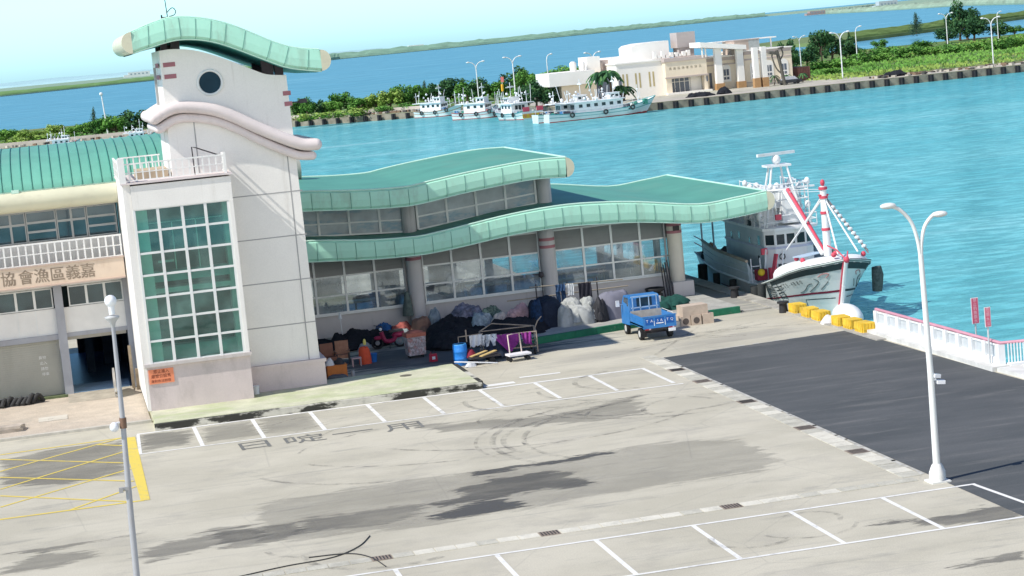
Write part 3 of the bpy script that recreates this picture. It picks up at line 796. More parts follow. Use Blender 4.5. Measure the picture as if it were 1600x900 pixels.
# ------------------------------------------------------------------ tower
tower = empty('tower', (6.2, 79.0, 0), 'white tower with round porthole, green glass bay and wavy mint canopy', 'tower')
wave = [(4.56, 13.72), (5.09, 13.74), (5.8, 13.64), (6.51, 13.4), (7.2, 13.09), (8.02, 12.68), (8.5, 12.46), (9.0, 12.38), (9.27, 12.36)]
T = MB()
poly = [(4.5, .2), (9.43, .2), (9.40, 1.2)] + list(reversed(smooth_curve(wave, 3)))
T.prism(poly, 79.9, 85.4)
for zl in (7.88, 6.17, 4.44, 2.73): T.box(6.58, 9.42, 79.893, 79.9, zl-.02, zl+.02, 1)
T.box(5.54, 5.585, 79.893, 79.9, 8.75, 11.1, 1); T.box(8.96, 9.005, 79.894, 79.9, 1.25, 9.6, 1)
T.box(4.49, 4.499, 81.5, 81.54, 8.7, 11, 1)
shaft = T.build('shaft', [M_wall, M_joint], tower)
T = MB(); T.box(6.5, 9.56, 79.72, 84.6, .0, 1.14); T.box(6.48, 9.62, 79.66, 84.7, 1.14, 1.27)
T.build('plinth', [M_pink], tower)
# porthole
ph = MB(); n = 40
ph.tube([(6.34+.46*math.cos(2*math.pi*i/n), 79.87, 12.35+.46*math.sin(2*math.pi*i/n)) for i in range(n+1)], .05, 8)
ring = ph.build('porthole', M_frame, tower)
ph = MB(); ph.add([(6.34+.43*math.cos(2*math.pi*i/n), 79.885, 12.35+.43*math.sin(2*math.pi*i/n)) for i in range(n)], [tuple(range(n))])
ph.build('pane', mat('porthole_glass', (.010, .038, .06), .35, .2, 2, spec=.12), ring)
for X, Z, s_ in ((4.88, 13.17, .24), (4.88, 12.72, .24), (9.22, 11.66, .16), (9.24, 11.25, .16)):
    q = MB(); q.box(X-s_*.95, X+s_*.95, 79.885, 79.91, Z-.085, Z+.085); q.build('red_tile', M_red, tower)
for Z in (13.17, 12.72):
    q = MB(); q.box(4.48, 4.5, 80.5, 82.2, Z-.085, Z+.085); q.build('red_tile', M_red, tower)
q = MB(); q.box(4.46, 4.51, 82.6, 82.7, 11.5, 13.1); q.box(4.46, 4.51, 83.4, 83.5, 11.5, 13.1); q.build('drain_pipe', M_joint, tower)
q = MB(); q.box(9.42, 9.75, 80.2, 80.3, 11.25, 11.3); q.obox((9.85, 80.25, 11.3), (.3, .2, .16), 0); q.build('floodlight', M_steel, tower)
# wavy cornice: upper roll and a thinner one below it
cw = smooth_curve([(4.08, 11.2), (4.67, 11.48), (5.3, 11.52), (6.3, 11.32), (7.11, 10.95), (7.92, 10.47), (8.86, 9.97), (9.57, 9.66), (10.1, 9.6)], 5)
def cornice(name, r, dz, y0, xs, m):
    C = MB()
    cc = [(6.9+(x-6.9)*xs, z+dz) for x, z in cw]
    C.tube([(x, y0, z) for x, z in cc], r, 12)
    top = [(x, z+r*.98) for x, z in cc]; bot = [(x, z-r*.98) for x, z in cc]
    C.prism(bot + list(reversed(top)), y0, 85.7)
    for x, z in (cc[0], cc[-1]):
        C.tube([(x, y0, z), (x, 85.7, z)], r*.99, 12); C.ball((x, y0, z), r, 12, 8)
    C.build(name, m, tower)
cornice('cornice', .23, .0, 79.55, 1.0, M_pinktrim)
cornice('lower_cornice', .17, -.42, 79.72, .945, M_pinktrim)
# canopy on top
rt = smooth_curve([(3.55, 14.5), (4.44, 14.79), (5.16, 14.91), (5.99, 14.83), (6.76, 14.64), (7.53, 14.33), (8.74, 13.70), (9.59, 13.36), (10.55, 13.2)], 4)
rb = smooth_curve([(3.55, 13.72), (4.38, 13.92), (5.19, 14.06), (5.92, 14.02), (6.62, 13.85), (7.35, 13.55), (8.48, 13.0), (9.35, 12.62), (10.55, 12.38)], 4)
C = MB()
m0 = [(x, 78.97, z) for x, z in rt]; m1 = [(x, 78.97, z) for x, z in rb]
zc = [((a[0]+b[0])/2, (a[1]+b[1])/2) for a, b in zip(rt, rb)]
# slightly bulging front: top lip, belly, bottom lip
secs = [(79.25, 1.0), (79.03, .92), (78.97, .0), (78.97, -.74), (79.01, -.80), (79.15, -1.0)]
rows = []
for yy, k_ in secs:
    rows.append([(c[0]+(a[0]-c[0])*k_, yy, c[1]+(a[1]-c[1])*k_) if k_ > 0 else (c[0]+(c[0]-b[0])*k_, yy, c[1]+(c[1]-b[1])*k_) for a, b, c in zip(rt, rb, zc)])
for A, B in zip(rows, rows[1:]): C.loft(A, B, 0, False)
for i in range(3, len(rt)-1, 3):
    A = [Vector(rows[r_][i]) + Vector((0, -.006, 0)) for r_ in range(1, 6)]
    C.tube(A, .013, 4, 1)
C.build('canopy_fascia', [M_mint, M_seam], tower)
C = MB()
C.loft([(x, 79.25, z) for x, z in rt], [(x, 89.2, z) for x, z in rt], 0)
C.loft([(x, 79.15, z) for x, z in rb], [(x, 80.6, z-.05) for x, z in rb], 1)
def belly(x): return .10*max(0, math.sin(math.pi*min(1, max(0, (x-4.0)/6.2))))
C.loft([(x, 80.6, z-.05) for x, z in rb], [(x, 82.2, z-.05-belly(x)) for x, z in rb], 1)
C.loft([(x, 82.2, z-.05-belly(x)) for x, z in rb], [(x, 87.6, z-.05-belly(x)) for x, z in rb], 1)
C.loft([(x, 87.6, z-.05-belly(x)) for x, z in rb], [(x, 89.2, z) for x, z in rb], 1)
C.loft([(x, 89.2, z) for x, z in rb], [(x, 89.2, z) for x, z in rt], 2)
C.build('canopy', [M_roof, M_under, M_mint], tower)
C = MB()
C.tube([(x, 79.22, z+.015) for x, z in rt], .035, 6); C.tube([(x, 79.12, z-.01) for x, z in rb], .03, 6)
C.build('canopy_trim', M_minttrim, tower)
for X, Z, sgn in ((3.55, 14.11, -1), (10.55, 12.79, 1)):
    q = MB(); nn = 14; r_ = .405
    A = [(X+sgn*r_*math.sin(math.pi*i/nn)*.95, 78.97, Z+r_*math.cos(math.pi*i/nn)) for i in range(nn+1)]
    B = [(x, 89.15, z) for x, y, z in A]
    q.loft(A, B, 0, True); q.add(A, [tuple(range(nn+1))]); q.add(B, [tuple(range(nn, -1, -1))])
    q.build('rounded_end', M_beige, tower)
for X, w_, z0, z1 in ((4.78, .12, 13.6, 14.2), (5.2, .17, 13.6, 14.25), (8.62, .22, 12.2, 13.0), (9.05, .16, 12.2, 12.85)):
    for yy in (80.2, 83.8):
        q = MB(); q.box(X-w_, X+w_, yy, yy+.35, z0, z1); q.build('roof_post', mat('brown_steel', (.07, .05, .055), .7, .2), tower)
q = MB(); q.cyl((5.1, 81, 14.8), (4.96, 81, 18), .022, .012, 6)
q.tube(smooth_curve([(5.08, 81, 15.15), (5.3, 81, 15.32), (5.42, 81, 15.2), (5.36, 81, 15.05), (5.15, 81, 15.0)], 4), .018, 5)
q.box(4.86, 5.1, 80.96, 81.04, 14.95, 15.0); q.box(4.84, 4.9, 80.95, 81.05, 14.9, 15.08)
q.build('lightning_rod', M_steel, tower)

# ------------------------------------------------------------------ glass bay
B = MB()
B.box(2.68, 6.58, 78.55, 79.89, .2, 1.93); B.build('bay_base', M_pink, tower)
B = MB(); B.box(2.6, 6.66, 78.42, 79.88, 1.93, 2.05); B.build('sill', mat('bay_sill', (.55, .50, .48), .8, .12, 2, stain=(.3, .28, .26), stain_amt=.6, stain_scale=(3, 3, 1)), tower)
B = MB()
B.box(2.56, 2.84, 78.56, 88.6, .26, 8.86); B.build('bay_side_wall', M_wall, tower)
B = MB(); B.box(2.845, 6.6, 78.51, 85.2, 7.9, 8.8); B.box(6.45, 6.6, 78.5, 79.895, 2.05, 7.9); B.build('bay_lintel', M_wall, tower)
B = MB(); B.box(2.5, 6.68, 78.44, 85.2, 8.862, 8.93); B.build('bay_coping', M_pinktrim, tower)
gx = [2.84, 3.76, 4.67, 5.54, 6.45]; gz = [2.05+ (7.9-2.05)*i/7 for i in range(8)]
W = MB()
for i, x in enumerate(gx):
    w_ = .055 if 0 < i < 4 else .045
    xx = min(max(x, 2.84+.045), 6.45-.045)
    W.box(xx-w_, xx+w_, 78.53, 78.66, 2.05, 7.9)
for z in gz: W.box(2.85, 6.44, 78.54, 78.65, max(2.051, z-.04), min(7.899, z+.04))
win = W.build('window', M_frame, tower)
W = MB()
for i in range(4):
    for j in range(7): W.quad((gx[i]+.05, 78.6, gz[j]+.04), (gx[i+1]-.05, 78.6, gz[j]+.04), (gx[i+1]-.05, 78.6, gz[j+1]-.04), (gx[i]+.05, 78.6, gz[j+1]-.04))
W.build('glass', M_ggreen, win)
W = MB()
W.box(2.845, 6.44, 79.86, 79.885, 2.05, 7.9, 0)
W.box(2.85, 3.36, 78.68, 79.85, 2.06, 7.89, 1); W.box(6.22, 6.44, 79.0, 79.85, 2.06, 7.89, 1)  # pale boxes paint in the sunlit strips of the inner wall
W.box(3.38, 6.22, 79.0, 79.86, 5.05, 5.42, 2); W.box(3.38, 6.22, 79.25, 79.86, 2.06, 2.55, 2)
W.box(3.38, 6.22, 79.0, 79.86, 4.62, 4.8, 1)
W.box(3.6, 4.2, 79.3, 79.4, 5.75, 5.83, 1)
for x_ in (4.25, 5.15): W.box(x_-.02, x_+.02, 79.1, 79.14, 5.45, 7.3, 1)
W.box(3.4, 6.2, 79.1, 79.14, 7.28, 7.31, 1)
W.build('stairwell', [mat('stairwell_shade', (.12, .19, .18), .9, .3, 1.2), M_inlight, mat('stairwell_band', (.30, .52, .50), .9, .1)], tower)
# roof deck railing
Rl = MB()
Rl.box(2.48, 2.72, 78.46, 78.9, 8.93, 9.86); 
for zz, t_ in ((9.6, .05), (9.28, .03), (8.99, .03)):
    Rl.box(2.72, 6.5, 78.53, 78.6, zz, zz+t_)
for i in range(15):
    x = 2.85 + i*.25; Rl.box(x, x+.055, 78.54, 78.59, 9.02, 9.6)
Rl.box(6.4, 6.5, 78.5, 78.62, 8.93, 9.72)
for zz, t_ in ((9.62, .05), (9.28, .03), (8.99, .03)):
    Rl.box(2.5, 2.57, 78.9, 85.1, zz, zz+t_); Rl.box(6.43, 6.5, 78.62, 79.88, zz, zz+t_)
for i in range(20):
    y = 79.0 + i*.3; Rl.box(2.5, 2.56, y, y+.06, 9.02, 9.62)
Rl.box(2.72, 4.4, 84.9, 84.98, 9.6, 9.65)
for i in range(7):
    x = 2.8 + i*.25; Rl.box(x, x+.055, 84.92, 84.97, 8.95, 9.6)
Rl.build('roof_railing', M_rail, tower)
q = MB(); q.tube([(5.35, 79.3, 8.94), (5.33, 79.3, 10.0), (5.5, 79.3, 9.95), (6.3, 79.2, 9.6)], .025, 6); q.build('deck_pipe', M_steel, tower)
q = MB(); q.box(3.2, 4.4, 80.2, 82.5, 8.93, 9.25); q.build('deck_tank', mat('tan_box', (.45, .36, .25), .8, .2), tower)

# orange warning notice on the base: a board of its own
nt = empty('notice_board', (3.16, 78.54, 1.52), 'orange notice with three lines of dark characters under the glass bay', 'notice')
q = MB(); q.box(2.72, 3.66, 78.51, 78.545, 1.27, 1.82); q.build('board', mat('orange_vinyl', (.80, .27, .14), .6, .08, 3), nt)
q = MB()
mt_ = mat('notice_ink', (.12, .015, .01), .8, .05)
q.text('禁止進入', (3.2, 78.505, 1.725), (1, 0, 0), (0, 0, 1), .15)
q.text('嚴禁公設馬', (3.18, 78.505, 1.545), (1, 0, 0), (0, 0, 1), .15)
q.text('違則依法辦理', (3.16, 78.505, 1.365), (1, 0, 0), (0, 0, 1), .125)
q.build('lettering', mt_, nt)
# white bucket by the plinth
q = MB(); q.lathe([(.12, 0), (.15, .3), (.16, .31), (.14, .33)], (6.75, 79.45, .25), 14)
tag(q.build('bucket', mat('white_plastic', (.75, .78, .8), .5)), 'small white bucket at the foot of the tower plinth', 'bucket')

# ------------------------------------------------------------------ left wing
wing = empty('office_wing', (0, 86.5, 0), 'office wing with ribbed green barrel roof, balcony and roller shutter', 'building')
XL, XR = -14.0, 2.54
prof = [(85.35 + 7.4*(1-math.cos(math.pi/2*i/18)) , 8.72 + 1.5*math.sin(math.pi/2*i/18)) for i in range(19)]
prof += [(92.75 + 7.4*math.sin(math.pi/2*i/10), 8.72 + 1.5*math.cos(math.pi/2*i/10)) for i in range(1, 11)]
Rf = MB()
Rf.loft([(XL, y, z) for y, z in prof], [(6.2, y, z) for y, z in prof], 0, True)
x = XL+.2
while x < 6.1:
    Rf.tube([(x, y, z+.012) for y, z in prof], .03, 5, 1); x += .395
roof = Rf.build('roof', [mat('barrel_roof_sheet', (.16, .43, .33), .5, .12, .5, spec=.35, stain=(.20, .42, .33), stain_amt=.5, stain_scale=(.4, .3, 1)), mat('roof_rib', (.09, .30, .23), .5, .1)], wing)
E_ = MB(); E_.tube([(XL, 85.55, 8.28), (2.55, 85.55, 8.28)], .43, 24, smooth=True)
eave = E_.build('eave', M_beige, wing)
E_ = MB(); E_.tube([(XL, 85.42, 8.7), (2.55, 85.42, 8.7)], .05, 8); E_.box(-1.6, -1.3, 85.3, 85.6, 8.64, 8.78)
E_.build('gutter', M_minttrim, wing)
# upper storey
U = MB()
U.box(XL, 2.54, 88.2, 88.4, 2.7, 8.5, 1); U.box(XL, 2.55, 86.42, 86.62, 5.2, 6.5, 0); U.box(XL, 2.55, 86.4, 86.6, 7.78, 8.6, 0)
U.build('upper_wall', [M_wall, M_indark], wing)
def pane_window(name, xs, zs, y, fr, parent, mf, mg):
    W = MB()
    x0, x1, z0, z1 = xs[0], xs[-1], zs[0], zs[-1]
    for x in xs: W.box(max(x0, x-fr), min(x1, x+fr), y-.05, y+.05, z0, z1)
    for z in zs: W.box(x0+.001, x1-.001, y-.045, y+.045, max(z0+.001, z-fr), min(z1-.001, z+fr))
    w_ = W.build(name, mf, parent)
    G = MB()
    for a, b in zip(xs, xs[1:]):
        for c, d in zip(zs, zs[1:]): G.quad((a+fr, y, c+fr), (b-fr, y, c+fr), (b-fr, y, d-fr), (a+fr, y, d-fr))
    G.build('glass', mg, w_)
    return w_
M_greyframe = mat('grey_window_frame', (.42, .42, .41), .5, .08)
xw = 2.45
for i in range(8):
    x1 = xw - i*1.22
    if i % 2 == 0: pane_window('window', [x1-1.2, x1], [6.52, 6.94, 7.32, 7.77], 86.5, .045, wing, M_greyframe, M_gdark)
    else: pane_window('window', [x1-1.2, x1-.6, x1], [6.52, 7.28, 7.77], 86.5, .045, wing, M_greyframe, M_gdark)
# balcony
Bc = MB(); Bc.box(XL, 2.5, 85.35, 86.42, 5.2, 5.62); Bc.box(XL, 2.5, 85.3, 85.5, 4.84, 5.62)
Bc.build('sign_band', mat('cream_band', (.68, .55, .43), .8, .08, 1, stain=(.45, .32, .22), stain_amt=.5, stain_scale=(1.5, 1.5, .5)), wing)
Bc = MB(); Bc.box(XL, 2.5, 85.22, 85.5, 4.78, 4.84); Bc.box(XL, 2.52, 85.26, 85.5, 5.62, 5.67); Bc.build('band_ledge', mat('brown_ledge', (.52, .40, .33), .8, .1), wing)
Bc = MB()
M_ink = mat('faded_brown_letter', (.30, .235, .175), .9, .3, 4)
for ch, X in (('協', -2.15), ('會', -1.45), ('漁', -.83), ('區', -.2), ('義', .42), ('嘉', 1.02)):
    Bc.text(ch, (X, 85.293, 5.2), (1, 0, 0), (0, 0, 1), .60); Bc.text(ch, (X+.02, 85.2945, 5.19), (1, 0, 0), (0, 0, 1), .63)
Bc.build('lettering', M_ink, wing)
Rl = MB()
for zz, t_ in ((6.5, .06), (6.1, .035), (5.68, .04)): Rl.box(XL, 2.5, 85.36, 85.43, zz, zz+t_)
x = 2.42
while x > XL: Rl.box(x, x+.065, 85.365, 85.425, 5.69, 6.5); x -= .29
Rl.build('balcony_railing', M_rail, wing)
# lower storey
Lw = MB()
Lw.box(XL, -.45, 86.44, 86.6, 2.66, 3.72, 0); Lw.box(-.1, 2.54, 86.44, 86.6, 2.66, 3.72, 0)
Lw.box(XL, -.45, 86.44, 86.6, 4.6, 4.84, 0); Lw.box(-.1, 2.54, 86.44, 86.6, 4.6, 4.84, 0)
Lw.build('white_spandrel', mat('white_spandrel', (.74, .73, .70), .7, .06), wing)
Lw = MB(); Lw.box(-.45, -.1, 86.25, 86.65, .1, 4.8); Lw.box(-5.2, -4.85, 86.25, 86.65, .1, 4.8)
Lw.box(XL, -.45, 86.32, 86.62, 2.44, 2.66); Lw.box(-.1, 2.54, 86.4, 86.62, 2.5, 2.66); Lw.box(2.35, 2.56, 86.3, 86.7, .1, 4.8)
Lw.build('grey_frame', mat('blue_grey_concrete', (.36, .37, .40), .8, .1, 1, stain=(.25, .22, .2), stain_amt=.4), wing)
for i in range(2):
    q = MB(); xx = -1.25 - i*.73; q.box(xx-.02, xx+.02, 86.425, 86.441, 2.7, 3.68); q.build('panel_batten', M_frame, wing)
for x1 in (2.35, -.5, -2.72):
    pane_window('window', [x1-2.22+.74*k for k in range(4)], [3.74, 4.58], 86.5, .05, wing, M_frame, M_gteal)
Sh = MB()
zz = .16
while zz < 2.44:
    Sh.box(-4.8, -.46, 86.52, 86.56, zz, zz+.066); Sh.box(-4.8, -.46, 86.5, 86.56, zz+.066, zz+.09); zz += .09
sh = Sh.build('roller_shutter', mat('shutter_metal', (.40, .39, .34), .5, .08, 1, stain=(.28, .27, .22), stain_amt=.4), wing)
q = MB()
for i, s_ in enumerate(('貨物', '出入', '請勿', '停車')): q.text(s_, (-1.2+.02*i, 86.494, 1.75-.23*i), (1, 0, 0), (0, 0, 1), .15)
q.build('lettering', mat('white_lettering', (.8, .8, .78), .6), sh)
# passage behind the open door
D = MB()
D.box(-.35, 2.4, 86.55, 99, .1, .15, 0); D.box(-.35, -.3, 86.6, 99, .15, 2.6, 1); D.box(2.38, 2.42, 86.7, 99, .15, 2.6, 1); D.box(-.35, 2.4, 86.6, 99, 2.62, 2.66, 1)
D.box(.3, 2.4, 98.9, 99, .15, 2.65, 1); D.box(.6, .95, 92, 92.4, .15, 2.62, 1); D.box(1.4, 2.1, 94, 95, .15, 1.9, 1)
D.build('passage', [mat('sky_tinted_floor', (.10, .22, .36), .35, .2, 1, spec=.5), mat('dark_blue_wall', (.02, .04, .075), .8, .3)], wing)  # floor blue paints in the reflected sky
D = MB(); D.box(-.1, 2.3, 86.45, 86.6, 2.42, 2.5); D.box(-.1, 2.3, 86.47, 86.6, 2.36, 2.42); D.build('shutter_box', mat('shutter_box', (.35, .33, .28), .7), wing)
D = MB(); D.box(-.33, 2.2, 86.35, 88.6, .15, .17); D.build('threshold', mat('floor_sky_sheen', (.40, .60, .78), .5, .15, 2), wing)  # paler strip, sky reflection put into the floor colour

# things by the door
q = MB(); q.obox((2.32, 85.9, 1.0), (.12, .12, 1.8), 0, rx=-.05); q.obox((2.5, 85.6, .5), (.12, .1, .9), 0, rx=.1)
tag(q.build('plank', mat('weathered_wood', (.33, .26, .18), .9, .3, 4)), 'brown timber planks leaning at the right of the dark doorway', 'plank')
q = MB(); q.obox((1.55, 84.9, .55), (.08, 1.5, 1.0), .0, rx=-.35); q.box(1.52, 1.6, 84.2, 85.6, .1, .2)
tag(q.build('ramp_panel', mat('dusty_panel', (.42, .40, .36), .9, .35, 5)), 'dusty narrow panel standing on the ramp before the doorway', 'panel')
q = MB()
rnd = random.Random(4)
for i in range(9):
    q.tube(smooth_curve([(-3.4+i*.2, 85.2+rnd.uniform(-.1, .2), .12), (-3.3+i*.22, 85.4, .3+rnd.uniform(0, .15)), (-3.1+i*.22, 85.6, .12)], 4), .09, 7)
q.lump(-2.3, 85.6, 2.0, .7, .28, .07, 3)
tag(q.build('hose_coil', mat('black_hose_pile', (.045, .045, .045), .8, .3)), 'black coils of hose piled at the foot of the roller shutter', 'hose')
q = MB(); q.box(-1.55, -.45, 80.4, 81.4, .07, .10); q.box(-1.2, -1.0, 80.7, 80.8, .1, .12)
tag(q.build('cover_plate', mat('pale_plate', (.58, .54, .46), .8, .15)), 'pale rectangular cover plate lying on the brick forecourt', 'cover plate')
q = MB(); q.obox((-2.9, 79.3, .14), (1.5, .8, .14), .1); q.obox((-2.6, 79.2, .24), (.9, .5, .1), -.2); q.obox((-2.3, 79.5, .17), (.4, .4, .2), .5)
tag(q.build('concrete_slab', mat('broken_slab', (.46, .40, .33), .9, .25, 2)), 'broken concrete slabs stacked at the left edge of the forecourt', 'slab')

# ------------------------------------------------------------------ market hall with two wave roofs
hall = empty('market_hall', (19, 92.6, 0), 'grey market hall with two stepped wavy mint green roofs and wide windows', 'building')
Lt = [(8.4, 4.98), (10.8, 4.92), (13.42, 4.66), (15.15, 4.58), (15.99, 4.6), (17.56, 4.79), (19.95, 5.09), (22.2, 5.23), (24.06, 5.17), (25.95, 4.98), (28.74, 4.57), (30.55, 4.68), (32.05, 4.82)]
Lb = [(8.4, 4.1), (10.8, 3.99), (13.44, 3.8), (15.5, 3.75), (16.3, 3.78), (17.6, 3.9), (19.9, 4.16), (22.15, 4.26), (24.0, 4.2), (25.95, 4.06), (28.7, 3.72), (30.5, 3.79), (32.05, 3.95)]
Ut = [(8.4, 7.2), (10.79, 7.12), (12.2, 6.99), (13.82, 6.87), (15.38, 6.84), (16.3, 6.96), (17.79, 7.14), (19.87, 7.33), (21.3, 7.41), (22.66, 7.37)]
Ub = [(8.4, 6.4), (10.81, 6.25), (12.2, 6.14), (13.9, 6.02), (15.3, 5.98), (16.4, 6.08), (17.71, 6.26), (19.9, 6.47), (21.3, 6.55), (22.62, 6.49)]
def wave_roof(T_, B_, y0, y1, tag_):
    n = 4
    t = smooth_curve(T_, n); b = smooth_curve(B_, n)
    Rf = MB()
    Rf.loft([(x, y0+.12, z) for x, z in t], [(x, y1, z+.06) for x, z in t], 0, True)
    Rf.loft([(x, y0+.1, z) for x, z in b], [(x, y1, z) for x, z in b], 1)
    Rf.loft([(x, y1, z) for x, z in b], [(x, y1, z+.06) for x, z in t], 2)
    r = Rf.build('roof', [M_roof, M_under, M_mint], hall)
    Fs = MB(); secs = [(y0+.12, 0), (y0+.01, .1), (y0-.02, .5), (y0+.0, .85), (y0+.1, 1.0)]
    rows = [[(a[0]+(c[0]-a[0])*k, yy, a[1]+(c[1]-a[1])*k) for a, c in zip(t, b)] for yy, k in secs]
    for A, B in zip(rows, rows[1:]): Fs.loft(A, B)
    Tr = MB(); Tr.tube([(x, y0+.09, z+.012) for x, z in t], .042, 6); Tr.tube([(x, y0+.06, z) for x, z in b], .03, 6)
    Tr.tube([(x, y1, z+.07) for x, z in t], .05, 6); Tr.tube([(t[-1][0], y0, t[-1][1]+.02), (t[-1][0], y1, t[-1][1]+.07)], .05, 6)
    Tr.build('roof_trim', M_minttrim, r)
    x = 9.3
    while x < t[-1][0]-.3:
        za, zb = interp(t, x), interp(b, x)
        Fs.tube([(x, y0+.0, za-(za-zb)*.1), (x, y0-.03, za-(za-zb)*.5), (x, y0-.008, za-(za-zb)*.86), (x, y0+.09, zb-.005)], .013, 4, 1); x += .865
    Fs.build('fascia', [M_mint, M_seam], r)
    xe, za, zb = t[-1][0], t[-1][1], b[-1][1]
    N_ = MB(); nn = 14; zc, rr = (za+zb)/2, (za-zb)/2
    A = [(xe+rr*.85*math.sin(math.pi*i/nn), y0, zc+rr*math.cos(math.pi*i/nn)) for i in range(nn+1)]
    B = [(x_, y1, z_+.04) for x_, y_, z_ in A]
    N_.loft(A, B, 0, True); N_.add(A, [tuple(range(nn+1))]); N_.add(B, [tuple(range(nn, -1, -1))])
    N_.build('rounded_end', M_beige, r)
    return t, b, r
lt, lb, roofL = wave_roof(Lt, Lb, 90.5, 106.0, 'lower')
ut, ub, roofU = wave_roof(Ut, Ub, 90.5, 103.0, 'upper')
# beige end of the barrel eave showing past the tower
q = MB(); q.cyl((8.2, 101, 7.6), (11.9, 101, 7.55), .52, n=20); q.cyl((8.2, 101, 8.08), (11.7, 101, 8.03), .1, n=8, m=1)
q.build('eave_end', [mat('grey_eave', (.33, .34, .30), .6, .1), M_frame], hall)

# ground floor front wall
YW = 92.6
Wl = MB(); bays = [(9.65, 15.16), (16.0, 21.5), (22.24, 27.76)]
Wl.box(9.4, 28.2, YW, YW+.2, .27, 1.31)
Wl.box(9.4, 28.2, YW, YW+.2, 3.98, 4.4)
for a, b_ in ((9.4, 9.65), (15.16, 16.0), (21.5, 22.24), (27.76, 28.2)): Wl.box(a, b_, YW, YW+.2, 1.31, 3.98)
Wl.box(28.0, 28.2, YW+.2, 105.6, .27, 1.2); Wl.box(28.0, 28.2, YW+.2, 105.6, 3.3, 3.8)
for yy in (95.5, 99, 102.3): Wl.box(28.0, 28.2, yy, yy+.5, 1.2, 3.3)
Wl.box(9.4, 28.2, 105.6, 105.8, .27, .5); Wl.box(9.4, 28.2, 105.6, 105.8, 3.0, 4.4)
for i in range(7): Wl.box(9.4+i*3.05, (9.8 if i > 3 else 10.9)+i*3.05, 105.6, 105.8, .5, 3.0)
Wl.box(9.2, 9.4, YW, 105.8, .27, 4.6)
Wl.build('wall', M_wall2, hall)
F_ = MB(); F_.box(9.4, 28.0, YW+.2, 105.6, .272, .29); F_.build('floor', mat('hall_floor', (.42, .43, .42), .35, .2, .8, spec=.5), hall)
M_louvre = mat('brown_grey_louvre', (.34, .34, .33), .7, .12, 1, stain=(.2, .2, .19), stain_amt=.4, stain_scale=(.4, .4, 6))
for a, b_ in bays:
    xs = [a+(b_-a)*i/4 for i in range(5)]
    W = MB(); fr = .05
    for x in xs: W.box(max(a, x-fr), min(b_, x+fr), YW-.06, YW+.06, 1.31, 3.98)
    for z in (1.35, 2.15, 3.02, 3.95): W.box(a+.001, b_-.001, YW-.055, YW+.055, z-.04, z+.03)
    w_ = W.build('window', M_frame, hall)
    G = MB()
    for x0, x1 in zip(xs, xs[1:]):
        for z0, z1 in ((1.38, 2.11), (2.18, 2.98)): G.quad((x0+fr, YW, z0), (x1-fr, YW, z0), (x1-fr, YW, z1), (x0+fr, YW, z1))
    G.build('glass', M_gclear, w_)
    G = MB()
    for x0, x1 in zip(xs, xs[1:]):
        z = 3.05
        while z < 3.9:
            G.add([(x0+fr, YW-.03, z), (x1-fr, YW-.03, z), (x1-fr, YW+.02, z+.07), (x0+fr, YW+.02, z+.07)], [(0, 1, 2, 3)]); z += .062
        G.box(x0+fr, x1-fr, YW+.03, YW+.05, 3.05, 3.92)
    G.build('louvre', M_louvre, w_)
    S = MB(); S.box(a-.05, b_+.05, YW-.12, YW-.001, 1.25, 1.309); S.build('sill', M_frame, w_)
    # rain streaks under the sill are in the wall paint itself
for X in (15.58, 21.87, 28.0):
    q = MB(); q.cyl((X, 92.35, .27), (X, 92.35, 4.4), .35, n=24); c_ = q.build('column', M_wall2 if X < 28 else mat('cream_column', (.60, .55, .46), .8, .08, 1, stain=(.4, .36, .3), stain_amt=.5, stain_scale=(1.5, 1.5, .3)), hall)
    q = MB()
    for z in (3.28, 3.62) if X > 16 else (3.45,): q.cyl((X, 92.35, z-.07), (X, 92.35, z+.07), .36, n=24)
    q.build('red_band', M_red, c_)
q = MB(); q.obox((28.1, 92.3, .6), (1.0, .95, .7), 0); q.build('pedestal', M_wall2, hall)
q = MB(); q.cyl((15.15, 92.45, .3), (15.15, 92.45, 4), .04, n=6); q.build('downpipe', M_joint, hall); q = MB(); q.cyl((27.55, 92.45, .3), (27.55, 92.45, 3.9), .05, n=6); q.build('downpipe', M_joint, hall)
q = MB(); q.obox((28.0, 91.97, 3.45), (.3, .05, .22), 0); q.build('emblem', mat('dark_emblem', (.06, .05, .05), .7), hall)
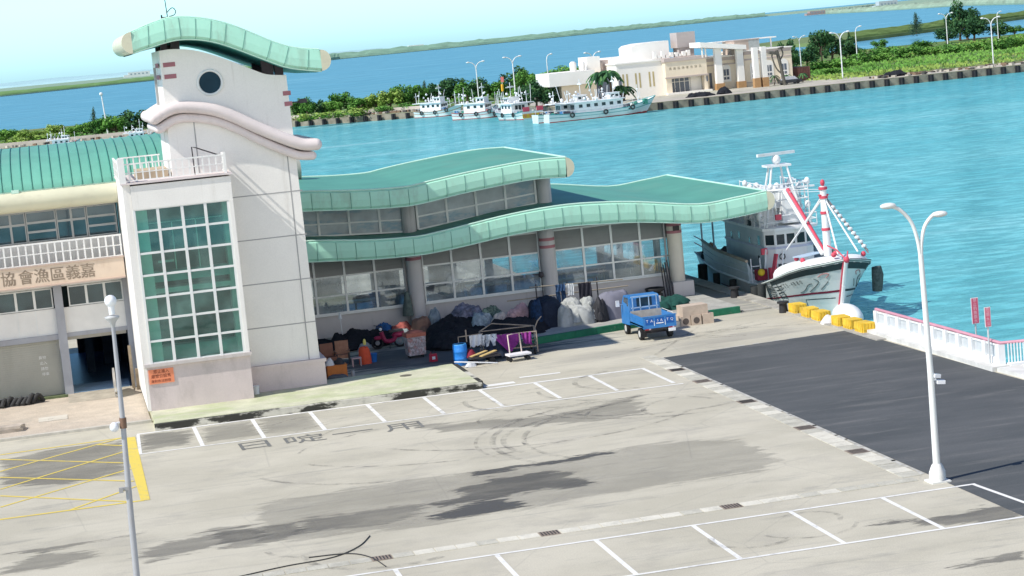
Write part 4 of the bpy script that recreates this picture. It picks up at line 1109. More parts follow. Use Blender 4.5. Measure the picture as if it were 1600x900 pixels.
# clerestory
YC = 93.2
Cw = MB()
for a, b_ in ((9.0, 9.7), (15.62, 15.9), (21.85, 22.3)): Cw.box(a, b_, YC, YC+.2, 4.3, 6.6)
Cw.box(9.0, 22.3, YC, YC+.2, 4.2, 4.55)
Cw.box(22.1, 22.3, YC+.2, 101, 4.3, 6.55); Cw.box(9.0, 22.3, 100.8, 101, 4.3, 6.5)
Cw.build('clerestory_wall', M_wall2, hall)
for X in (15.68, 22.15):
    q = MB(); q.cyl((X, 93.15, 4.3), (X, 93.15, 6.6), .33, n=24); q.build('column', M_wall2, hall)
for xs, zb, zm, zt in (([9.7, 10.15, 11.55, 12.95, 14.35, 15.55], (4.97, 4.62), (5.5, 5.18), (6.2, 5.98)), ([16.1, 17.5, 18.9, 20.3, 21.75], (4.66, 5.25), (5.24, 5.72), (6.02, 6.45))):
    a, b_ = xs[0], xs[-1]
    ln = lambda p_, x: p_[0]+(p_[1]-p_[0])*(x-a)/(b_-a)
    W = MB(); fr = .05
    for x in xs: W.box(x-fr, x+fr, YC-.06, YC+.06, ln(zb, x), ln(zt, x)+.25)
    for p_ in (zb, zm, zt):
        W.add([(a, YC-.055, p_[0]-.035), (b_, YC-.055, p_[1]-.035), (b_, YC-.055, p_[1]+.035), (a, YC-.055, p_[0]+.035), (a, YC+.05, p_[0]-.035), (b_, YC+.05, p_[1]-.035), (b_, YC+.05, p_[1]+.035), (a, YC+.05, p_[0]+.035)], [(0, 1, 2, 3), (3, 2, 6, 7), (0, 4, 5, 1)])
    w_ = W.build('window', M_frame, hall)
    G = MB()
    for x0, x1 in zip(xs, xs[1:]):
        for p0, p1 in ((zb, zm), (zm, zt)):
            G.add([(x0+fr, YC, ln(p0, x0)+.035), (x1-fr, YC, ln(p0, x1)+.035), (x1-fr, YC, ln(p1, x1)-.035), (x0+fr, YC, ln(p1, x0)-.035)], [(0, 1, 2, 3)])
    G.build('glass', mat('grey_blind_glass', (.38, .42, .44), .2, .35, .8, spec=.5, stain=(.16, .30, .38), stain_amt=.8, stain_scale=(.5, .5, 1.3), stain_lo=.45, stain_hi=.6), w_)
# white furniture seen through the glass
rnd = random.Random(9)
tb0 = None
for i, (x, y) in enumerate(((11.5, 96), (14, 98.5), (17.2, 97), (20.3, 99), (24.3, 97), (13, 101.5), (18.5, 102), (25.5, 100.5))):
    if tb0 is None:
        tb0 = empty('sorting_table', (x, y, .29), 'pale sorting table seen through the windows of the market hall', 'table', 'tables inside the market hall')
        q = MB(); q.box(x-1.1, x+1.1, y-.45, y+.45, 1.02, 1.1); q.build('table_top', mat('white_laminate', (.75, .76, .75), .4), tb0)
        for sx in (-1, 1):
            for sy in (-.38, .38): q = MB(); q.box(x+sx-.03, x+sx+.03, y+sy-.03, y+sy+.03, .29, 1.02); q.build('leg', M_frame, tb0)
    else: copy_tree(tb0, (x, y, .29), rnd.uniform(-.1, .1))

# ------------------------------------------------------------------ blue pickup truck (tail towards the lot)
M_blue = mat('blue_truck_paint', (.03, .20, .52), .4, .15, 2, spec=.45, stain=(.14, .24, .36), stain_amt=.5, stain_scale=(2, 2, 2))
M_blue2 = mat('dark_blue_recess', (.008, .10, .38), .5, .1)
M_bed = mat('pale_bed_boards', (.42, .40, .36), .8, .2, 4)
M_tyre = mat('tyre_rubber', (.025, .025, .027), .85)
M_wheel = mat('white_wheel', (.6, .6, .58), .5)
M_chrome = mat('mirror_white', (.75, .76, .78), .4)
tx, ty = 23.72, 81.35
truck = empty('pickup_truck', (tx, ty, 0), 'small blue flatbed pickup truck parked tail-first beside the green kerb', 'truck')
hw = .74
def P(q, n, m, par=None): return q.build(n, m, par or truck)
q = MB()   # bed: floor, three panels
q.box(tx-hw, tx+hw, ty, ty+2.05, .62, .69, 0)
q.box(tx-hw, tx+hw, ty-.02, ty+.03, .56, 1.07, 0)
for s_ in (-1, 1): q.box(tx+s_*hw-(.04 if s_ > 0 else 0), tx+s_*hw+(.04 if s_ < 0 else 0), ty+.03, ty+2.05, .60, 1.05, 0)
q.box(tx-hw, tx+hw, ty+2.02, ty+2.07, .66, 1.08, 0)
bed = P(q, 'cargo_bed', M_blue)
q = MB(); q.box(tx-hw+.05, tx+hw-.05, ty+.04, ty+2.0, .692, .71); q.box(tx-hw+.04, tx+hw-.04, ty+1.99, ty+2.018, .71, 1.12); P(q, 'bed_lining', M_bed, bed)
q = MB(); q.box(tx-hw-.01, tx+hw+.01, ty-.03, ty+.04, 1.06, 1.095)
for s_ in (-1, 1):
    for z in (.74, .84, .94): q.box(tx+s_*(hw+.004)-.006, tx+s_*(hw+.004)+.006, ty+.05, ty+2.0, z-.012, z+.012)
P(q, 'panel_rib', M_blue, bed)
q = MB()
for a, b_ in ((-.64, -.28), (-.2, .2), (.28, .64)): q.box(tx+a, tx+b_, ty-.0245, ty-.0205, .72, 1.01)
tg = P(q, 'tailgate_recess', M_blue2, bed)
q = MB(); wl = mat('white_truck_letter', (.78, .8, .82), .6)
for s_, x_, sz in (('T', -.56, .13), ('A', -.36, .13), ('5', -.08, .11), ('A', .08, .13), ('T', .36, .13), ('Q', .55, .13)): q.text(s_, (tx+x_, ty-.026, .88), (1, 0, 0), (0, 0, 1), sz*1.3)
q.box(tx-.16, tx+.17, ty-.03, ty-.0255, .745, .79)
for a in (-.245, .245): q.box(tx+a-.012, tx+a+.012, ty-.03, ty-.0205, .66, .88)
P(q, 'tailgate_lettering', wl, bed)
q = MB(); q.box(tx+.36, tx+.68, ty-.05, ty-.03, .36, .50); P(q, 'number_plate', wl)
for s_ in (-1, 1):
    q = MB(); q.box(tx+s_*.53-.13, tx+s_*.53+.13, ty-.0, ty+.05, .50, .585); l_ = P(q, 'tail_light', mat('red_lens', (.45, .03, .04), .3))
    q = MB(); q.box(tx+s_*.53+.03, tx+s_*.53+.12, ty-.006, ty+.0, .505, .58); P(q, 'reverse_lens', mat('pale_lens', (.7, .55, .6), .3), l_)
q = MB(); q.box(tx-.7, tx+.7, ty+.05, ty+.1, .46, .6); 
for a in (-.3, -.1, .12, .3): q.cyl((tx+a, ty+.02, .6), (tx+a*.9, ty+.12, .42), .012, n=5)
q.box(tx-.35, tx-.28, ty+.1, ty+3.2, .4, .52); q.box(tx+.28, tx+.35, ty+.1, ty+3.2, .4, .52); q.box(tx-.6, tx+.6, ty+.75, ty+.85, .26, .36)
P(q, 'chassis', M_steel)
for s_ in (-1, 1):
    q = MB(); q.box(tx+s_*.6-.1, tx+s_*.6+.1, ty+.42, ty+.44, .14, .5); P(q, 'mud_flap', M_tyre)
# cab
q = MB(); c0 = ty+2.15
sec = [(c0, .5), (c0, 1.66), (c0+.12, 1.74), (c0+.85, 1.74), (c0+1.2, 1.2), (c0+1.25, .75), (c0+1.25, .45)]
for s_ in (-1, 1): q.add([(tx+s_*hw*(.93 if z > 1.3 else 1), y, z) for y, z in sec], [tuple(range(7)) if s_ < 0 else tuple(range(6, -1, -1))])
A = [(tx-hw*(.93 if z > 1.3 else 1), y, z) for y, z in sec]; B = [(tx+hw*(.93 if z > 1.3 else 1), y, z) for y, z in sec]
q.add(A+B, [(i, i+1, 7+i+1, 7+i) for i in range(6)])
cab = P(q, 'cab', M_blue)
q = MB(); q.box(tx-.35, tx+.35, c0-.008, c0-.003, 1.28, 1.66); P(q, 'rear_window', mat('cab_glass', (.02, .05, .08), .1, .1, spec=.6), cab)
q = MB()
for s_ in (-1, 1): q.add([(tx+s_*(hw*.945+.004), c0+.12, 1.3), (tx+s_*(hw*.945+.004), c0+.12, 1.68), (tx+s_*(hw*.945+.004), c0+.75, 1.68), (tx+s_*(hw*.945+.004), c0+.95, 1.3)], [(0, 1, 2, 3)])
P(q, 'side_window', MATS['cab_glass'], cab)
q = MB()
for x_ in (-.55, -.2, .2, .55): q.box(tx+x_-.018, tx+x_+.018, c0-.07, c0-.03, 1.05, 1.72)
q.box(tx-.62, tx+.62, c0-.07, c0-.03, 1.7, 1.75); q.box(tx-.62, tx+.62, c0-.07, c0-.03, 1.22, 1.26)
P(q, 'headboard_frame', mat('pale_blue_bars', (.35, .50, .68), .5), cab)
q = MB(); q.obox((tx-.2, c0+.25, 1.45), (.42, .1, .5), 0); q.obox((tx+.22, c0+.25, 1.45), (.42, .1, .5), 0); P(q, 'seat_back', mat('pinkish_seat', (.6, .45, .42), .8), cab)
for s_ in (-1, 1):
    q = MB(); q.cyl((tx+s_*hw*.95, c0+1.0, 1.3), (tx+s_*(hw+.2), c0+.95, 1.38), .014, n=5); q.obox((tx+s_*(hw+.22), c0+.95, 1.38), (.16, .06, .27), 0); P(q, 'wing_mirror', M_chrome, cab)
    q = MB(); q.cyl((tx+s_*(hw-.03), ty+.25, 1.12), (tx+s_*(hw-.03), ty+1.9, 1.12), .014, n=5); q.cyl((tx+s_*(hw-.03), ty+.25, 1.0), (tx+s_*(hw-.03), ty+.25, 1.12), .012, n=5); q.cyl((tx+s_*(hw-.03), ty+1.0, 1.0), (tx+s_*(hw-.03), ty+1.0, 1.12), .012, n=5)
    if s_ > 0: P(q, 'bed_rail', M_chrome)
    for yy in (ty+.78, ty+2.95):
        X = tx+s_*.64
        q = MB(); q.cyl((X-.08, yy, .27), (X+.08, yy, .27), .27, n=22); w_ = P(q, 'wheel', M_tyre)
        q = MB(); q.cyl((X+s_*.06, yy, .27), (X+s_*.086, yy, .27), .165, .15, n=16); P(q, 'rim', M_wheel, w_)
q = MB(); q.obox((tx+.1, ty+1.0, .73), (.5, .3, .05), .3); P(q, 'bed_mat', M_bed, bed)

truck.scale = (.96, .96, .96)
# ------------------------------------------------------------------ concrete crates right of the truck
M_crate = mat('tan_block', (.55, .45, .36), .9, .15, 3, stain=(.35, .27, .2), stain_amt=.5, stain_scale=(2, 2, 2))
lab = ['long tan block lying on top of the stack right of the truck', 'lower tan block with round hole nearest the blue truck', 'middle lower tan block with round hole under the long one', 'lower tan block at the right end of the stack']
def tblock(x, y, z, sx, sy, sz, l_, hole=True, rz=0.0):
    r_ = empty('hollow_block', (x, y, z), l_, 'block', 'tan blocks stacked right of the truck')
    q = MB(); q.obox((x, y, z+sz/2), (sx, sy, sz), rz); q.build('body', M_crate, r_)
    if hole:
        q = MB(); n = 18; q.add([(x+.14*math.cos(2*math.pi*i/n), y-sy/2-.004, z+sz*.48+.14*math.sin(2*math.pi*i/n)) for i in range(n)], [tuple(range(n))]); q.build('hole', mat('dark_hole', (.12, .10, .09), .95), r_)
tblock(25.75, 84.75, 0, .44, .9, .42, lab[1]); tblock(26.22, 84.7, 0, .44, .9, .42, lab[2]); tblock(26.75, 84.72, 0, .5, .9, .44, lab[3], False)
tblock(26.2, 84.7, .425, 1.15, .75, .42, lab[0], False, .05)
# white rubble pieces beside
q = MB(); q.obox((25.2, 84.5, .12), (.5, .5, .24), .4); q.obox((25.0, 84.2, .08), (.3, .3, .16), .9)
tag(q.build('rubble', mat('white_rubble', (.66, .63, .57), .9, .2, 3)), 'white rubble lump on the ground between truck and tan blocks', 'rubble')

# ------------------------------------------------------------------ yellow quay blocks
M_yel = mat('yellow_block_paint', (.80, .53, .055), .75, .2, 3, stain=(.42, .30, .1), stain_amt=.6, stain_scale=(2, 2, 2))
places = [(30.72, 83.95), (30.68, 82.35), (30.68, 81.1), (30.76, 79.05), (30.82, 77.95), (30.84, 76.75)]
names = ['yellow grooved block nearest the boat fender tyre', 'second yellow grooved block from the boat fender', 'third yellow block, beside a white sack', 'yellow block just right of the white sack on the quay edge', 'second yellow block from the white harbour fence', 'yellow slotted block touching the end of the white fence']
for i, (x, y) in enumerate(places):
    r_ = empty('quay_block', (x, y, 0), names[i], 'block', 'yellow concrete blocks along the quay edge')
    rz = (.02, -.05, .06, -.03, .04, .12)[i]
    q = MB(); q.obox((x, y, .29), (.56, .8, .27), rz, 0, taper=.96)
    q.build('body', M_yel, r_)
    q = MB()
    for k in range(4): q.obox((x-.19+.125*k, y, .08), (.085, .78, .16), rz)
    for k in range(4): q.obox((x-.19+.125*k, y-.37, .23), (.085, .1, .38), rz)
    for k in range(5): q.obox((x-.25, y-.32+.16*k, .23), (.08, .1, .4), rz)
    q.build('leg', M_yel, r_)
q = MB(); q.lump(30.7, 80.15, .8, .7, .35, .0, 8, rough=.3); tag(q.build('sack', mat('white_sack', (.72, .70, .68), .9, .1)), 'white sack slumped between the yellow quay blocks', 'sack')
q = MB(); q.cyl((30.3, 84.6, 0), (30.3, 84.6, .42), .2, .17, n=14); q.cyl((30.3, 84.6, .42), (30.3, 84.6, .5), .26, n=14)
tag(q.build('bollard', mat('black_iron', (.03, .03, .032), .6)), 'black iron mooring bollard at the quay edge beside the boat', 'bollard')
bo = bpy.data.objects['bollard']
copy_tree(bo, bo.location + Vector((0, 6.5, 0)), None, 'black iron mooring bollard in the shaded quay beside the raised bulwark')

# ------------------------------------------------------------------ harbour fence
fence = empty('harbour_fence', (31.25, 71, .14), 'white harbour fence with pink top rail along the quay', 'fence')
M_pinkrail = mat('pink_rail', (.55, .27, .33), .5, .1, 2)
M_fw = mat('white_fence_paint', (.80, .81, .80), .6, .06, 2)
q = MB(); q.tube([(31.25, 76.45, .92), (31.25, 65.45, .92), (33.0, 65.1, .92), (33.6, 64.6, 1.0), (36, 64.5, 1.0)], .075, 8, smooth=True, flat=.8); q.build('top_rail', M_pinkrail, fence)
ys = [76.35-i*1.08 for i in range(11)]
for y in ys:
    q = MB(); q.box(31.13, 31.37, y-.13, y+.13, .12, .87); q.build('post', M_fw, fence)
for a, b_ in zip(ys, ys[1:]):
    q = MB(); q.box(31.17, 31.33, b_+.13, a-.13, .15, .38)
    q.box(31.2, 31.3, b_+.131, a-.131, .79, .86)
    k = b_+.19
    while k < a-.17: q.box(31.235, 31.265, k, k+.035, .38, .8); k += .105
    q.build('panel', M_fw, fence)
q = MB()
for i in range(15):
    x = 31.45+i*.105; q.box(x, x+.035, 65.36-.02*i, 65.39-.02*i, .2, .9)
q.box(31.4, 33.0, 65.1, 65.4, .14, .22); q.build('panel', M_fw, fence)
q = MB(); q.box(33.0, 33.55, 64.8, 65.1, .13, .98); q.build('post', M_fw, fence)
q = MB()
for i in range(14): q.box(33.7+i*.14, 33.74+i*.14, 64.55, 64.59, .2, .96)
q.build('panel', M_fw, fence)
q = MB(); q.lump(32.3, 64.6, 1.3, .8, .3, .14, 4); tag(q.build('white_sheet', mat('white_sheet', (.78, .78, .76), .9)), 'white sheet heaped on the promenade behind the fence corner', 'sheet')
# red notice signs
M_sred = mat('red_sign_face', (.62, .10, .17), .6, .08, 3)
for nm, x, y, z0, z1, w_, l_, tx_ in (('a', 32.46, 70, .95, 1.88, .25, 'taller red vertical notice sign on a grey post beyond the fence', '禁止釣魚戲水'), ('b', 31.06, 66, 1.47, 2.13, .19, 'shorter red vertical notice sign with white border at the fence corner', '危險水深')):
    s_ = empty('notice_sign', (x, y, -.9 if nm == 'a' else .14), l_, 'sign')
    q = MB(); q.cyl((x, y, -1.0 if nm == 'a' else .14), (x, y, z1), .035, n=8); q.build('post', mat('galvanised', (.55, .57, .57), .5, metal=.0), s_)
    q = MB(); q.box(x-w_/2-.02, x+w_/2+.02, y-.05, y-.03, z0-.02, z1+.02, 0); q.build('border', M_fw, s_)
    q = MB(); q.box(x-w_/2, x+w_/2, y-.056, y-.052, z0, z1, 0); q.build('panel', M_sred, s_)
    q = MB(); n = len(tx_)
    for i, ch in enumerate(tx_): q.text(ch, (x, y-.058, z1-(i+.5)*(z1-z0)/n), (1, 0, 0), (0, 0, 1), min(w_*.85, (z1-z0)/n))
    q.build('lettering', mat('pinkish_letter', (.85, .55, .6), .6), s_)

# ------------------------------------------------------------------ lamp posts in the lot
M_lampw = mat('white_lamp_paint', (.74, .75, .72), .5, .06, 1, stain=(.5, .48, .42), stain_amt=.25, stain_scale=(3, 3, .5))
lamp = empty('street_lamp', (22.36, 51.25, 0), 'tall white double-arm street lamp at the corner of the asphalt road', 'street lamp')
q = MB(); q.lathe([(.25, 0), (.24, .28), (.16, .46), (.13, .5)], (22.36, 51.25, .0), 4); q.obox((22.36, 51.25, .02), (.55, .55, .05), .0)
q.build('base', mat('white_concrete_foot', (.72, .72, .68), .8, .12, 3), lamp)
q = MB(); q.tube([(22.36, 51.25, .4), (22.37, 51.25, 3), (22.33, 51.25, 6.2)], [.1, .085, .07], 14); pole = q.build('pole', M_lampw, lamp)
for sx, pts, hd in ((-1, [(22.32, 51.25, 6.1), (22.27, 51.25, 6.6), (22.13, 51.25, 7.1), (21.85, 51.25, 7.45), (21.62, 51.25, 7.58)], (21.5, 51.25, 7.61)), (1, [(22.34, 51.25, 6.1), (22.38, 51.25, 6.55), (22.5, 51.25, 6.95), (22.7, 51.25, 7.18), (22.82, 51.25, 7.23)], (22.95, 51.25, 7.235))):
    q = MB(); q.tube(smooth_curve(pts, 5), .05, 10); a_ = q.build('arm', M_lampw, lamp)
    q = MB(); q.ball(hd, .2, 14, 8, 0, 1.15, .7, .42); q.build('luminaire', mat('luminaire_white', (.76, .76, .72), .4), a_)
q = MB(); q.obox((22.52, 51.2, 2.9), (.18, .14, .1), .1, ry=.2); q.obox((22.62, 51.2, 2.72), (.22, .16, .1), -.1, ry=.1); q.box(22.36, 22.5, 51.2, 51.24, 2.78, 2.85)
q.build('camera_box', M_chrome, lamp)
lamp2 = empty('globe_lamp', (.66, 40, 0), 'slim grey pole with flared collar and white globe lamp before the office wing', 'street lamp')  # moved nearer by scaling about the camera; shadow then falls out of frame
q = MB(); q.tube([(.643, 40, 0), (.739, 40, 4.567), (.803, 40, 6.574), (.827, 40, 8.301)], [.068, .06, .048, .036], 12); q.build('pole', mat('grey_pole_paint', (.38, .385, .40), .4, .1, 1, stain=(.3, .25, .2), stain_amt=.3, stain_scale=(4, 4, 1)), lamp2)
q = MB(); q.lathe([(.04, 8.221), (.056, 8.301), (.137, 8.398), (.145, 8.422), (.056, 8.446)], (.827, 40, 0), 18); q.build('collar', mat('grey_collar', (.45, .45, .44), .5), lamp2)
q = MB(); q.lathe([(.056, 8.47), (.056, 8.583), (.072, 8.647)], (.835, 40, 0), 14); q.ball((.835, 40, 8.727), .1165, 16, 10); q.build('globe', mat('opal_globe', (.82, .83, .84), .3), lamp2)
q = MB(); q.ball((.626, 39.96, 6.301), .09, 14, 8, 0, 1, 1, 1.1); q.cyl((.643, 39.96, 6.374), (.803, 40, 6.374), .02, n=6); q.build('dome_camera', M_chrome, lamp2)
q = MB(); q.cyl((.795, 40, 6.253), (.803, 40, 6.454), .068, n=12); q.build('clamp', mat('brown_clamp', (.2, .12, .08), .8), lamp2)
q = MB(); q.box(.61, .763, 39.936, 40, 5.048, 5.112); q.obox((.61, 39.95, 5.064), (.08, .08, .1)); q.build('bracket', M_joint, lamp2)

# ------------------------------------------------------------------ gear heaped along the shaded hall front
M_net = mat('black_netting', (.016, .018, .024), .95, .35, 6, bump=.6)
M_navy = mat('navy_tarp', (.014, .022, .042), .85, .4, 4, bump=.4)
def heap(name, m, label, cat, *args, **kw):
    q = MB(); q.lump(*args, **kw)
    cx, cy, w_, d_, h_, z_, sd_ = (list(args)+[0, 1])[:7]
    rr = random.Random(sd_*13+1)
    if w_ > .7 and kw.get('sharp', 2.4) < 6:
        for i in range(7 if w_ > 2 else 4):
            u, v = rr.uniform(-.34, .34), rr.uniform(-.42, .1)
            f_ = rr.uniform(.28, .5)
            q.lump(cx+u*w_, cy+v*d_, w_*f_, d_*f_*1.1, h_*rr.uniform(.3, .55), z_ + h_*.8*max(0, 1-(2*math.hypot(u, v))**2)*rr.uniform(.55, .9) - .03, sd_*3+i, rough=.4, n=14, rz=rr.random()*3, sharp=3.5)
    return tag(q.build(name, m), label, cat)
heap('net_heap', M_net, 'black heap of fishing net left of the red motorbike', 'fishing net', 12.5, 90.4, 3.2, 2.0, .8, 0, 1, rough=.35)
heap('net_heap', M_net, 'low black heap of net behind the brown armchairs', 'fishing net', 10.6, 90.6, 2.6, 2.0, .5, .0, 2)
heap('net_heap', M_net, 'tall black mound of netting right of the round column with red band', 'fishing net', 16.7, 89.6, 3.0, 2.6, .9, .0, 3, rough=.3, sharp=4)
heap('net_heap', M_net, 'low black sheet of netting behind the patterned wheeled bin', 'fishing net', 16.2, 87.0, 3.0, 2.0, .72, 0, 4, rough=.2, sharp=5)
heap('net_heap', M_net, 'long low black net heap below the pink sheet', 'fishing net', 18.9, 87.2, 3.6, 2.6, .85, .0, 5, rough=.25, sharp=4)
heap('covered_stack', M_navy, 'tall stack under a black tarpaulin beside the white sacks', 'stack', 20.45, 88.0, 1.8, 2.0, 1.3, .27, 6, rough=.1, sharp=7)
heap('blue_cloth', mat('dark_blue_cloth', (.012, .035, .085), .9, .8, 8), 'dark blue patterned cloth hanging over the black tarpaulin stack', 'cloth', 19.9, 87.3, .6, 1.0, 1.25, .27, 7, rough=.2, sharp=6)
heap('cloth_bundle', mat('lavender_cloth', (.19, .19, .25), .9, .7, 5, bump=.6), 'grey lavender cloth bundle on top of the black net mound', 'cloth', 17.3, 90.0, 1.6, 1.2, .6, .75, 8, rough=.35)
heap('cloth_bundle', mat('pale_blue_cloth', (.34, .41, .45), .9, .5, 6, bump=.6), 'pale blue white cloth sliding down the black net mound', 'cloth', 17.75, 89.0, 1.0, 1.3, .7, .4, 9, rough=.35)
heap('net_bag', mat('green_white_net', (.16, .22, .17), .95, .85, 9), 'green and white knotted net bundle left of the pink sheet', 'fishing net', 18.4, 89.5, 1.4, 1.4, .95, .3, 10, rough=.25)
heap('pink_sheet', mat('pink_sheet', (.52, .33, .33), .9, .35, 4, bump=.5), 'pink sheet spread over the long black net heap', 'sheet', 19.35, 88.2, 1.25, 1.0, .62, .62, 11, rough=.35, sharp=3.5)
heap('cream_sheet', mat('cream_sheet', (.55, .48, .42), .9, .2, 4), 'cream sheet between green net bundle and pink sheet', 'sheet', 18.6, 88.5, .95, .7, .4, .62, 12, rough=.35)
heap('tarp_bundle', mat('blue_tarp', (.02, .10, .28), .8, .5, 5, bump=.5), 'blue tarpaulin bundle against the wall left of the column', 'tarpaulin', 13.75, 91.2, 1.1, .9, .55, .27, 13, rough=.3)
heap('tarp_bundle', mat('red_tarp', (.33, .09, .075), .8, .4, 5, bump=.5), 'faded red tarpaulin bundle beside the blue one', 'tarpaulin', 14.5, 91.0, 1.2, .8, .55, .27, 14, rough=.3)
heap('grey_sheet', mat('grey_green_sheet', (.27, .32, .32), .9, .2, 3), 'grey sheet draped in front of the red tarpaulin', 'sheet', 14.35, 90.2, 1.5, 1.2, .62, 0, 15, rough=.25)
heap('brown_cover', mat('brown_cover', (.25, .15, .11), .9, .2, 3), 'brown cover over boxes at the foot of the column', 'cover', 15.35, 90.7, 1.1, 1.0, .98, 0, 16, rough=.12, sharp=5)
heap('grey_cover', mat('blue_grey_cover', (.25, .30, .33), .9, .2, 3), 'blue grey cover leaning between brown cover and net mound', 'cover', 16.0, 90.9, .8, .9, 1.2, 0, 17, rough=.2, sharp=4)
heap('grey_rag', mat('grey_rag', (.30, .32, .34), .9, .2, 4), 'grey rag on the ground before the black net heap', 'rag', 12.6, 89.3, .9, .5, .3, 0, 18)
heap('green_net', mat('dark_green_net', (.015, .075, .06), .95, .35, 5), 'dark green net heap behind the blue truck', 'fishing net', 26.2, 88.6, 2.4, 2.0, .55, .27, 19)
heap('white_sack', mat('dirty_white_sack', (.40, .41, .39), .9, .25, 2.5, stain=(.25, .25, .2), stain_amt=.6, stain_scale=(2, 2, 2)), 'large dirty white sack at the bottom of the sack pile', 'sack', 21.85, 87.2, 1.6, 1.2, .85, .27, 20, rough=.22, sharp=5)
heap('white_sack', MATS['dirty_white_sack'], 'narrow white sack standing left in the sack pile', 'sack', 21.1, 87.0, .7, .9, .9, .27, 21, rough=.2, sharp=5)
heap('white_sack', MATS['dirty_white_sack'], 'white sack on top of the pile, left one', 'sack', 21.65, 87.8, .95, .8, .38, .98, 22, rough=.2, sharp=4)
heap('white_sack', MATS['dirty_white_sack'], 'white sack on top of the pile, right one', 'sack', 22.35, 87.8, .75, .7, .36, .98, 23, rough=.2, sharp=4)
heap('dark_bag', mat('black_bag', (.03, .03, .035), .7, .3, 4), 'black bag between white sacks and grey tarpaulin', 'bag', 22.75, 87.2, .8, .9, .95, .27, 24, rough=.25, sharp=4)
heap('grey_tarp', mat('grey_violet_tarp', (.19, .19, .235), .85, .15, 2), 'grey violet tarpaulin covering a stack left of the truck', 'tarpaulin', 23.55, 87.6, 1.7, 1.1, 1.25, .27, 25, rough=.08, sharp=9)
heap('hanging_cloth', mat('olive_cloth', (.10, .13, .12), .9, .4, 5), 'dark olive cloth hanging beside the column with red band', 'cloth', 15.05, 92.0, .5, .5, 1.1, .95, 26, rough=.3, sharp=3)

# clothes line
rk = empty('drying_rack', (22.0, 88.6, .27), 'bamboo drying pole on two stands before the hall wall', 'drying rack')
q = MB(); q.cyl((20.0, 88.6, 1.95), (24.3, 88.6, 1.8), .028, n=6); q.cyl((19.0, 88.9, 1.42), (24.6, 88.9, 1.45), .03, n=6); q.build('pole', mat('bamboo', (.30, .26, .2), .8), rk)
for x in (20.3, 23.1):
    q = MB(); q.cyl((x, 88.62, .27), (x, 88.62, 2.05), .03, n=6); q.build('stand', M_steel, rk)
def garment(name, x0, x1, z1, z0, m, label, legs=False):
    q = MB(); n = 10
    def strip(a, b, zt, zb):
        A = []; 
        rows = []
        for r_ in range(7):
            z = zt + (zb-zt)*r_/6
            rows.append([(a+(b-a)*i/n, 88.58-.03-.05*math.sin(i*1.9+r_*.7)-.02*r_, z) for i in range(n+1)])
        for A, B in zip(rows, rows[1:]): q.loft(A, B, 0, True)
    if legs:
        m_ = (x0+x1)/2; strip(x0, x1, z1, z1-.3); strip(x0, m_-.02, z1-.3, z0); strip(m_+.02, x1, z1-.3, z0)
    else: strip(x0, x1, z1, z0)
    tag(q.build(name, m), label, 'clothing', 'laundry on the bamboo pole')
garment('jeans', 21.15, 21.6, 1.93, .95, mat('denim', (.03, .07, .15), .9, .3, 6), 'dark blue jeans drying on the bamboo pole', True)
garment('towel', 21.68, 21.98, 1.9, 1.4, mat('white_towel', (.62, .64, .64), .9, .1), 'white towel drying between jeans and dark shirt')
garment('shirt', 22.2, 22.8, 1.88, 1.15, mat('black_shirt', (.025, .025, .035), .9, .3, 5), 'black shirt drying right of the white towel')
q = MB(); q.ball((21.35, 91.9, 2.05), .13, 8, 6, 0, 1, 1, 1.1, .5, 3); q.cyl((20.95, 91.9, 2.1), (21.4, 91.9, 2.06), .02, n=5); q.cyl((21.38, 91.95, .3), (21.36, 91.92, 2), .02, n=5)
tag(q.build('broom', M_steel), 'black broom standing bristles up beside the second column', 'broom')

# armchairs, stool, vest, pail
M_brn = mat('brown_vinyl', (.20, .085, .055), .6, .25, 4)
def armchair(x, y, rz, m, label):
    r_ = empty('armchair', (x, y, 0), label, 'chair')
    q = MB(); q.obox((x, y, .36), (.55, .55, .14), rz); q.build('seat', m, r_)
    q = MB(); q.obox((x+.27*math.sin(-rz), y+.27*math.cos(rz), .66), (.56, .12, .62), rz, rx=-.15); q.build('backrest', m, r_)
    for s_ in (-1, 1):
        cx, cy = x+s_*.3*math.cos(rz), y+s_*.3*math.sin(rz)
        q = MB(); q.obox((cx, cy, .55), (.08, .52, .06), rz); q.build('armrest', m, r_)
        for t_ in (-.22, .22):
            q = MB(); q.cyl((cx-t_*math.sin(rz), cy+t_*math.cos(rz), 0), (cx-t_*math.sin(rz), cy+t_*math.cos(rz), .54), .025, n=6); q.build('leg', M_steel, r_)
armchair(10.45, 85.6, .15, M_brn, 'dark brown armchair nearest the tower wall')
armchair(11.05, 85.9, -.2, mat('tan_vinyl', (.33, .17, .11), .6, .3, 4), 'lighter tan armchair right of the dark brown one')
r_ = empty('stool', (11.5, 84.85, 0), 'small pinkish stool in front of the tan armchair', 'stool')
q = MB(); q.box(11.3, 11.7, 84.7, 85.0, .33, .37); q.build('seat', mat('pink_stool', (.55, .38, .38), .6), r_)
for sx in (11.33, 11.67):
    for sy in (84.73, 84.97): q = MB(); q.cyl((sx, sy, 0), (sx, sy, .33), .02, n=6); q.build('leg', MATS['pink_stool'], r_)
heap('work_vest', mat('orange_vest', (.62, .09, .04), .8, .15, 4), 'bright orange work vest heaped beside the stool', 'vest', 11.92, 85.25, .55, .45, .72, 0, 31, rough=.15, sharp=9)
q = MB(); q.lathe([(.06, 0), (.07, .12), (.05, .2), (.03, .24)], (11.95, 85.15, .82), 10)
tag(q.build('bottle', mat('yellow_cap_bottle', (.7, .6, .15), .4)), 'small yellow bottle on top of the orange vest', 'bottle')
q = MB(); q.lathe([(.14, 0), (.18, .36), (.19, .37), (.16, .38)], (12.3, 85.45, 0), 16)
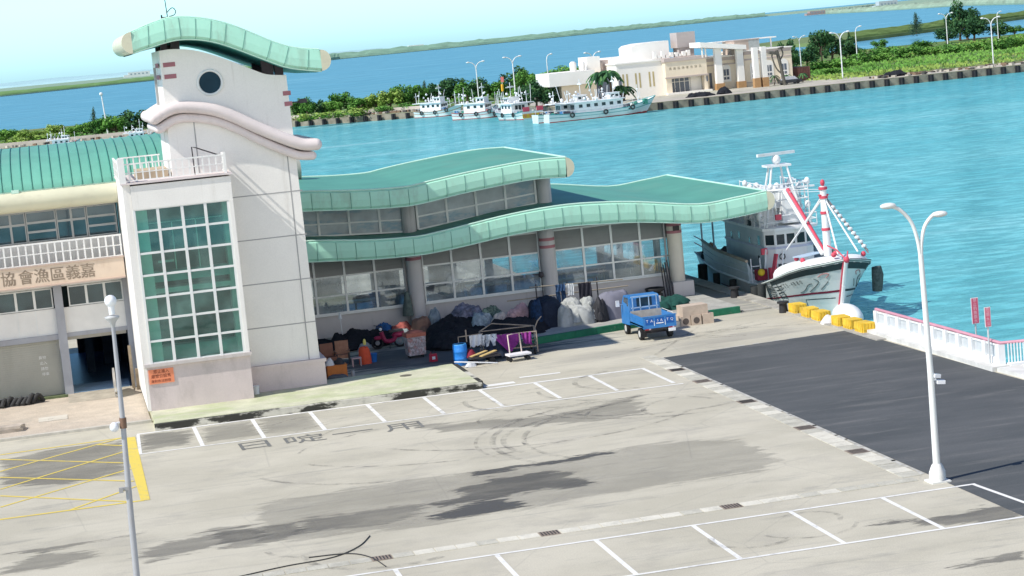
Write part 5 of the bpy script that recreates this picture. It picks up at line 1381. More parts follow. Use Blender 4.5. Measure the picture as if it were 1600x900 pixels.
tag(q.build('pail', mat('blue_pail', (.02, .13, .42), .5, .1)), 'dark blue pail right of the orange vest', 'pail')
ct = empty('crate', (10.3, 82.25, 0), 'orange plastic crate by the tower plinth corner', 'crate')
q = MB(); q.box(9.9, 10.7, 82.0, 82.04, .05, .55); q.box(9.9, 10.7, 82.46, 82.5, .05, .55); q.box(9.9, 9.94, 82.04, 82.46, .05, .55); q.box(10.66, 10.7, 82.04, 82.46, .05, .55); q.box(9.9, 10.7, 82.0, 82.5, .03, .06); q.build('body', mat('orange_plastic', (.52, .17, .04), .6, .2, 3), ct)
q = MB(); q.box(9.88, 10.72, 81.98, 82.52, .55, .58); q.build('rim', MATS['orange_plastic'], ct)
heap('plastic_bag', mat('white_bag', (.6, .62, .64), .6), 'white plastic bag on the orange crate', 'bag', 10.05, 82.2, .38, .35, .3, .58, 33, rough=.3)
heap('plastic_bag', MATS['black_bag'], 'black plastic bag on the orange crate', 'bag', 10.45, 82.25, .4, .4, .25, .58, 34, rough=.3)
heap('red_bag', mat('red_bag', (.42, .04, .05), .7), 'red bag squeezed between crate and tower plinth', 'bag', 9.78, 82.6, .3, .4, .6, 0, 35)
heap('grey_box', mat('grey_felt', (.10, .11, .12), .9), 'dark grey box cover in front of the orange crate', 'box', 10.2, 81.5, .9, .5, .3, 0, 36, rough=.1, sharp=8)
q = MB(); q.lathe([(.07, 0), (.08, .22), (.07, .24)], (10.95, 82.3, 0), 12); tag(q.build('tin', mat('tin_metal', (.35, .37, .38), .4)), 'small grey tin right of the orange crate', 'tin')
q = MB(); q.cyl((11.75, 90.2, 0), (11.72, 90.4, 1.4), .018, n=6); q.lump(11.72, 90.35, .16, .14, .3, 1.38, 3); tag(q.build('mop', [mat('white_mop', (.62, .64, .64), .9)]), 'white headed mop standing upright before the wall', 'mop')

# red motorbike
M_pinkred = mat('magenta_red_paint', (.28, .02, .07), .4, .1)
mb_ = empty('motorbike', (13.5, 88.9, 0), 'small red motorbike parked in front of the black nets', 'motorbike')
for x, r_ in ((13.05, .24), (14.05, .24)):
    q = MB(); n = 24
    q.tube([(x+r_*math.cos(2*math.pi*i/n), 88.9, .28+r_*math.sin(2*math.pi*i/n)) for i in range(n+1)], .045, 8); w_ = q.build('wheel', M_tyre, mb_)
    q = MB(); q.cyl((x, 88.86, .28), (x, 88.94, .28), .10, n=14); q.build('rim', mat('grey_rim', (.22, .22, .23), .5), w_)
q = MB(); q.tube([(13.05, 88.9, .28), (13.2, 88.9, .55), (13.3, 88.9, .95)], .035, 8); q.tube([(13.0, 88.6, 1.0), (13.32, 88.9, .98), (13.0, 89.2, 1.02)], .02, 6); q.build('fork', M_steel, mb_)
q = MB(); q.tube(smooth_curve([(13.25, 88.9, .75), (13.4, 88.9, .35), (13.75, 88.9, .33), (13.95, 88.9, .6), (14.25, 88.9, .62)], 5), [.10]*21, 10); q.ball((14.0, 88.9, .55), .2, 12, 8, 0, 1.5, .6, .7); q.ball((13.08, 88.9, .5), .16, 12, 8, 0, 1.2, .5, .6); q.build('body', M_pinkred, mb_)
q = MB(); q.obox((13.9, 88.9, .74), (.62, .26, .1), 0); q.build('saddle', M_steel, mb_)
q = MB(); q.ball((13.22, 88.8, .88), .07, 10, 6); q.build('headlight', M_chrome, mb_)
q = MB(); q.cyl((13.6, 88.86, .3), (13.55, 88.7, 0), .015, n=5); q.build('kickstand', M_steel, mb_)

# patterned wheeled bin
M_pat = mat('patterned_cloth', (.42, .38, .40), .9, .75, 9, stain=(.35, .1, .08), stain_amt=.6, stain_scale=(5, 5, 5), stain_lo=.5, stain_hi=.6)
bn = empty('wheeled_bin', (14.1, 85.3, 0), 'wheeled bin wrapped in grey patterned cloth with a red top', 'bin')
q = MB(); q.obox((14.1, 85.3, .52), (.72, .6, .8), .1, taper=1.12); q.build('body', M_pat, bn)
q = MB(); q.obox((14.1, 85.3, .98), (.84, .7, .16), .1); q.lump(14.1, 85.3, .8, .66, .14, 1.05, 5); q.build('cover', mat('red_brown_cover', (.40, .14, .10), .9, .25, 4), bn)
for sx in (-.28, .28):
    for sy in (-.2, .2): q = MB(); q.cyl((14.1+sx-.02, 85.3+sy, .06), (14.1+sx+.02, 85.3+sy, .06), .06, n=10); q.build('wheel', M_tyre, bn)
jc = empty('jerry_can', (14.5, 83.45, 0), 'small red jerry can standing alone on the dark ground', 'can')
q = MB(); q.obox((14.5, 83.45, .17), (.3, .2, .32), .3, taper=.9); q.cyl((14.42, 83.43, .33), (14.42, 83.43, .4), .035, n=8); q.build('body', mat('red_plastic', (.45, .03, .06), .5, .15), jc)
q = MB(); q.tube([(14.4, 83.4, .33), (14.45, 83.42, .42), (14.58, 83.5, .42), (14.62, 83.52, .33)], .02, 6); q.build('handle', M_steel, jc)
q = MB(); q.obox((14.5, 83.33, .17), (.14, .01, .12), .3); q.build('label', M_chrome, jc)

# blue drum
dr = empty('drum', (15.3, 81.6, 0), 'bright blue plastic drum at the edge of the shade', 'drum')
q = MB(); q.lathe([(.27, 0), (.29, .04), (.29, .26), (.305, .28), (.29, .3), (.29, .55), (.305, .57), (.29, .59), (.29, .82), (.27, .86)], (15.3, 81.6, 0), 24); q.build('body', mat('blue_plastic', (.02, .20, .62), .45, .15, 4, stain=(.15, .35, .6), stain_amt=.5, stain_scale=(4, 4, 4)), dr)
q = MB(); q.lathe([(.275, .84), (.275, .88), (.24, .885), (.24, .86)], (15.3, 81.6, 0), 24); q.build('rim', mat('light_blue_plastic', (.06, .30, .66), .45), dr)

# white platform trolley
tr = empty('platform_trolley', (17.55, 80.9, 0), 'white platform trolley with upright pipe handle', 'trolley')
q = MB(); q.obox((17.55, 80.9, .27), (.95, .55, .07), .12); q.build('deck', mat('white_deck', (.78, .76, .78), .6, .08), tr)
q = MB(); q.tube([(17.25, 81.12, .3), (17.22, 81.14, 1.05), (17.72, 81.2, 1.08), (17.76, 81.18, .3)], .028, 8); q.build('handle', mat('cream_pipe', (.62, .52, .46), .6), tr)
for sx, sy in ((-.38, -.2), (.38, -.15), (-.4, .18), (.36, .24)):
    q = MB(); q.cyl((17.55+sx, 80.88+sy, .09), (17.55+sx, 80.94+sy, .09), .085, n=14); q.build('wheel', M_tyre, tr)
# pipe frame cart with draped cloths
M_pipe = mat('rusty_cream_pipe', (.34, .28, .23), .7, .3, 4)
pc = empty('pipe_cart', (17.4, 82.8, 0), 'rusty pipe frame cart behind the white trolley', 'cart')
q = MB()
fr_ = [(16.4, 82.2), (18.6, 81.9), (18.9, 83.6), (16.6, 83.8)]
for z in (.35, .95):
    for a, b_ in zip(fr_, fr_[1:]+fr_[:1]): q.cyl((*a, z), (*b_, z), .028, n=6)
for x, y in fr_: q.cyl((x, y, .1), (x, y, .97), .028, n=6)
q.tube([(18.75, 82.8, .95), (18.9, 82.8, 1.25), (19.1, 82.9, 1.4)], .025, 6); q.tube([(16.6, 83.8, .95), (17.2, 84.0, 1.2), (18.9, 83.6, .95)], .025, 6)
q.tube([(15.35, 82.0, .3), (15.35, 82.0, 1.1), (16.4, 82.1, 1.1)], .025, 6); q.cyl((15.7, 82.05, .85), (15.7, 82.05, 1.35), .03, n=6)
q.build('frame', M_pipe, pc)
q = MB(); q.box(16.5, 18.6, 82.2, 83.5, .33, .37); q.build('floor', M_steel, pc)
for x, y in ((16.6, 82.1), (18.5, 82.0), (18.7, 83.5), (16.8, 83.7)):
    q = MB(); q.cyl((x-.03, y, .12), (x+.03, y, .12), .12, n=14); q.build('wheel', M_tyre, pc)
def drape(name, pts, m, label, cat='cloth', sag=.06):
    a, b_, c, d = [Vector(p_) for p_ in pts]; q = MB(); n = 12; rows = []
    for i in range(n+1):
        row = []
        for j in range(n+1):
            p_ = (a.lerp(b_, j/n)).lerp(d.lerp(c, j/n), i/n)
            row.append((p_.x, p_.y - sag*math.sin(j*1.3+i*.3)-sag*.5*math.sin(j*2.9+i*.8), p_.z+.03*math.sin(j*1.7)*i/n))
        rows.append(row)
    for A, B in zip(rows, rows[1:]): q.loft(A, B, 0, True)
    return tag(q.build(name, m), label, cat)
drape('purple_cloth', [(16.75, 82.1, .98), (17.95, 81.95, .98), (17.8, 81.75, .6), (17.35, 81.6, .25)], mat('purple_cloth', (.24, .035, .22), .9, .25, 4), 'purple cloth hanging over the pipe cart beside the trolley')
drape('purple_cloth', [(17.95, 81.95, .97), (18.4, 81.9, .97), (18.35, 81.75, .45), (18.0, 81.75, .55)], MATS['purple_cloth'], 'small purple cloth hanging behind the trolley handle')
drape('navy_cloth', [(16.45, 82.1, .9), (16.8, 82.05, .97), (17.4, 81.55, .15), (16.3, 81.5, .1)], M_navy, 'navy cloth trailing from the pipe cart to the ground')
drape('printed_sheet', [(15.8, 82.0, 1.1), (16.35, 82.02, 1.1), (16.4, 81.9, .7), (15.8, 81.9, .62)], mat('printed_white', (.62, .64, .68), .9, .12, 2), 'white printed sheet hanging left on the pipe rail')
drape('printed_sheet', [(16.36, 82.02, 1.05), (16.95, 82.0, 1.05), (17.0, 81.85, .55), (16.3, 81.85, .62)], mat('printed_pale', (.58, .62, .68), .9, .75, 5), 'white sheet with dark swirl print right on the pipe rail')
hc = empty('hand_cart', (16.2, 81.3, 0), 'low hand cart loaded with yellow planks right of the blue drum', 'cart')
q = MB(); q.obox((16.2, 81.35, .3), (1.3, .6, .08), .15); q.build('deck', M_steel, hc)
for x, y in ((15.8, 81.05), (16.5, 81.1), (15.8, 81.6), (16.5, 81.65)): q = MB(); q.cyl((x, y-.03, .12), (x, y+.03, .12), .12, n=14); q.build('wheel', M_tyre, hc)
for i, (x, y, rz) in enumerate(((16.35, 81.1, .55), (16.0, 81.3, .5))):
    q = MB(); q.obox((x, y, .42), (.85, .17, .035), rz, ry=-.12); tag(q.build('plank', mat('yellow_wood', (.58, .42, .17), .7, .2, 4)), ('longer', 'shorter')[i] + ' yellow plank lying across the low hand cart', 'plank')
q = MB(); q.lump(15.72, 81.5, .5, .5, .3, .33, 3); tag(q.build('red_cloth', mat('dark_red_cloth', (.20, .02, .04), .9)), 'dark red cloth on the hand cart beside the drum', 'cloth')
q = MB(); q.lump(15.55, 80.9, .5, .35, .22, 0.0, 4); tag(q.build('plastic_bag', MATS['white_bag']), 'white plastic bag on the ground before the blue drum', 'bag')
q = MB(); q.tube([(14.9, 80.9, .27), (15.6, 80.3, .25), (16.6, 80.6, .06)], .03, 6); tag(q.build('pipe', M_chrome), 'pale thin pipe lying before the blue drum', 'pipe')
# near the right column
q = MB()
for i in range(4): q.cyl((27.1+.14*i, 91.6, .3), (27.2+.1*i, 92.25, 1.7+.1*i), .03, n=6)
tag(q.build('leaning_poles', M_steel), 'dark poles leaning on the hall wall beside the cream column', 'pole')
q = MB(); q.lathe([(.2, 0), (.42, .1), (.46, .24), (.43, .25), (.38, .12), (.05, .06)], (26.6, 91.6, .6), 20); q.box(26.3, 26.9, 91.3, 91.9, .28, .6)
tag(q.build('basin', mat('black_basin', (.02, .02, .022), .6)), 'round black basin on a box against the hall wall', 'basin')
q = MB(); q.lathe([(.24, 0), (.24, .012)], (12.6, 79.2, .25), 16); tag(q.build('manhole_cover', mat('dark_manhole', (.14, .13, .1), .9)), 'dark round manhole cover in the mossy walkway', 'manhole')

# ------------------------------------------------------------------ boats
M_hull = mat('white_hull_paint', (.62, .67, .66), .4, .08, .8, spec=.4, stain=(.42, .38, .30), stain_amt=.4, stain_scale=(1.4, 1.4, .4), stain_lo=.56, stain_hi=.74)
M_bwhite = mat('boat_white', (.76, .78, .78), .45, .06, 1, stain=(.5, .45, .38), stain_amt=.3, stain_scale=(2, 2, .5))
M_bgrey = mat('boat_blue_grey', (.52, .58, .62), .5, .08, 1)
M_bred = mat('boat_red', (.62, .08, .12), .5, .1, 2)
M_bdark = mat('boat_dark_line', (.03, .05, .055), .6)
M_anti = mat('red_bottom_paint', (.30, .05, .045), .7, .2, 2)
M_bglass = mat('boat_window', (.015, .03, .035), .1, .1, spec=.6)
M_tyre2 = mat('fender_rubber', (.04, .045, .045), .85, .3, 4)

class Hull:
    """rail: list of (s, half beam at rail, rail z); wl: (s, half beam at waterline); rake: how far the stem runs aft by the waterline"""
    def __init__(h, rail, wl, rake, L): h.rail, h.wl, h.rake, h.L = rail, wl, rake, L
    def pt(h, s, t, side, off=0.0):
        hr = interp([(a, b) for a, b, c in h.rail], s); zr = interp([(a, c) for a, b, c in h.rail], s); hw_ = interp(h.wl, s)
        z = zr*t
        k = max(0, t)**1.5
        x = hw_*(1-k) + hr*k + off
        if t < 0: x = hw_*(1+t*.9)
        y = s + h.rake*(1-max(-.6, t))*max(0, 1-s/(h.L*.35))
        return (side*x, y - off*.4*max(0, 1-s/3), z if t >= 0 else t*1.2)
    def shell(h, S, T):
        q = MB()
        for side in (-1, 1):
            rows = [[h.pt(s, t, side) for s in S] for t in T]
            for A, B in zip(rows, rows[1:]):
                (q.loft(A, B, 0, True) if side < 0 else q.loft(B, A, 0, True))
        s = S[-1]   # transom
        A = [h.pt(s, t, -1) for t in T]; B = [h.pt(s, t, 1) for t in T]
        q.loft(A, B, 0)
        return q
    def strip(h, q, S, t0, t1, side, off, m=0):
        q.loft([h.pt(s, t0, side, off) for s in S], [h.pt(s, t1, side, off) for s in S], m, True)

def lin(a, b, n): return [a+(b-a)*i/n for i in range(n+1)]

# the large trawler at the quay, bow toward the lot
H = Hull([(0, .10, 2.95), (.3, .62, 2.86), (.8, 1.12, 2.74), (1.5, 1.58, 2.6), (2.5, 1.9, 2.35), (4.5, 2.08, 1.85), (6.5, 2.12, 1.42), (8, 2.12, 1.32), (14, 2.1, 1.35), (17, 1.98, 1.55), (19.5, 1.75, 1.8)],
         [(0, .02), (.8, .25), (2, .75), (4, 1.45), (7, 1.85), (14, 1.85), (19.5, 1.4)], 1.5, 19.5)
boat = empty('fishing_boat', (0, 0, 0), 'large white trawler with red and white masts moored bow-on at the quay', 'boat')
S = [0, .1, .2, .3, .5, .8, 1.1, 1.5, 2, 2.5, 3.2, 4, 5, 6, 6.5, 7.2, 8, 10, 12, 14, 15.5, 17, 18.3, 19.5]
q = H.shell(S, [-.6, 0, .12, .3, .5, .7, .85, 1.0]); hull = q.build('hull', M_hull, boat)
q = MB()
for side in (-1, 1):
    H.strip(q, S, .975, 1.02, side, .035, 0); H.strip(q, S[:13], .86, .965, side, .012, 0)
    H.strip(q, S[:20], .50, .535, side, .014, 1 if side < 0 else 0); H.strip(q, S[3:14], .40, .415, side, .012, 0)
for side in (-1, 1):
    q.tube([H.pt(s, 1.0, side, .02) for s in S], .045, 6, 2)
H.strip(q, [2.2, 2.5, 2.9, 3.3, 3.7], .12, .44, -1, .03, 2)
q.build('hull_stripe', [M_bdark, mat('maroon_line', (.18, .015, .04), .6), mat('pale_rail', (.50, .56, .53), .6)], hull)
q = MB()
for z0, z1, m_ in ((.0, .6, 1), (.6, 1.0, 1)):
    A = H.pt(0, z0, 1); B = H.pt(0, z1, 1)
    q.tube([(-.03, A[1]-.03, A[2]), (-.03, B[1]-.05, B[2])], .09, 8, 0); q.tube([(-.12, A[1]+.04, A[2]), (-.12, B[1]+.02, B[2])], .055, 8, 1)
q.build('stem_post', [M_bwhite, M_bred], hull)
q = MB(); q.ball((0, .45, .38), .58, 18, 12, 0, 1, 2.3, .98); bulb = q.build('bulbous_bow', M_bwhite, hull)
q = MB(); q.ball((0, .45, .36), .592, 18, 12, 0, 1, 2.3, .98); q.v = [(x, y, min(z, .16)) for x, y, z in q.v]; q.build('bulb_bottom', M_anti, bulb)
q = MB()
A = [H.pt(s, .86, -1) for s in S]; B = [H.pt(s, .86, 1) for s in S]; q.loft(A, B, 0); q.build('deck', M_bgrey, hull)
# bow lettering, wave flourishes, draught marks
q = MB(); 
def on_hull(txt, s0, t0, size, side, ds):
    for i, ch in enumerate(txt):
        s = s0 - i*ds if side < 0 else s0 + i*ds
        a = Vector(H.pt(s, t0, side, .03)); b_ = Vector(H.pt(s-(.2 if side < 0 else -.2), t0, side, .03)); c_ = Vector(H.pt(s, t0+.1, side, .03))
        r_ = (b_-a).normalized(); u_ = (c_-a); u_ = (u_ - r_*u_.dot(r_)).normalized()
        q.text(ch, a, r_, u_, size, thick=.012)
on_hull('豐吉', 5.0, .64, .82, -1, .95); on_hull('CT3-4880', 3.75, .76, .32, -1, .25); on_hull('CT3-4880', 1.0, .72, .22, 1, .2)
q.build('bow_lettering', M_bdark, hull)
q = MB()
for side in (-1, 1):
    for pts in ([(2.4, .56), (2.0, .60), (1.7, .68), (1.4, .7)], [(1.7, .56), (1.35, .62), (1.0, .72), (1.2, .78)], [(1.0, .58), (.75, .64), (.55, .7)]):
        q.tube([H.pt(s, t, side, .016) for s, t in smooth_curve(pts, 4)], .014, 5, 0)
    q.tube([H.pt(s, t, side, .016) for s, t in smooth_curve([(.95, .80), (.7, .84), (.45, .82), (.6, .77)], 4)], .02, 5, 1)
q.build('bow_flourish', [M_bdark, mat('faded_red', (.45, .2, .2), .7)], hull)
# foredeck whaleback
q = MB(); rows = []
for s in lin(.15, 4.7, 10):
    hb = H.pt(s, .97, 1)[0]*.97; zc = H.pt(s, 1, 1)[2]; hh = .34*min(1, s/1.0)
    rows.append([(hb*math.sin(R(a)), s, zc-.1+(hh+max(0, 2.98-.13*s-zc))*max(0, math.cos(R(a)))**.5) for a in range(-90, 91, 10)])
for A, B in zip(rows, rows[1:]): q.loft(A, B, 0, True)
q.add(rows[-1], [tuple(range(len(rows[-1])))])
fd_ = q.build('foredeck', M_bwhite, boat)
q = MB(); q.obox((-.6, 3.6, 2.93), (1.0, 1.5, .06), 0, ry=-.12, rx=-.1); q.build('deck_hatch', mat('pale_blue_hatch', (.42, .54, .66), .5), fd_)
for x, y in ((-1.3, 2.2), (-.9, 4.4), (.25, 2.2), (1.2, 1.2), (-.4, .5)): q = MB(); q.ball((x, y, 3.28 - .15*abs(x) - .1*y), .12, 10, 6); q.build('red_buoy', M_bred, fd_)
q = MB(); q.tube([(-.03, -.12, 2.95), (-.3, .4, 3.4), (-.5, 1.0, 3.55)], .03, 6); q.tube([(-.03, -.12, 2.95), (.15, .2, 3.3)], .03, 6); q.ball((-.03, -.1, 2.98), .14, 8, 6, jit=.4); q.build('bow_fitting', M_bred, fd_)
# raised wood-capped bulwark amidships, port side to the quay and opposite
M_bul = mat('pale_bulwark', (.50, .57, .58), .5, .08, 1, stain=(.36, .36, .33), stain_amt=.4, stain_scale=(1, 1, 2))
for side in (-1, 1):
    q = MB(); SS = lin(8.2, 16.8, 14)
    A = [H.pt(s, 1.0, side) for s in SS]; B = [(x*1.03, y, z + 1.05 + .1*((s-8)/9)) for (x, y, z), s in zip(A, SS)]
    q.loft(A, B, 0)
    q.add([A[0], B[0], (B[0][0]*.8, B[0][1], A[0][2])], [(0, 1, 2)])
    b1_ = q.build('bulwark', M_bul, boat)
    q = MB(); q.tube(B, .075, 6, 0); q.tube([(x*1.012+side*.01, y, z+.45) for x, y, z in A], .035, 5, 1); q.tube([(x*1.02+side*.01, y, z+.75) for x, y, z in A], .03, 5, 1); q.tube([(x*1.0+side*.03, y, z+.02) for x, y, z in A], .06, 5, 2)
    q.build('cap_rail', [mat('tan_cap_rail', (.45, .37, .28), .7), M_bgrey, M_bwhite], b1_)
# wheelhouse
zD = 1.35
q = MB(); x0, x1 = -1.3, 1.3
sec_ = [(-1.2, 8.35), (-.75, 8.0), (.75, 8.0), (1.2, 8.35), (1.2, 15.2), (-1.2, 15.2)]
q.slab(sec_, zD-.2, 3.72); wh = q.build('wheelhouse', M_bwhite, boat)
q = MB(); q.box(-1.212, -1.2, 8.5, 15.1, zD, 3.7); q.build('side_panel', M_bgrey, wh)
q = MB(); q.slab([(x*1.14, y + (-.35 if y < 9 else .5)) for x, y in sec_], 3.72, 3.84); q.build('wheelhouse_roof', M_bwhite, wh)
for (xa, ya), (xb, yb), n_ in (((-1.2, 8.35), (-.75, 8.0), 1), ((-.75, 8.0), (.75, 8.0), 3), ((.75, 8.0), (1.2, 8.35), 1)):
    for k in range(n_):
        u0, u1 = (k+.12)/n_, (k+.88)/n_
        nx, ny = (yb-ya), -(xb-xa); l_ = math.hypot(nx, ny); nx, ny = nx/l_*.02, ny/l_*.02
        a = (xa+(xb-xa)*u0+nx, ya+(yb-ya)*u0+ny); b_ = (xa+(xb-xa)*u1+nx, ya+(yb-ya)*u1+ny)
        q = MB(); q.add([(*a, 3.02), (*b_, 3.02), (*b_, 3.5), (*a, 3.5)], [(0, 1, 2, 3)]); q.build('window', M_bglass, wh)
for y, z, s_ in ((9.2, 3.2, .2), (10.8, 3.1, .12), (12.6, 3.2, .15), (9.4, 2.3, .13), (9.5, 1.8, .13), (14.0, 3.1, .15)):
    q = MB(); q.box(-1.222, -1.213, y-s_, y+s_, z-s_*1.1, z+s_*1.1); q.build('window', M_bglass, wh)
q = MB(); q.slab([(x*1.05, y-.06 if y < 9 else y) for x, y in sec_], 2.82, 2.92); q.tube([(-.5+.13*math.cos(2*math.pi*i/16), 7.9, 2.45+.13*math.sin(2*math.pi*i/16)) for i in range(17)], .03, 5, 1); q.box(-.7, .7, 7.96, 7.99, 1.5, 2.1, 1); q.build('wheelhouse_band', [mat('lavender_band', (.50, .53, .66), .5), M_bdark], wh)
# stern awning with posts
q = MB(); q.box(-1.5, 1.7, 14.6, 19.0, 4.25, 4.33); aw = q.build('awning', M_bwhite, boat)
for x, y in ((-1.5, 18.8), (1.4, 18.8), (-1.5, 16.5)): q = MB(); q.cyl((x, y, 1.2), (x, y, 4.25), .05, n=6); q.build('awning_post', M_bgrey, aw)
q = MB()
for z in (2.3, 2.65): q.tube([H.pt(s, 1, -1)[:2]+(z,) for s in lin(16.8, 19.5, 4)], .03, 5)
q.build('stern_rail', mat('pink_rail_boat', (.62, .3, .36), .6), boat)
rnd = random.Random(17)
q = MB()
for i in range(26): q.lump(rnd.uniform(-1.4, 1.2), rnd.uniform(16.2, 19.2), rnd.uniform(.4, .9), rnd.uniform(.4, .8), rnd.uniform(.3, .8), 1.5, i, rnd.randrange(4), n=8)
q.build('stern_gear', [mat('gear_brown', (.25, .15, .09), .9), M_tyre2, mat('gear_cream', (.5, .45, .36), .9), M_bred], boat)
# clutter on the roof: lamps, canisters, rails
q = MB()
for s_ in (-1.3, 1.3):
    for z in (4.12, 4.4): q.cyl((s_, 7.8, z), (s_, 15.2, z), .025, n=5)
    for y in lin(7.8, 15.2, 9): q.cyl((s_, y, 3.84), (s_, y, 4.42), .022, n=5)
for z in (4.12, 4.4): q.cyl((-1.3, 7.8, z), (1.3, 7.8, z), .025, n=5)

for s_ in (-1.0, 1.1):
    for z in (5.1, 5.5, 5.85): q.cyl((s_, 8.2, z), (s_, 12.5, z), .028, n=5)
    for y in lin(8.2, 12.5, 7): q.cyl((s_, y, 3.9), (s_, y, 5.9), .024, n=5)
for z in (5.1, 5.5, 5.85): q.cyl((-1.0, 8.2, z), (1.1, 8.2, z), .028, n=5)
q.build('roof_rail', M_bwhite, wh)
lampb = MB(); lampb.ball((0, 0, 0), .13, 10, 7, 0, 1, 1, 1.35)
for i in range(80):
    x = rnd.choice((-1.25, -.7, 0, .65, 1.25)) + rnd.uniform(-.12, .12); y = rnd.uniform(7.9, 14.8); z = rnd.uniform(4.1, 5.9) if y < 12 else rnd.uniform(4.05, 5.0)
    q = MB(); q.ball((x, y, z), rnd.uniform(.10, .17), 9, 6, 0, 1, 1, 1.3); q.cyl((x, y, z), (x, y, 3.9), .018, n=4); q.build('fishing_light', M_bwhite, wh)
for x, y in ((-.6, 9.5), (.5, 9.9), (-.55, 12.4), (.6, 13.2)):
    q = MB(); q.cyl((x-.45, y, 4.1), (x+.45, y, 4.1), .26, n=14); q.build('life_raft_canister', M_bwhite, wh)
q = MB(); q.obox((0, 12.0, 4.3), (2.1, 5.6, .9), 0, taper=.92); q.obox((.1, 10.6, 5.1), (1.7, 3.2, .85), 0, taper=.92); q.obox((.3, 9, 4.7), (.9, .9, 1.5), 0, taper=.85); q.build('upper_cabin', M_bwhite, wh)
q = MB(); q.tube([(-1.0, 12.0, 4.0), (-.98, 12.0, 4.5), (-.9, 11.9, 4.95)], .11, 7); q.build('yellow_flag', mat('yellow_cloth', (.78, .55, .02), .8), wh)
for c_, s_ in (((-.6, 7.75, 4.35), (.3, .1, .26)), ((-1.3, 8.2, 2.75), (.3, .1, .3)), ((1.25, 8.0, 3.0), (.22, .1, .3))): q = MB(); q.obox(c_, s_, .2); q.build('red_board', M_bred, wh)
q = MB(); q.obox((-1.3, 10.4, 3.95), (.1, .4, .35), 0); q.build('dark_box', M_bdark, wh)
q = MB()
for x, y, ry in ((-1.55, 7.7, .0), (-.95, 6.9, 0)):
    q.cyl((x, y, 1.2), (x+.2, y, 2.9), .04, n=6)
q.obox((-1.25, 6.9, 2.1), (.06, .3, 1.3), .2, ry=.25, m=1); q.obox((-1.7, 7.6, 1.75), (.5, .5, .5), 0, m=2); q.obox((-1.2, 7.3, 1.7), (.35, .35, .7), 0, m=1); q.ball((-1.8, 7.2, 1.9), .18, 8, 6, 3)
for k in range(5): q.box(-2.0, -1.6, 7.9+k*.02, 7.94+k*.02, 1.3+.2*k, 1.34+.2*k)
q.cyl((-2.05, 7.9, 1.3), (-2.05, 8.0, 2.5), .035, n=5); q.cyl((-1.6, 7.9, 1.3), (-1.6, 8.0, 2.5), .035, n=5)
q.build('deck_gear', [M_bwhite, M_bred, mat('gear_maroon', (.25, .03, .05), .8), mat('gear_yellow', (.7, .5, .03), .7)], boat)
# radar mast
q = MB(); zt = 7.0
for x, y in ((-.55, 8.6), (.45, 8.6), (-.45, 9.8), (.35, 9.8)): q.cyl((x*1.9, y + (y-9.2)*.5, 3.84), (x*.75, 9.2+(y-9.2)*.6, zt-.35), .055, n=7)
q.box(-.65, .55, 8.75, 9.65, zt-.35, zt-.25); q.ball((-.05, 9.2, zt-.02), .23, 12, 8)
q.box(-1.0, 1.6, 8.7, 8.85, 5.55, 5.63); rm = q.build('radar_mast', M_bwhite, boat)
q = MB(); q.obox((-.05, 9.2, zt+.26), (2.05, .16, .14), .25); q.build('radar_scanner', M_bwhite, rm)
# fore mast, derrick and rigging
my = 2.7
q = MB(); q.tube([(.05, my, 2.9), (.05, my, 6.05)], [.19, .15], 12, 0)
fm = q.build('fore_mast', M_bwhite, boat)
for z in (5.55, 4.85, 4.1, 5.95): q = MB(); q.cyl((.05, my, z-.06), (.05, my, z+.06), .2, n=12); q.build('mast_band', M_bred, fm)
q = MB()
q.ball((.05, my, 6.2), .11, 8, 6, 0, 1, 1, 1.4); q.box(-.16, .26, my-.1, my+.1, 5.6, 5.68); q.build('mast_cap', M_bred, fm)
q = MB(); q.cyl((-.05, my+.1, 3.0), (-.55, 6.1, 5.75), .115, n=8, m=0); q.cyl((-.2, my+.0, 3.0), (-.74, 6.0, 5.7), .10, n=8, m=1); q.cyl((.0, my, 5.6), (-.33, 4.4, 4.35), .05, n=6, m=1); q.cyl((-.55, 6.1, 5.75), (-1.3, 8.6, 5.6), .06, n=6, m=1)
q.build('derrick', [M_bred, M_bwhite], fm)
q = MB()
for x, y, z in ((-.25, .35, 3.2), (.85, .9, 3.15), (-.9, 5.8, 3.0), (.9, 5.0, 3.0)):
    q.cyl((.05, my, 5.55), (x, y, z), .045, n=6)
q.cyl((.05, my, 5.9), (-.5, 6.1, 5.75), .012, n=4); q.cyl((.05, my, 5.8), (-.6, 6.1, 5.65), .012, n=4)
q.build('stay', M_bwhite, fm)
q = MB()
for k in range(2): q.cyl((.12, my, 5.6-.1*k), (1.55, 1.5, 3.05-.1*k), .022, n=5, m=1)
for i in range(10):
    u = .18+.08*i; q.ball((.12+1.43*u, my-1.2*u, 5.52-2.5*u), .105, 8, 6, 0, 1.2, .8, .8)
q.build('light_string', [M_bwhite, mat('rust_cable', (.25, .13, .12), .8)], fm)
for s, side, r_, n_ in ((5.6, -1, .2, 'tyre_fender'), (6.5, -1, .26, 'tyre_fender'), (10.5, -1, .18, 'tyre_fender'), (16.5, -1, .26, 'tyre_fender'), (13.5, -1, .18, 'tyre_fender')):
    x, y, z = H.pt(s, 1.0, side, .2)
    q = MB(); q.tube([(x, y, z-.05), (x-.02, y+.03, z-.9)], r_, 12); q.build(n_, M_tyre2, boat)
x, y, z = H.pt(1.9, 1.0, 1, .28)
q = MB(); q.tube([(x, y, z-.25), (x+.03, y, z-.6), (x, y, z-1.0), (x-.03, y+.02, z-1.35)], [.22, .27, .25, .22], 12); q.build('tyre_fender', mat('grey_net_fender', (.09, .12, .115), .9, .6, 8, bump=.5), boat)
boat.location = (33.42, 84.7, -1.0); boat.rotation_euler = (0, 0, R(-3.0))

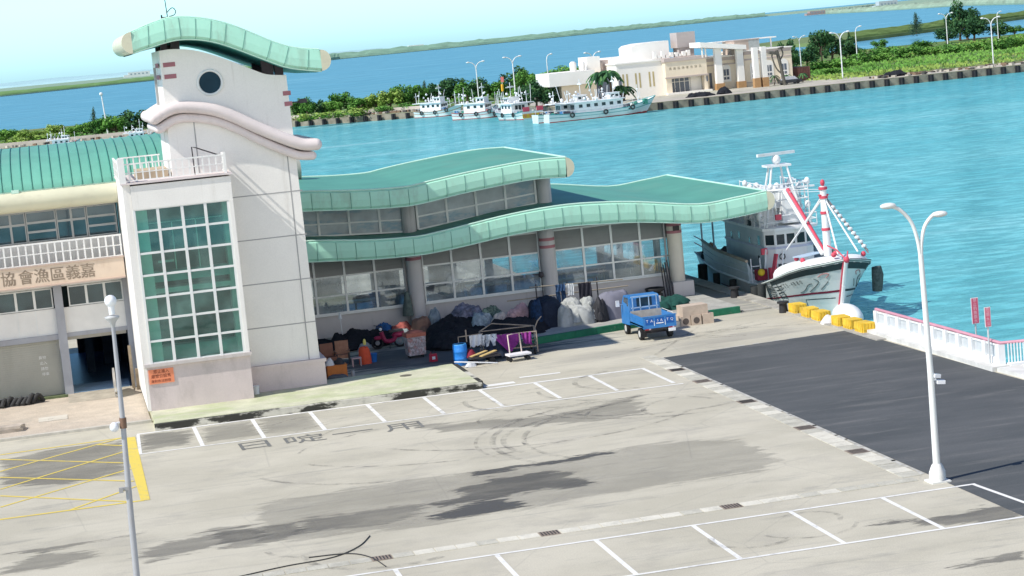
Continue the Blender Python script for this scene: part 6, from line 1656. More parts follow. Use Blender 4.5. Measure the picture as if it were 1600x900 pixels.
# smaller boats across the harbour
def small_boat(L_, B_, label, trim, house_y, colors, stern_sign=False, group='fishing boats moored at the far quay', flag=None, seed=1):
    rnd = random.Random(seed)
    r_ = empty('fishing_boat', (0, 0, 0), label, 'boat', group)
    k = L_/14
    h = Hull([(0, .1, 2.5), (.6*k, .8, 2.3), (1.8*k, B_*.42, 1.9), (4*k, B_*.5, 1.3), (8*k, B_*.5, 1.05), (12*k, B_*.47, 1.15), (14*k, B_*.42, 1.35)], [(0, .02), (1.5*k, .3), (4*k, B_*.4), (10*k, B_*.43), (14*k, B_*.36)], 1.3*k, L_)
    SS = lin(0, L_, 20); q = h.shell(SS, [-.5, 0, .3, .6, 1.0]); hu = q.build('hull', M_hull, r_)
    q = MB()
    for side in (-1, 1): h.strip(q, SS, .94, 1.05, side, .05, 0); h.strip(q, SS, .55, .62, side, .03, 0)
    for side in (-1, 1): h.strip(q, SS, .0, .12, side, .03, 1)
    q.build('hull_stripe', [trim, M_anti], hu)
    q = MB(); q.loft([h.pt(s, .8, -1) for s in SS], [h.pt(s, .8, 1) for s in SS]); q.build('deck', M_bgrey, hu)
    y0, y1 = house_y
    q = MB(); q.box(-B_*.33, B_*.33, y0, y1, .8, 2.7); ho = q.build('wheelhouse', M_bwhite, r_)
    q = MB(); q.box(-B_*.42, B_*.42, y0-.3, y1+1.6, 2.7, 2.82); q.box(-B_*.22, B_*.22, y0+.3, y0+2, 2.82, 3.7); q.box(-B_*.27, B_*.27, y0+.2, y0+2.2, 3.7, 3.78); q.build('wheelhouse_roof', M_bwhite, ho)
    def pw(*b_): MB().box(*b_).build('window', M_bglass, ho)
    for side in (-1, 1):
        n_ = max(2, int((y1-y0)/1.2))
        for i in range(n_): 
            yy = y0+.35+i*(y1-y0-.3)/n_; pw(side*B_*.33-.02, side*B_*.33+.02, yy, yy+.6, 1.9, 2.4)
        pw(side*B_*.22-.02, side*B_*.22+.02, y0+.5, y0+1.0, 3.1, 3.5); pw(side*B_*.22-.02, side*B_*.22+.02, y0+1.2, y0+1.7, 3.1, 3.5)
    for x in (-.7, -.05, .6): pw(x-.22, x+.3, y0-.02, y0+.02, 1.9, 2.45); pw(x-.22, x+.3, y1-.02, y1+.02, 1.6, 2.4)
    for x, y, z, t in ((0, y0+1.0, 3.7, 6.3), (0, L_*.16, 1.8, 4.6), (-.9, y1+1, 2.8, 4.8)):
        q = MB(); q.cyl((x, y, z), (x, y, t), .06, n=5); q.box(x-.5, x+.5, y-.05, y+.05, t-.7, t-.62); q.build('mast', M_bwhite, r_)
    for i in range(6):
        x = rnd.uniform(-B_*.4, B_*.4); y = rnd.uniform(L_*.1, y1+2); z0 = 2.8 if y > y0 else 1.8
        q = MB(); q.cyl((x, y, z0), (x+rnd.uniform(-.5, .5), y+rnd.uniform(-.6, .6), z0+rnd.uniform(1.5, 3.2)), .05, n=4); q.build('rod', M_bwhite, r_)
    q = MB(); q.box(-.8, .8, y0+.95, y0+1.1, 5.4, 5.55); q.build('radar_scanner', M_bwhite, r_)
    for i in range(22):
        q = MB(); x = rnd.uniform(-B_*.42, B_*.42); y = rnd.uniform(y0, y1+1.2); z = rnd.uniform(2.95, 3.3 if abs(x) > .8 else 4.6); q.ball((x, y, z), rnd.uniform(.14, .24), 7, 5); q.build('fishing_light', M_bwhite, r_)
    q = MB()
    for i in range(18):
        s = rnd.uniform(.1, .95)*L_
        if y0-.5 < s < y1+.2: continue
        q.obox((rnd.uniform(-.36, .36)*B_, s, h.pt(s, .8, 1)[2]+.3), (rnd.uniform(.3, .9), rnd.uniform(.3, .9), rnd.uniform(.3, .9)), rnd.random()*3, rnd.randrange(len(colors)))
    q.build('deck_gear', colors, r_)
    q = MB()
    for side in (-1, 1):
        for s in lin(L_*.1, L_*.95, 12): x, y, z = h.pt(s, 1, side); q.cyl((x, y, z), (x, y, z+.55), .03, n=4)
        q.tube([(h.pt(s, 1, side)[0], h.pt(s, 1, side)[1], h.pt(s, 1, side)[2]+.55) for s in lin(L_*.1, L_*.95, 12)], .03, 4)
    q.build('guard_rail', M_bwhite, r_)
    for s in (L_*.25, L_*.5, L_*.8):
        for side in (-1, 1):
            x, y, z = h.pt(s, .9, side, .15); q = MB(); q.tube([(x, y+.32*math.cos(2*math.pi*i/12), z-.1+.32*math.sin(2*math.pi*i/12)) for i in range(13)], .12, 6); q.build('tyre_fender', M_tyre2, r_)
    if stern_sign:
        q = MB(); q.box(-B_*.40, B_*.40, L_+.03, L_+.07, .25, .95); s_ = q.build('name_board', mat('yellow_board', (.70, .45, .03), .6, .1), r_)
        q = MB()
        for i, ch in enumerate('順發漁號'): q.text(ch, (B_*.3-i*B_*.2, L_+.075, .6), (-1, 0, 0), (0, 0, 1), .7)
        q.build('lettering', M_bred, s_)
        for x in (-1.5, 1.1): q = MB(); q.box(x-.6, x+.6, L_-.1, L_+.0, 1.3, 2.1); q.build('red_cover', M_bred, r_)
    if flag:
        q = MB(); q.cyl((.9, y0, 2.8), (.9, y0, 7.4), .05, n=5); q.obox((.95, y0+.3, 6.9), (.08, .7, .9), .3, 1); q.obox((.95, y0, 5.5), (.3, .3, 1.2), .3, 2); q.build('flag_pole', [M_bwhite, mat('red_flag', (.45, .12, .1), .8), mat('orange_flag', (.75, .4, .03), .8)], r_)
    return r_
cols = [mat('gear_a', (.5, .14, .12), .9), mat('gear_b', (.08, .3, .22), .9), mat('gear_c', (.6, .6, .56), .9), mat('gear_d', (.06, .06, .08), .9), mat('gear_e', (.06, .2, .4), .9)]
T_teal = mat('teal_trim', (.08, .32, .33), .6); T_rust = mat('rust_trim', (.45, .25, .12), .7)
for (x, y, rz, a) in (
    (78.6, 391.0, R(42), (11, 3.6, 'white cabin boat at the left end of the moored row', T_rust, (4.5, 9.5), cols, False, None, 1)),
    (80.6, 361.0, R(46), (11, 3.7, 'white boat with pink striped cabin between the cabin boat and the flag boat', cols[0], (4, 8.5), cols, False, None, 2)),
    (76.6, 351.0, R(194), (13, 4.8, 'white boat showing a yellow name board on its stern and a tall flag pole', T_teal, (4.5, 8.5), cols, True, True, 3)),
    (95.2, 318.0, R(94), (18.5, 4.2, 'long white boat with pointed bow to the right, outermost at the far quay', T_teal, (6, 14), cols, False, None, 4)),
    (89.5, 321.0, R(97), (14, 3.6, 'white boat moored inside the long one, green netting on deck', cols[1], (5, 10), cols, False, None, 5)),
    (6.8, 426.0, R(86), (9, 3.4, 'small white cabin boat behind the green barrel roof, left of the thin mast', T_teal, (3, 7.5), cols, False, None, 6)),
    (21.5, 420.5, R(80), (9, 3.4, 'small white boat behind the barrel roof next to the tower', T_teal, (3, 7), cols, False, None, 7)),
    ):
    L_, B_, lb_, tr_, hy, cc, ss, fl, sd_ = a
    b_ = small_boat(L_, B_, lb_, tr_, hy, cc, ss, flag=fl, seed=sd_)
    if x < 30: b_.scale = (.75, .75, .75)
    b_.location = (x, y, -1.0); b_.rotation_euler = (0, 0, rz)

# ------------------------------------------------------------------ far office building across the harbour
M_cream = mat('cream_render', (.80, .69, .53), .8, .06, .4, stain=(.5, .44, .34), stain_amt=.3, stain_scale=(.6, .6, .2))
M_fwhite = mat('far_white_render', (.84, .81, .75), .8, .05, .4)
M_band = mat('taupe_band', (.50, .42, .38), .8, .06)
M_fglass = mat('far_window_glass', (.10, .12, .16), .2, .2, 1, spec=.5)
M_brickb = mat('brown_brick_base', (.42, .25, .12), .9, .15, 2)
FB = empty('harbour_office', (108, 352, .27), 'cream harbour office across the water with arched windows and white pergola', 'building')
def fbox(n, m, *bx, par=None):
    q = MB()
    for b_ in bx: q.box(*b_)
    return q.build(n, m, par or FB)
Y0 = 350
fbox('left_hall', M_fwhite, (98.2, 106.6, Y0, Y0+14, .25, 6.35), (98.0, 106.8, Y0-.2, Y0+14.2, 6.35, 6.6))
for i, x in enumerate((99.3, 100.0, 101.6, 102.3, 104.1, 104.8)):
    q = MB(); q.box(x-.14, x+.14, Y0-.03, Y0-.005, 2.0, 4.6); q.build('slit_window', mat('ochre_pane', (.45, .37, .18), .4), FB)
fbox('left_door', M_fglass, (98.45, 98.95, Y0-.04, Y0-.005, .3, 3.6))
fbox('left_canopy', M_fwhite, (86.5, 94.8, Y0+2, Y0+12, 3.6, 5.9)); fbox('left_annex', M_cream, (88.8, 98.2, Y0+3, Y0+12, .25, 3.6), (94.8, 98.2, Y0+4, Y0+12, 3.6, 5.4))
fbox('annex_opening', M_fglass, (95.2, 98.0, Y0+2.95, Y0+2.99, .8, 4.3))
fbox('stair_block', M_fwhite, (94.6, 97.0, Y0+6, Y0+12, 3, 8.1)); fbox('stair_side', M_band, (97.0, 99.6, Y0+7, Y0+12, 5, 7.3), (97.2, 97.6, Y0+6.5, Y0+7, 3, 7.0))
fbox('roof_terrace', M_fwhite, (98.8, 106.2, Y0+6, Y0+14, 6.5, 7.6))
q = MB()
q.prism([(102.6, 6.6), (102.6, 9.0), (103.2, 9.4), (105, 9.65), (109.6, 9.7), (109.6, 6.6)], Y0+5, Y0+13); q.build('upper_block', M_fwhite, FB)
rnd = random.Random(8)
for i in range(9):
    q = MB(); X = 106 + i*.75 + rnd.uniform(-.2, .2); q.box(X-.3, X+.3, Y0+1.5, Y0+2.2, 6.75, 7.2+rnd.random()*.8); q.build('roof_unit', rnd.choice((M_fwhite, M_fwhite, M_band)), FB)
# entrance pavilion
fbox('entrance_panel', M_cream, (106.6, 114.2, Y0-1.6, Y0+6, 3.35, 6.0), (106.6, 107.6, Y0-1.6, Y0, .25, 3.35), (113.6, 114.2, Y0-1.6, Y0, .25, 3.35))
fbox('entrance_cornice', M_band, (106.4, 114.4, Y0-1.8, Y0+6, 6.0, 6.6), (106.4, 114.4, Y0-1.8, Y0-1.61, 3.1, 3.35))
ep = fbox('entrance_back', M_fwhite, (107.6, 113.6, Y0+.5, Y0+.8, .25, 3.3), (111.6, 113.6, Y0+.2, Y0+.5, .25, 3.3))
fbox('entrance_step', M_fwhite, (106.4, 114.6, Y0-2.6, Y0-1.6, .25, .6))
q = MB()
for x in lin(107.8, 111.4, 4): q.box(x-.06, x+.06, Y0+.4, Y0+.46, .3, 3.0)
for z in (.35, 2.35, 3.0): q.box(107.8, 111.4, Y0+.42, Y0+.48, z-.05, z+.05)
fr_ = q.build('entrance_window', M_fwhite, FB)
q = MB(); q.quad((107.8, Y0+.47, .3), (111.4, Y0+.47, .3), (111.4, Y0+.47, 3.0), (107.8, Y0+.47, 3.0)); q.build('glass', M_fglass, fr_)
q = MB()
for i, ch in enumerate('嘉義區漁會布袋'): q.text(ch, (107.5+i*.78, Y0-1.62, 4.75), (1, 0, 0), (0, 0, 1), .52)
q.text('區', (113.0, Y0-1.62, 4.75), (1, 0, 0), (0, 0, 1), .52)
q.build('lettering', mat('brown_far_letter', (.22, .18, .12), .8), FB)
# link wall with doors, arched windows
fbox('middle_wing', M_cream, (114.2, 121.5, Y0, Y0+12, .25, 5.9)); fbox('right_wing', M_cream, (121.5, 130.4, Y0-.6, Y0+12, .25, 6.5))
fbox('moulding', M_band, (114.2, 121.5, Y0-.12, Y0-.004, 5.3, 5.9), (114.2, 121.5, Y0-.08, Y0-.004, 4.5, 4.75), (121.5, 130.4, Y0-.72, Y0-.604, 5.9, 6.5), (121.5, 130.4, Y0-.68, Y0-.604, 4.9, 5.15), (121.5, 130.4, Y0-.68, Y0-.604, .9, 1.05))
fbox('coping', M_fwhite, (121.3, 130.6, Y0-.9, Y0+12, 6.5, 6.68), (114.2, 121.3, Y0-.2, Y0+12, 5.9, 6.1))
fbox('side_door', M_fglass, (115.0, 115.5, Y0-.03, Y0-.004, .5, 3.3), (113.95, 114.2, Y0-1.66, Y0-1.61, 2.0, 3.0))
def arched(x, y):
    q = MB(); n = 12
    out = [(x+.85*math.cos(R(180-180*i/n)), 3.75+.85*math.sin(R(180-180*i/n))) for i in range(n+1)]
    q.prism([(x-.85, 1.5)] + out + [(x+.85, 1.5)], y-.08, y-.003); w_ = q.build('arched_window', M_fwhite, FB)
    q = MB(); inn = [(x+.5*math.cos(R(180-180*i/n)), 3.6+.5*math.sin(R(180-180*i/n))) for i in range(n+1)]
    for a, b_ in ((-.5, -.06), (.06, .5)): q.box(x+a, x+b_, y-.1, y-.085, 2.6, 3.7); q.box(x+a, x+b_, y-.1, y-.085, 1.9, 2.35)
    q.build('glass', M_fglass, w_)
for x in (118.2, 123.3, 126.0, 128.8): arched(x, Y0 if x < 121 else Y0-.6)
# white pergola on tall columns
q = MB(); q.add([(112.8, Y0-3.2, 8.0), (121.2, Y0-3.2, 6.9), (121.2, Y0+3, 6.9), (112.8, Y0+3, 8.0), (112.8, Y0-3.2, 8.9), (121.2, Y0-3.2, 7.7), (121.2, Y0+3, 7.7), (112.8, Y0+3, 8.9)], [(3, 2, 1, 0), (4, 5, 6, 7), (0, 1, 5, 4), (1, 2, 6, 5), (2, 3, 7, 6), (3, 0, 4, 7)]); q.build('pergola', M_fwhite, FB)
for x in (116.2, 120.2):
    q = MB(); q.box(x-.6, x+.6, Y0-2.4, Y0-1.4, 1.4, 7.6); p_ = q.build('pergola_column', M_fwhite, FB)
    q = MB(); q.box(x-.75, x+.75, Y0-2.55, Y0-1.3, .25, 1.4); q.build('column_base', M_brickb, p_)
for x, z in ((113.4, 8.2), (114.0, 8.1)): q = MB(); q.box(x-.12, x+.12, Y0-2.2, Y0-2.0, 6.2, z); q.build('pergola_column', M_fwhite, FB)
q = MB(); q.box(110.9, 114.3, Y0+4, Y0+8, 8.2, 10.9); q.box(111.2, 114.0, Y0+4.3, Y0+7.7, 6.3, 8.2); q.build('roof_tower', mat('taupe_block', (.46, .40, .37), .8, .05), FB)
q = MB(); q.box(119.9, 124.6, Y0-.5, Y0+6, 4.7, 8.5, 0); q.box(119.8, 124.7, Y0-.6, Y0+6, 8.5, 8.62, 1); q.box(122.6, 124.62, Y0-.52, Y0+6, 4.7, 8.4, 2); q.build('grey_cube', [mat('tan_render', (.50, .40, .33), .8), M_band, mat('grey_render_far', (.44, .46, .44), .8)], FB)
q = MB(); q.box(117.5, 129.5, Y0+4, Y0+8, 8.4, 8.6); 
for x in (126.2, 128.8): q.box(x-.12, x+.12, Y0+5, Y0+5.2, 6.5, 8.4)
q.build('roof_canopy', M_fwhite, FB)
for x in (87.0,):
    q = MB(); q.lathe([(.6, 5.9), (.62, 7.3), (.3, 7.6)], (92.0, Y0+6, 0), 12); q.lathe([(.6, 5.9), (.62, 7.2), (.3, 7.5)], (93.6, Y0+6, 0), 12); q.build('water_tank', M_fwhite, FB)
# twin gate columns on the quay
gc = empty('gate_column', (121.0, 341, .27), 'pair of tall white columns with brown brick bases before the harbour office', 'column')
for x in (120.6, 122.1):
    q = MB(); q.box(x-.45, x+.45, 340.6, 341.5, 1.9, 7.2); c_ = q.build('shaft', M_fwhite, gc)
    q = MB(); q.box(x-.55, x+.55, 340.5, 341.6, .27, 1.9); q.build('base', M_brickb, c_)
# container, car, net piles
ctn = empty('shipping_container', (132.9, 353.5, .27), 'rusty brown container beside the right end of the harbour office', 'container')
q = MB(); q.box(131.8, 134.1, 350.5, 356.5, .3, 2.75); q.build('body', mat('rusty_container', (.28, .13, .10), .8, .3, .6), ctn)
q = MB()
for i in range(7): q.box(131.95+i*.3, 132.05+i*.3, 350.42, 350.5, .4, 2.7)
q.build('door_rib', mat('dark_container', (.16, .07, .06), .8), ctn)
car = empty('parked_car', (126.6, 341, .27), 'dark parked car before the arched windows of the harbour office', 'car')
q = MB(); q.prism([(124.7, .5), (124.6, .95), (125.0, 1.1), (128.2, 1.1), (128.6, .9), (128.6, .5)], 340.2, 341.9); q.build('body', mat('dark_car_paint', (.03, .035, .045), .3), car)
q = MB(); q.prism([(125.1, 1.1), (125.6, 1.62), (127.3, 1.62), (127.9, 1.1)], 340.35, 341.75); q.build('cabin', mat('white_car_roof', (.55, .56, .58), .3), car)
for x in (125.4, 127.8):
    for y in (340.25, 341.85): q = MB(); q.cyl((x, y-.1, .6), (x, y+.1, .6), .33, n=12); q.build('wheel', M_tyre, car)
heap('net_heap', M_net, 'black net heap on the far quay before the office entrance', 'fishing net', 106.0, 328, 5.0, 3, .75, .25, 40)
heap('net_heap', M_net, 'larger black net heap on the far quay nearest the gate columns', 'fishing net', 110.3, 328.5, 2.6, 2.4, 1.1, .25, 41)
heap('net_heap', M_net, 'black net heap on the quay right of the container', 'fishing net', 140.5, 328, 4.6, 2.5, 1.0, .25, 42)

q = MB()
pp = [(-400, 485), (-10, 437), (49.5, 425.5), (73.5, 404.5)]
for a, b_ in zip(pp, pp[1:]):
    q.add([(*a, .25), (*b_, .25), (*b_, 1.15), (*a, 1.15), (a[0], a[1]+.5, 1.15), (b_[0], b_[1]+.5, 1.15), (b_[0], b_[1]+.5, .25), (a[0], a[1]+.5, .25)], [(0, 1, 2, 3), (3, 2, 5, 4), (4, 5, 6, 7)])
tag(q.build('quay_parapet', mat('pale_parapet', (.56, .50, .44), .9, .15, .4)), 'long pale low parapet wall along the far quay left of the boats', 'wall')
# ------------------------------------------------------------------ far street lamps
M_pole = mat('far_lamp_white', (.76, .78, .78), .5)
q0 = empty('street_lamp', (0, 0, 0), 'x', 'street lamp', 'double-arm street lamps across the harbour')
q = MB(); q.cyl((0, 0, 0), (0, 0, 6.9), .13, .1, n=8); q.build('pole', M_pole, q0)
for s_ in (-1, 1):
    q = MB(); q.tube(smooth_curve([(0, 0, 6.7), (s_*.15, 0, 7.5), (s_*.7, 0, 8.1), (s_*1.4, 0, 8.3)], 3), .09, 6); q.ball((s_*1.6, 0, 8.3), .32, 8, 5, 0, 1.2, .6, .5); q.build('arm', M_pole, q0)
s0 = empty('street_lamp', (0, 0, 0), 'x', 'street lamp', 'single-arm street lamps across the harbour')
q = MB(); q.cyl((0, 0, 0), (0, 0, 7.2), .13, .1, n=8); q.build('pole', M_pole, s0)
q = MB(); q.tube(smooth_curve([(0, 0, 7.0), (.12, 0, 7.7), (.5, 0, 8.2), (1.0, 0, 8.35)], 3), .09, 6); q.ball((1.15, 0, 8.35), .32, 8, 5, 0, 1.2, .6, .5); q.build('arm', M_pole, s0)
dbl = [(87.5, 418, .25, 1.0, 0, 'white double-arm lamp rising left above the moored boats'), (93.0, 408, .25, 1.05, .1, 'taller white double-arm lamp left of the big round tree'),
       (136.2, 340.5, .25, .98, 0, 'white double-arm lamp on the quay right of the brown container'), (163.5, 338, .25, .98, 0, 'white double-arm lamp on the quay near the right edge of the view'),
       (158, 418, .25, .85, .2, 'white double-arm lamp among trees behind the harbour office'), (212, 462, .25, 1.02, 0, 'white double-arm lamp before the feathery trees at the upper right'), (103.8, 386, .25, 1.0, .3, 'white double-arm lamp behind the left canopy of the harbour office')]
for i, (x, y, z, s_, rz, lb_) in enumerate(dbl):
    o = q0 if i == 0 else copy_tree(q0)
    o.location = (x, y, z); o.scale = (s_, s_, s_); o.rotation_euler = (0, 0, rz); o['label'] = lb_
for i, (x, y, z, s_, rz, lb_) in enumerate([(104.0, 424, .25, 1.0, .2, 'white single-arm lamp left of the harbour office canopy'), (170, 416, .25, .95, -.2, 'white single-arm lamp in the grass right of the double-arm one'), (232, 476, .25, .9, 0, 'white single-arm lamp at the far right beyond the trees')]):
    o = s0 if i == 0 else copy_tree(s0)
    o.location = (x, y, z); o.scale = (s_, s_, s_); o.rotation_euler = (0, 0, rz); o['label'] = lb_
pm = empty('mast_lamp', (12.8, 440, .25), 'tall plain white lamp mast rising behind the green barrel roof', 'street lamp')
q = MB(); q.tube([(12.8, 440, .25), (12.3, 440, 9.0)], [.2, .12], 8); q.ball((12.27, 440, 9.2), .38, 8, 6); q.build('pole', M_pole, pm)

# ------------------------------------------------------------------ distant buildings
for i, (x, y, w_, d_, h_, lb_) in enumerate([(1262, 2950, 30, 14, 13, 'grey block building with pale annex on the distant headland'), (1130, 6250, 46, 25, 15, 'low white building on the hazy far shore'), (275, 5900, 60, 25, 14, 'white building strip on the hazy shore left of the tower'), (1385, 3560, 30, 12, 7, 'low red roofed sheds on the distant headland')]):
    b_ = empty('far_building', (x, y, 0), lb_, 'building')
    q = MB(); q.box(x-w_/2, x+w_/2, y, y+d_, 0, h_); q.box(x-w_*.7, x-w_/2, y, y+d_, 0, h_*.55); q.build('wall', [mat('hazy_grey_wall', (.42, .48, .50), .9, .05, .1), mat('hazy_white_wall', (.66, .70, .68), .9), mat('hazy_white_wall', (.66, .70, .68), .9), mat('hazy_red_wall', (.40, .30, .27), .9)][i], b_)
    q = MB()
    for k in range(5): q.box(x-w_*.4+k*w_*.18, x-w_*.32+k*w_*.18, y-.2, y-.05, h_*.5, h_*.75)
    q.build('window', mat('hazy_window', (.25, .33, .38), .8), b_)

# ------------------------------------------------------------------ trees
M_leaf = {}
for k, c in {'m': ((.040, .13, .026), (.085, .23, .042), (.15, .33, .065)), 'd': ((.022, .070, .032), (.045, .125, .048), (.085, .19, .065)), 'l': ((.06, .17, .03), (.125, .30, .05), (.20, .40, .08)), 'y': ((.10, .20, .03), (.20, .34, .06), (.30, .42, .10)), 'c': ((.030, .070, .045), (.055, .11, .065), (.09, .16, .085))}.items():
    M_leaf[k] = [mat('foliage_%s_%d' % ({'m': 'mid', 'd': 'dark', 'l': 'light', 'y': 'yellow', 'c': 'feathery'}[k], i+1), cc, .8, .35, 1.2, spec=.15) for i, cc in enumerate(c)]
M_bark = mat('tree_bark', (.12, .09, .065), .95, .3, 2)
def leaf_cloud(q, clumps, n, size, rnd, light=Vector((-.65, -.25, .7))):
    tot = sum(r*r for c, r in clumps)
    for c, r in clumps:
        for i in range(int(n*r*r/tot)):
            d = Vector((rnd.gauss(0, 1), rnd.gauss(0, 1), rnd.gauss(0, 1))).normalized()
            p = Vector(c) + d*r*(rnd.random()**.35)*Vector((1, 1, .8)).length/1.62
            nrm = (d + Vector((rnd.gauss(0, .6), rnd.gauss(0, .6), rnd.gauss(0, .6)))).normalized()
            a = nrm.orthogonal().normalized(); b_ = nrm.cross(a); t = rnd.random()*6.28
            a, b_ = a*math.cos(t)+b_*math.sin(t), b_*math.cos(t)-a*math.sin(t)
            s = size*rnd.uniform(.6, 1.4)
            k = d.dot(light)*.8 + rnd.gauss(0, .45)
            m = 0 if k < -.25 else (1 if k < .45 else 2)  # sunward leaves get the lighter green: light and shade painted by material
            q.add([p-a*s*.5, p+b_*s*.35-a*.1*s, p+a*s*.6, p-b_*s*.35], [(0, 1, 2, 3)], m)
def make_crown(kind, seed):
    rnd = random.Random(seed); q = MB(); t = MB()
    if kind == 'c':      # feathery, tapering
        cl = []
        for i in range(26):
            z = .2+.8*(i/25); r = .24*(1.25-z)*rnd.uniform(.5, 1.4)+.05; an = rnd.random()*6.28; dd = .46*(1.2-z)*rnd.random()
            cl.append(((dd*math.cos(an)+.05*z, dd*math.sin(an), z), r))
        leaf_cloud(q, cl, 1500, .06, rnd)
        t.tube([(0, 0, 0), (.01, 0, .5), (.05, 0, .95)], [.035, .022, .006], 6)
        for i in range(10):
            z = .2+.07*i; an = rnd.random()*6.28; l = .3*(1.05-z); t.tube([(.02*z, 0, z), (l*math.cos(an), l*math.sin(an), z+.12)], [.012, .003], 4)
    else:
        cl = []
        for i in range(17):
            an = rnd.random()*6.28; dd = .36*math.sqrt(rnd.random()); z = rnd.uniform(.28, .84)*(1-.35*dd)
            cl.append(((dd*math.cos(an), dd*math.sin(an), z), rnd.uniform(.10, .21)))
        leaf_cloud(q, cl, 1700, .07, rnd)
        t.tube([(0, 0, 0), (.02, .01, .2), (0, 0, .45)], [.04, .03, .015], 6)
        for c, r in cl[:8]: t.tube([(.01, 0, .2), (c[0]*.5, c[1]*.5, (c[2]+.2)*.5), c], [.022, .014, .004], 5)
    return q, t
def make_bush(seed):
    rnd = random.Random(seed); q = MB()
    cl = [((rnd.uniform(-.4, .4), rnd.uniform(-.35, .35), rnd.uniform(.15, .55)), rnd.uniform(.16, .34)) for i in range(12)]
    leaf_cloud(q, cl, 900, .10, rnd); q.v = [(x, y, max(z, .0)) for x, y, z in q.v]
    return q
TREES = [(-8.4, 465.4, 3.2, 5.8, 'l'), (-3.6, 457.6, 2.8, 5.7, 'y'), (1.8, 457.4, 3.7, 5.4, 'y'), (5.4, 453.7, 2.5, 4.2, 'l'), (8.5, 452.1, 3.4, 5.0, 'l'), (11.7, 444.6, 4.7, 5.5, 'm'), (14.4, 438.8, 4.1, 5.4, 'l'), (10.5, 449.5, 5.3, 1.9, 'c'), (18.3, 444.3, 5.0, 8.3, 'd'), (22.4, 444.2, 4.7, 6.3, 'd'), (25.3, 436.9, 4.1, 5.4, 'm'), (29, 436, 4.2, 5.6, 'l'), (33, 438, 4.8, 6.0, 'm'), (37.5, 434, 4.0, 5.4, 'd'), (42, 436, 4.6, 6.0, 'm'), (47, 433, 4.2, 5.6, 'y'), (52.1, 435.2, 4.3, 3.5, 'm'), (53.2, 428.6, 4.5, 4.0, 'm'), (55.6, 429.9, 3.5, 4.0, 'd'), (58.5, 428.3, 3.2, 4.6, 'l'), (60.7, 431.5, 4.6, 5.4, 'm'), (63.8, 428.1, 3.8, 4.6, 'm'), (66.2, 430.3, 3.0, 4.0, 'l'), (67.9, 427.9, 4.0, 4.8, 'y'), (70.6, 427.7, 4.3, 5.6, 'y'), (73.0, 429.9, 5.1, 5.9, 'm'), (76.8, 432.1, 4.6, 6.0, 'm'), (80.5, 435.7, 4.4, 5.5, 'm'), (82.3, 431.8, 4.9, 6.0, 'd'), (85.0, 431.7, 5.2, 6.0, 'd'), (86.8, 426.9, 4.6, 5.9, 'm'), (88.7, 421.3, 4.5, 5.9, 'd'), (91.5, 419.8, 4.0, 5.9, 'm'), (91.4, 499.5, 3.5, 1.9, 'c'), (96.7, 422.7, 6.4, 6.2, 'd'), (97.2, 415.1, 5.8, 5.8, 'm'), (84.3, 354.2, 4.3, 5.0, 'd'), (86.5, 355.0, 3.6, 4.5, 'd'), (81.4, 349.9, 3.8, 3.8, 'd'), (98.4, 398.0, 3.3, 3.3, 'm'), (148.5, 400.4, 6.9, 4.5, 'd'), (143.9, 386.7, 4.3, 3.8, 'd'), (164.7, 431.7, 4.9, 5.7, 'd'), (171.4, 440.0, 7.6, 5.3, 'd'), (183.2, 463.9, 5.6, 7.7, 'd'), (186.3, 462.7, 5.3, 5.6, 'd'), (220.9, 524.1, 2.8, 4.6, 'm'), (304.3, 688.5, 6.5, 3.7, 'c'), (235.4, 513.2, 4.2, 7.0, 'd'), (245.8, 527.5, 9.8, 7.9, 'd'), (250.8, 533.4, 8.6, 8.3, 'd'), (242.4, 511.7, 6.3, 7.7, 'd'), (249.7, 511.5, 4.2, 6.0, 'd'), (267.5, 538.6, 2.6, 5.6, 'm')]  # most tree and bush positions and sizes converted from image pixels beforehand

BUSHES = [(50.9, 411.2, 1.5, 5.1, 'y'), (55.5, 406.7, 1.5, 5.6, 'y'), (61.2, 410.6, 1.7, 5.7, 'y'), (66.3, 410.3, 1.5, 5.1, 'l'), (71.5, 410.0, 1.5, 5.2, 'm'), (-5.5, 445.4, 1.7, 6.9, 'y'), (1.1, 445.1, 1.7, 6.9, 'y'), (5.0, 440.2, 1.4, 5.5, 'm'), (148.2, 392.9, 1.3, 3.4, 'l'), (155.4, 400.9, 1.9, 5.3, 'm'), (160.8, 400.6, 1.9, 5.9, 'l'), (172.2, 417.9, 2.5, 6.4, 'm'), (176.6, 417.7, 2.0, 6.2, 'l'), (184.7, 424.4, 2.3, 7.2, 'm'), (147.2, 373.3, 1.1, 5.0, 'l'), (190.9, 426.5, 2.0, 6.7, 'l'), (196.9, 426.2, 2.0, 7.3, 'm'), (202.9, 426.0, 2.0, 6.4, 'l'), (204.6, 418.6, 2.2, 6.6, 'm'), (211.9, 425.5, 2.1, 5.9, 'l'), (136.9, 364.9, 1.2, 2.4, 'm'), (201.0, 475.0, 1.9, 6.4, 'm'), (200.2, 493.7, 1.7, 6.6, 'm'), (222.1, 499.8, 1.7, 6.8, 'm'), (141.6, 566.9, 2.9, 7.2, 'l'), (151.6, 583.7, 2.6, 7.5, 'l'), (126.8, 525.4, 2.7, 7.4, 'l'), (120.1, 515.2, 2.3, 6.6, 'l'), (167.4, 620.7, 2.4, 8.0, 'm'), (176.4, 630.8, 2.0, 8.1, 'm')]

def hash_seed(v): return sum(ord(c)*31 for c in v[0]) + v[1]*7

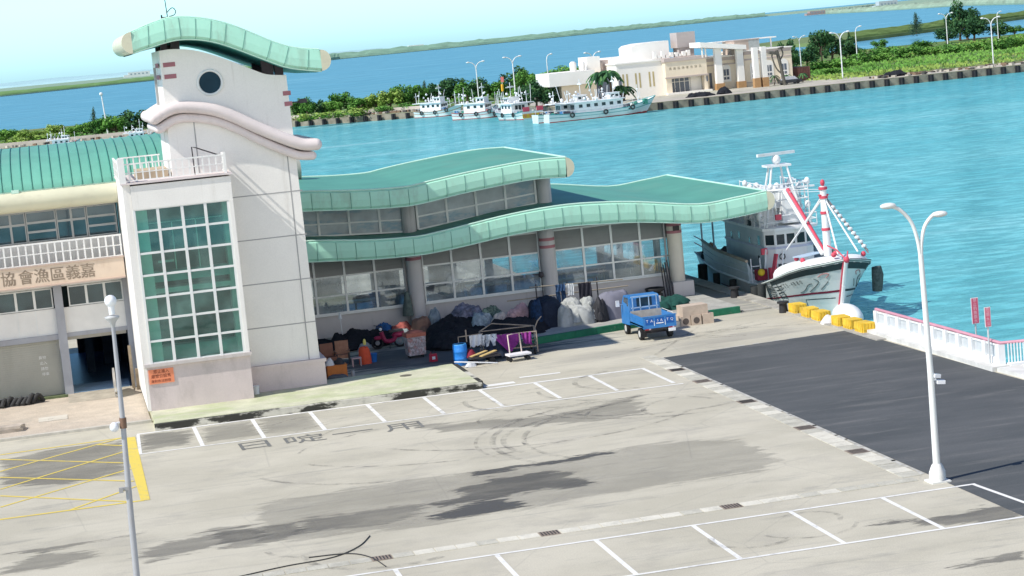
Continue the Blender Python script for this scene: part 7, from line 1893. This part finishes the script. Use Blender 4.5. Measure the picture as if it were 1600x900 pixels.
proto = {}
kn = {'m': 'leafy tree with mid green crown', 'd': 'dark green dense tree', 'l': 'light green bushy tree', 'y': 'yellow green bushy tree', 'c': 'feathery dark pointed tree'}
def where(x, y):
    if x < 45: return 'behind the green barrel roof'
    if x < 80: return 'right of the tower'
    if x < 99: return 'behind the moored boats'
    if x < 160: return 'right of the harbour office'
    return 'on the upper right bank'
ORDW = ['first', 'second', 'third', 'fourth', 'fifth', 'sixth', 'seventh', 'eighth', 'ninth', 'tenth', 'eleventh', 'twelfth', 'thirteenth', 'fourteenth']
from collections import Counter
tot = Counter((k, where(x, y)) for x, y, h, w_, k in TREES); seen = Counter()
allm = {}
for (x, y, h, w_, k) in sorted(TREES, key=lambda t: t[0]/t[1]):
    wk = (k, where(x, y)); seen[wk] += 1
    lb_ = kn[k] + ' ' + where(x, y) + ('' if tot[wk] == 1 else ', %s such from left' % ORDW[seen[wk]-1])
    v = (k, (seen[wk]) % 3)
    r_ = empty('tree', (x, y, .25), lb_, 'tree', 'trees on the far bank')
    if v not in allm:
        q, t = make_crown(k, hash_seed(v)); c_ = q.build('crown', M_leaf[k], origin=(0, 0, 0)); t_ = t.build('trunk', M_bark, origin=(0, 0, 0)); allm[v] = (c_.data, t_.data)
    else:
        c_ = bpy.data.objects.new('crown', allm[v][0]); t_ = bpy.data.objects.new('trunk', allm[v][1]); col.objects.link(c_); col.objects.link(t_)
    c_.parent = r_; t_.parent = r_
    r_.scale = (w_*1.2, w_*1.2, h*1.12); r_.rotation_euler = (0, 0, (x*7.3) % 6.28)
totb = Counter(where(x, y) for x, y, h, w_, k in BUSHES); seenb = Counter(); bm_ = {}
for (x, y, h, w_, k) in sorted(BUSHES, key=lambda t: t[0]/t[1]):
    wk = where(x, y); seenb[wk] += 1
    v = (k, seenb[wk] % 2)
    if v not in bm_:
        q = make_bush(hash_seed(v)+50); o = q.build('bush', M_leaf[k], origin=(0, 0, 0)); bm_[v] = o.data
    else: o = bpy.data.objects.new('bush', bm_[v]); col.objects.link(o)
    o.location = (x, y, .2); o.scale = (w_*1.15, w_*.9, h*1.5); o.rotation_euler = (0, 0, (x*3.1) % 6.28)
    cw = {'m': 'mid green', 'l': 'light green', 'y': 'yellow green', 'd': 'dark green'}[k]
    tag(o, '%s low bush %s, %s there from left' % (cw, wk, ORDW[seenb[wk]-1] if seenb[wk] <= 14 else 'last'), 'bush', 'bushes on the far bank')
# palm beside the office, little palms by the arched windows, bare tree on the quay
def palm(x, y, h, r, n, label, seed, trunk_r=.22, multi=1):
    rnd = random.Random(seed); p_ = empty('palm_tree', (x, y, .25), label, 'palm')
    t = MB(); f = MB()
    for k in range(multi):
        bx, by = x+rnd.uniform(-.5, .5)*(multi > 1)*2, y+rnd.uniform(-.5, .5)*(multi > 1); hh = h*rnd.uniform(.85, 1)
        t.tube([(bx, by, .2), (bx+.2, by, hh*.5), (bx+.1, by, hh)], [trunk_r, trunk_r*.8, trunk_r*.7], 7)
        for i in range(n):
            an = 6.28*i/n+rnd.uniform(-.2, .2); up = rnd.uniform(-.1, .9); l = r*rnd.uniform(.8, 1.1)
            pts = [Vector((bx+.1+math.cos(an)*l*u, by+math.sin(an)*l*u, hh + l*(up*u - (1.1+up*.4)*u*u*.75))) for u in lin(0, 1, 6)]
            for a, b_ in zip(pts, pts[1:]):
                d = (b_-a); sd = Vector((-math.sin(an), math.cos(an), 0))
                for s_ in (-1, 1): f.add([a, b_, b_+sd*s_*.14*l-Vector((0, 0, .12*l)), a+sd*s_*.14*l-Vector((0, 0, .10*l))], [(0, 1, 2, 3)], rnd.randrange(3))
    t.build('trunk', M_bark, p_); f.build('crown', M_leaf['d'], p_)
palm(93.6, 342, 5.6, 2.6, 16, 'tall palm with drooping fronds before the left canopy', 1, .25, 2)
palm(96.3, 343, 2.8, 2.2, 14, 'lower bushy palm right of the tall palm', 2, .2, 2)
for i, x in enumerate((124.6, 127.0, 129.9)): palm(x, 343.5, 1.9, 1.1, 9, ('small palm before the arched windows, left one', 'small palm before the arched windows, middle one', 'small palm at the right corner of the office')[i], 5+i, .1)
dt = empty('bare_tree', (124, 338, .25), 'bare dead tree with broken top beside the gate columns', 'tree')
q = MB(); q.tube(smooth_curve([(124.6, 338, .25), (124.2, 338, 2.5), (123.9, 338, 4.5), (123.5, 338, 6.4)], 4), [.3]*13, 7)
for pts in ([(124.2, 338, 2.2), (123.2, 338, 3.4), (122.6, 338, 5.4), (123.0, 338, 6.2)], [(124.5, 338, .4), (123.4, 338, 1.4), (122.9, 338, 2.0)], [(123.9, 338, 4.5), (124.6, 338, 5.6), (124.4, 338, 6.6)]): q.tube(smooth_curve(pts, 3), .13, 6)
q.build('trunk', mat('dead_bark', (.13, .12, .10), .95, .3, 2), dt)
q = MB(); q.obox((122.8, 338, 6.0), (1.6, .8, .5), .1, ry=.15); q.obox((124.3, 338, 6.7), (.9, .6, .3), .3, ry=-.2); q.build('broken_limb', MATS['dead_bark'], dt)
# ground cover on the bank
rnd = random.Random(77); q = MB()
for i in range(15000):
    if rnd.random() < .75: x = rnd.uniform(133, 275); y = rnd.uniform(339, 400+ (x-133)*1.0)
    else: x = rnd.uniform(84, 140); y = rnd.uniform(440, 540)
    if y > 538: continue
    s = rnd.uniform(.2, .6); n_ = mnoise.noise(Vector((x*.05, y*.03, 1)))
    m = 2 if n_ > .15 else (1 if n_ > -.15 else 0)
    an = rnd.random()*6.28; a = Vector((math.cos(an), math.sin(an), 0))*s*.6
    q.add([(x-a.x, y-a.y, .25), (x+a.x, y+a.y, .25), (x+a.x*.3, y+a.y*.3, .25+s*.8), (x-a.x*.5, y-a.y*.5, .25+s*.7)], [(0, 1, 2, 3)], m)
tag(q.build('ground_cover', [M_leaf['m'][2], M_leaf['l'][2], M_leaf['y'][2]]), kind='stuff')
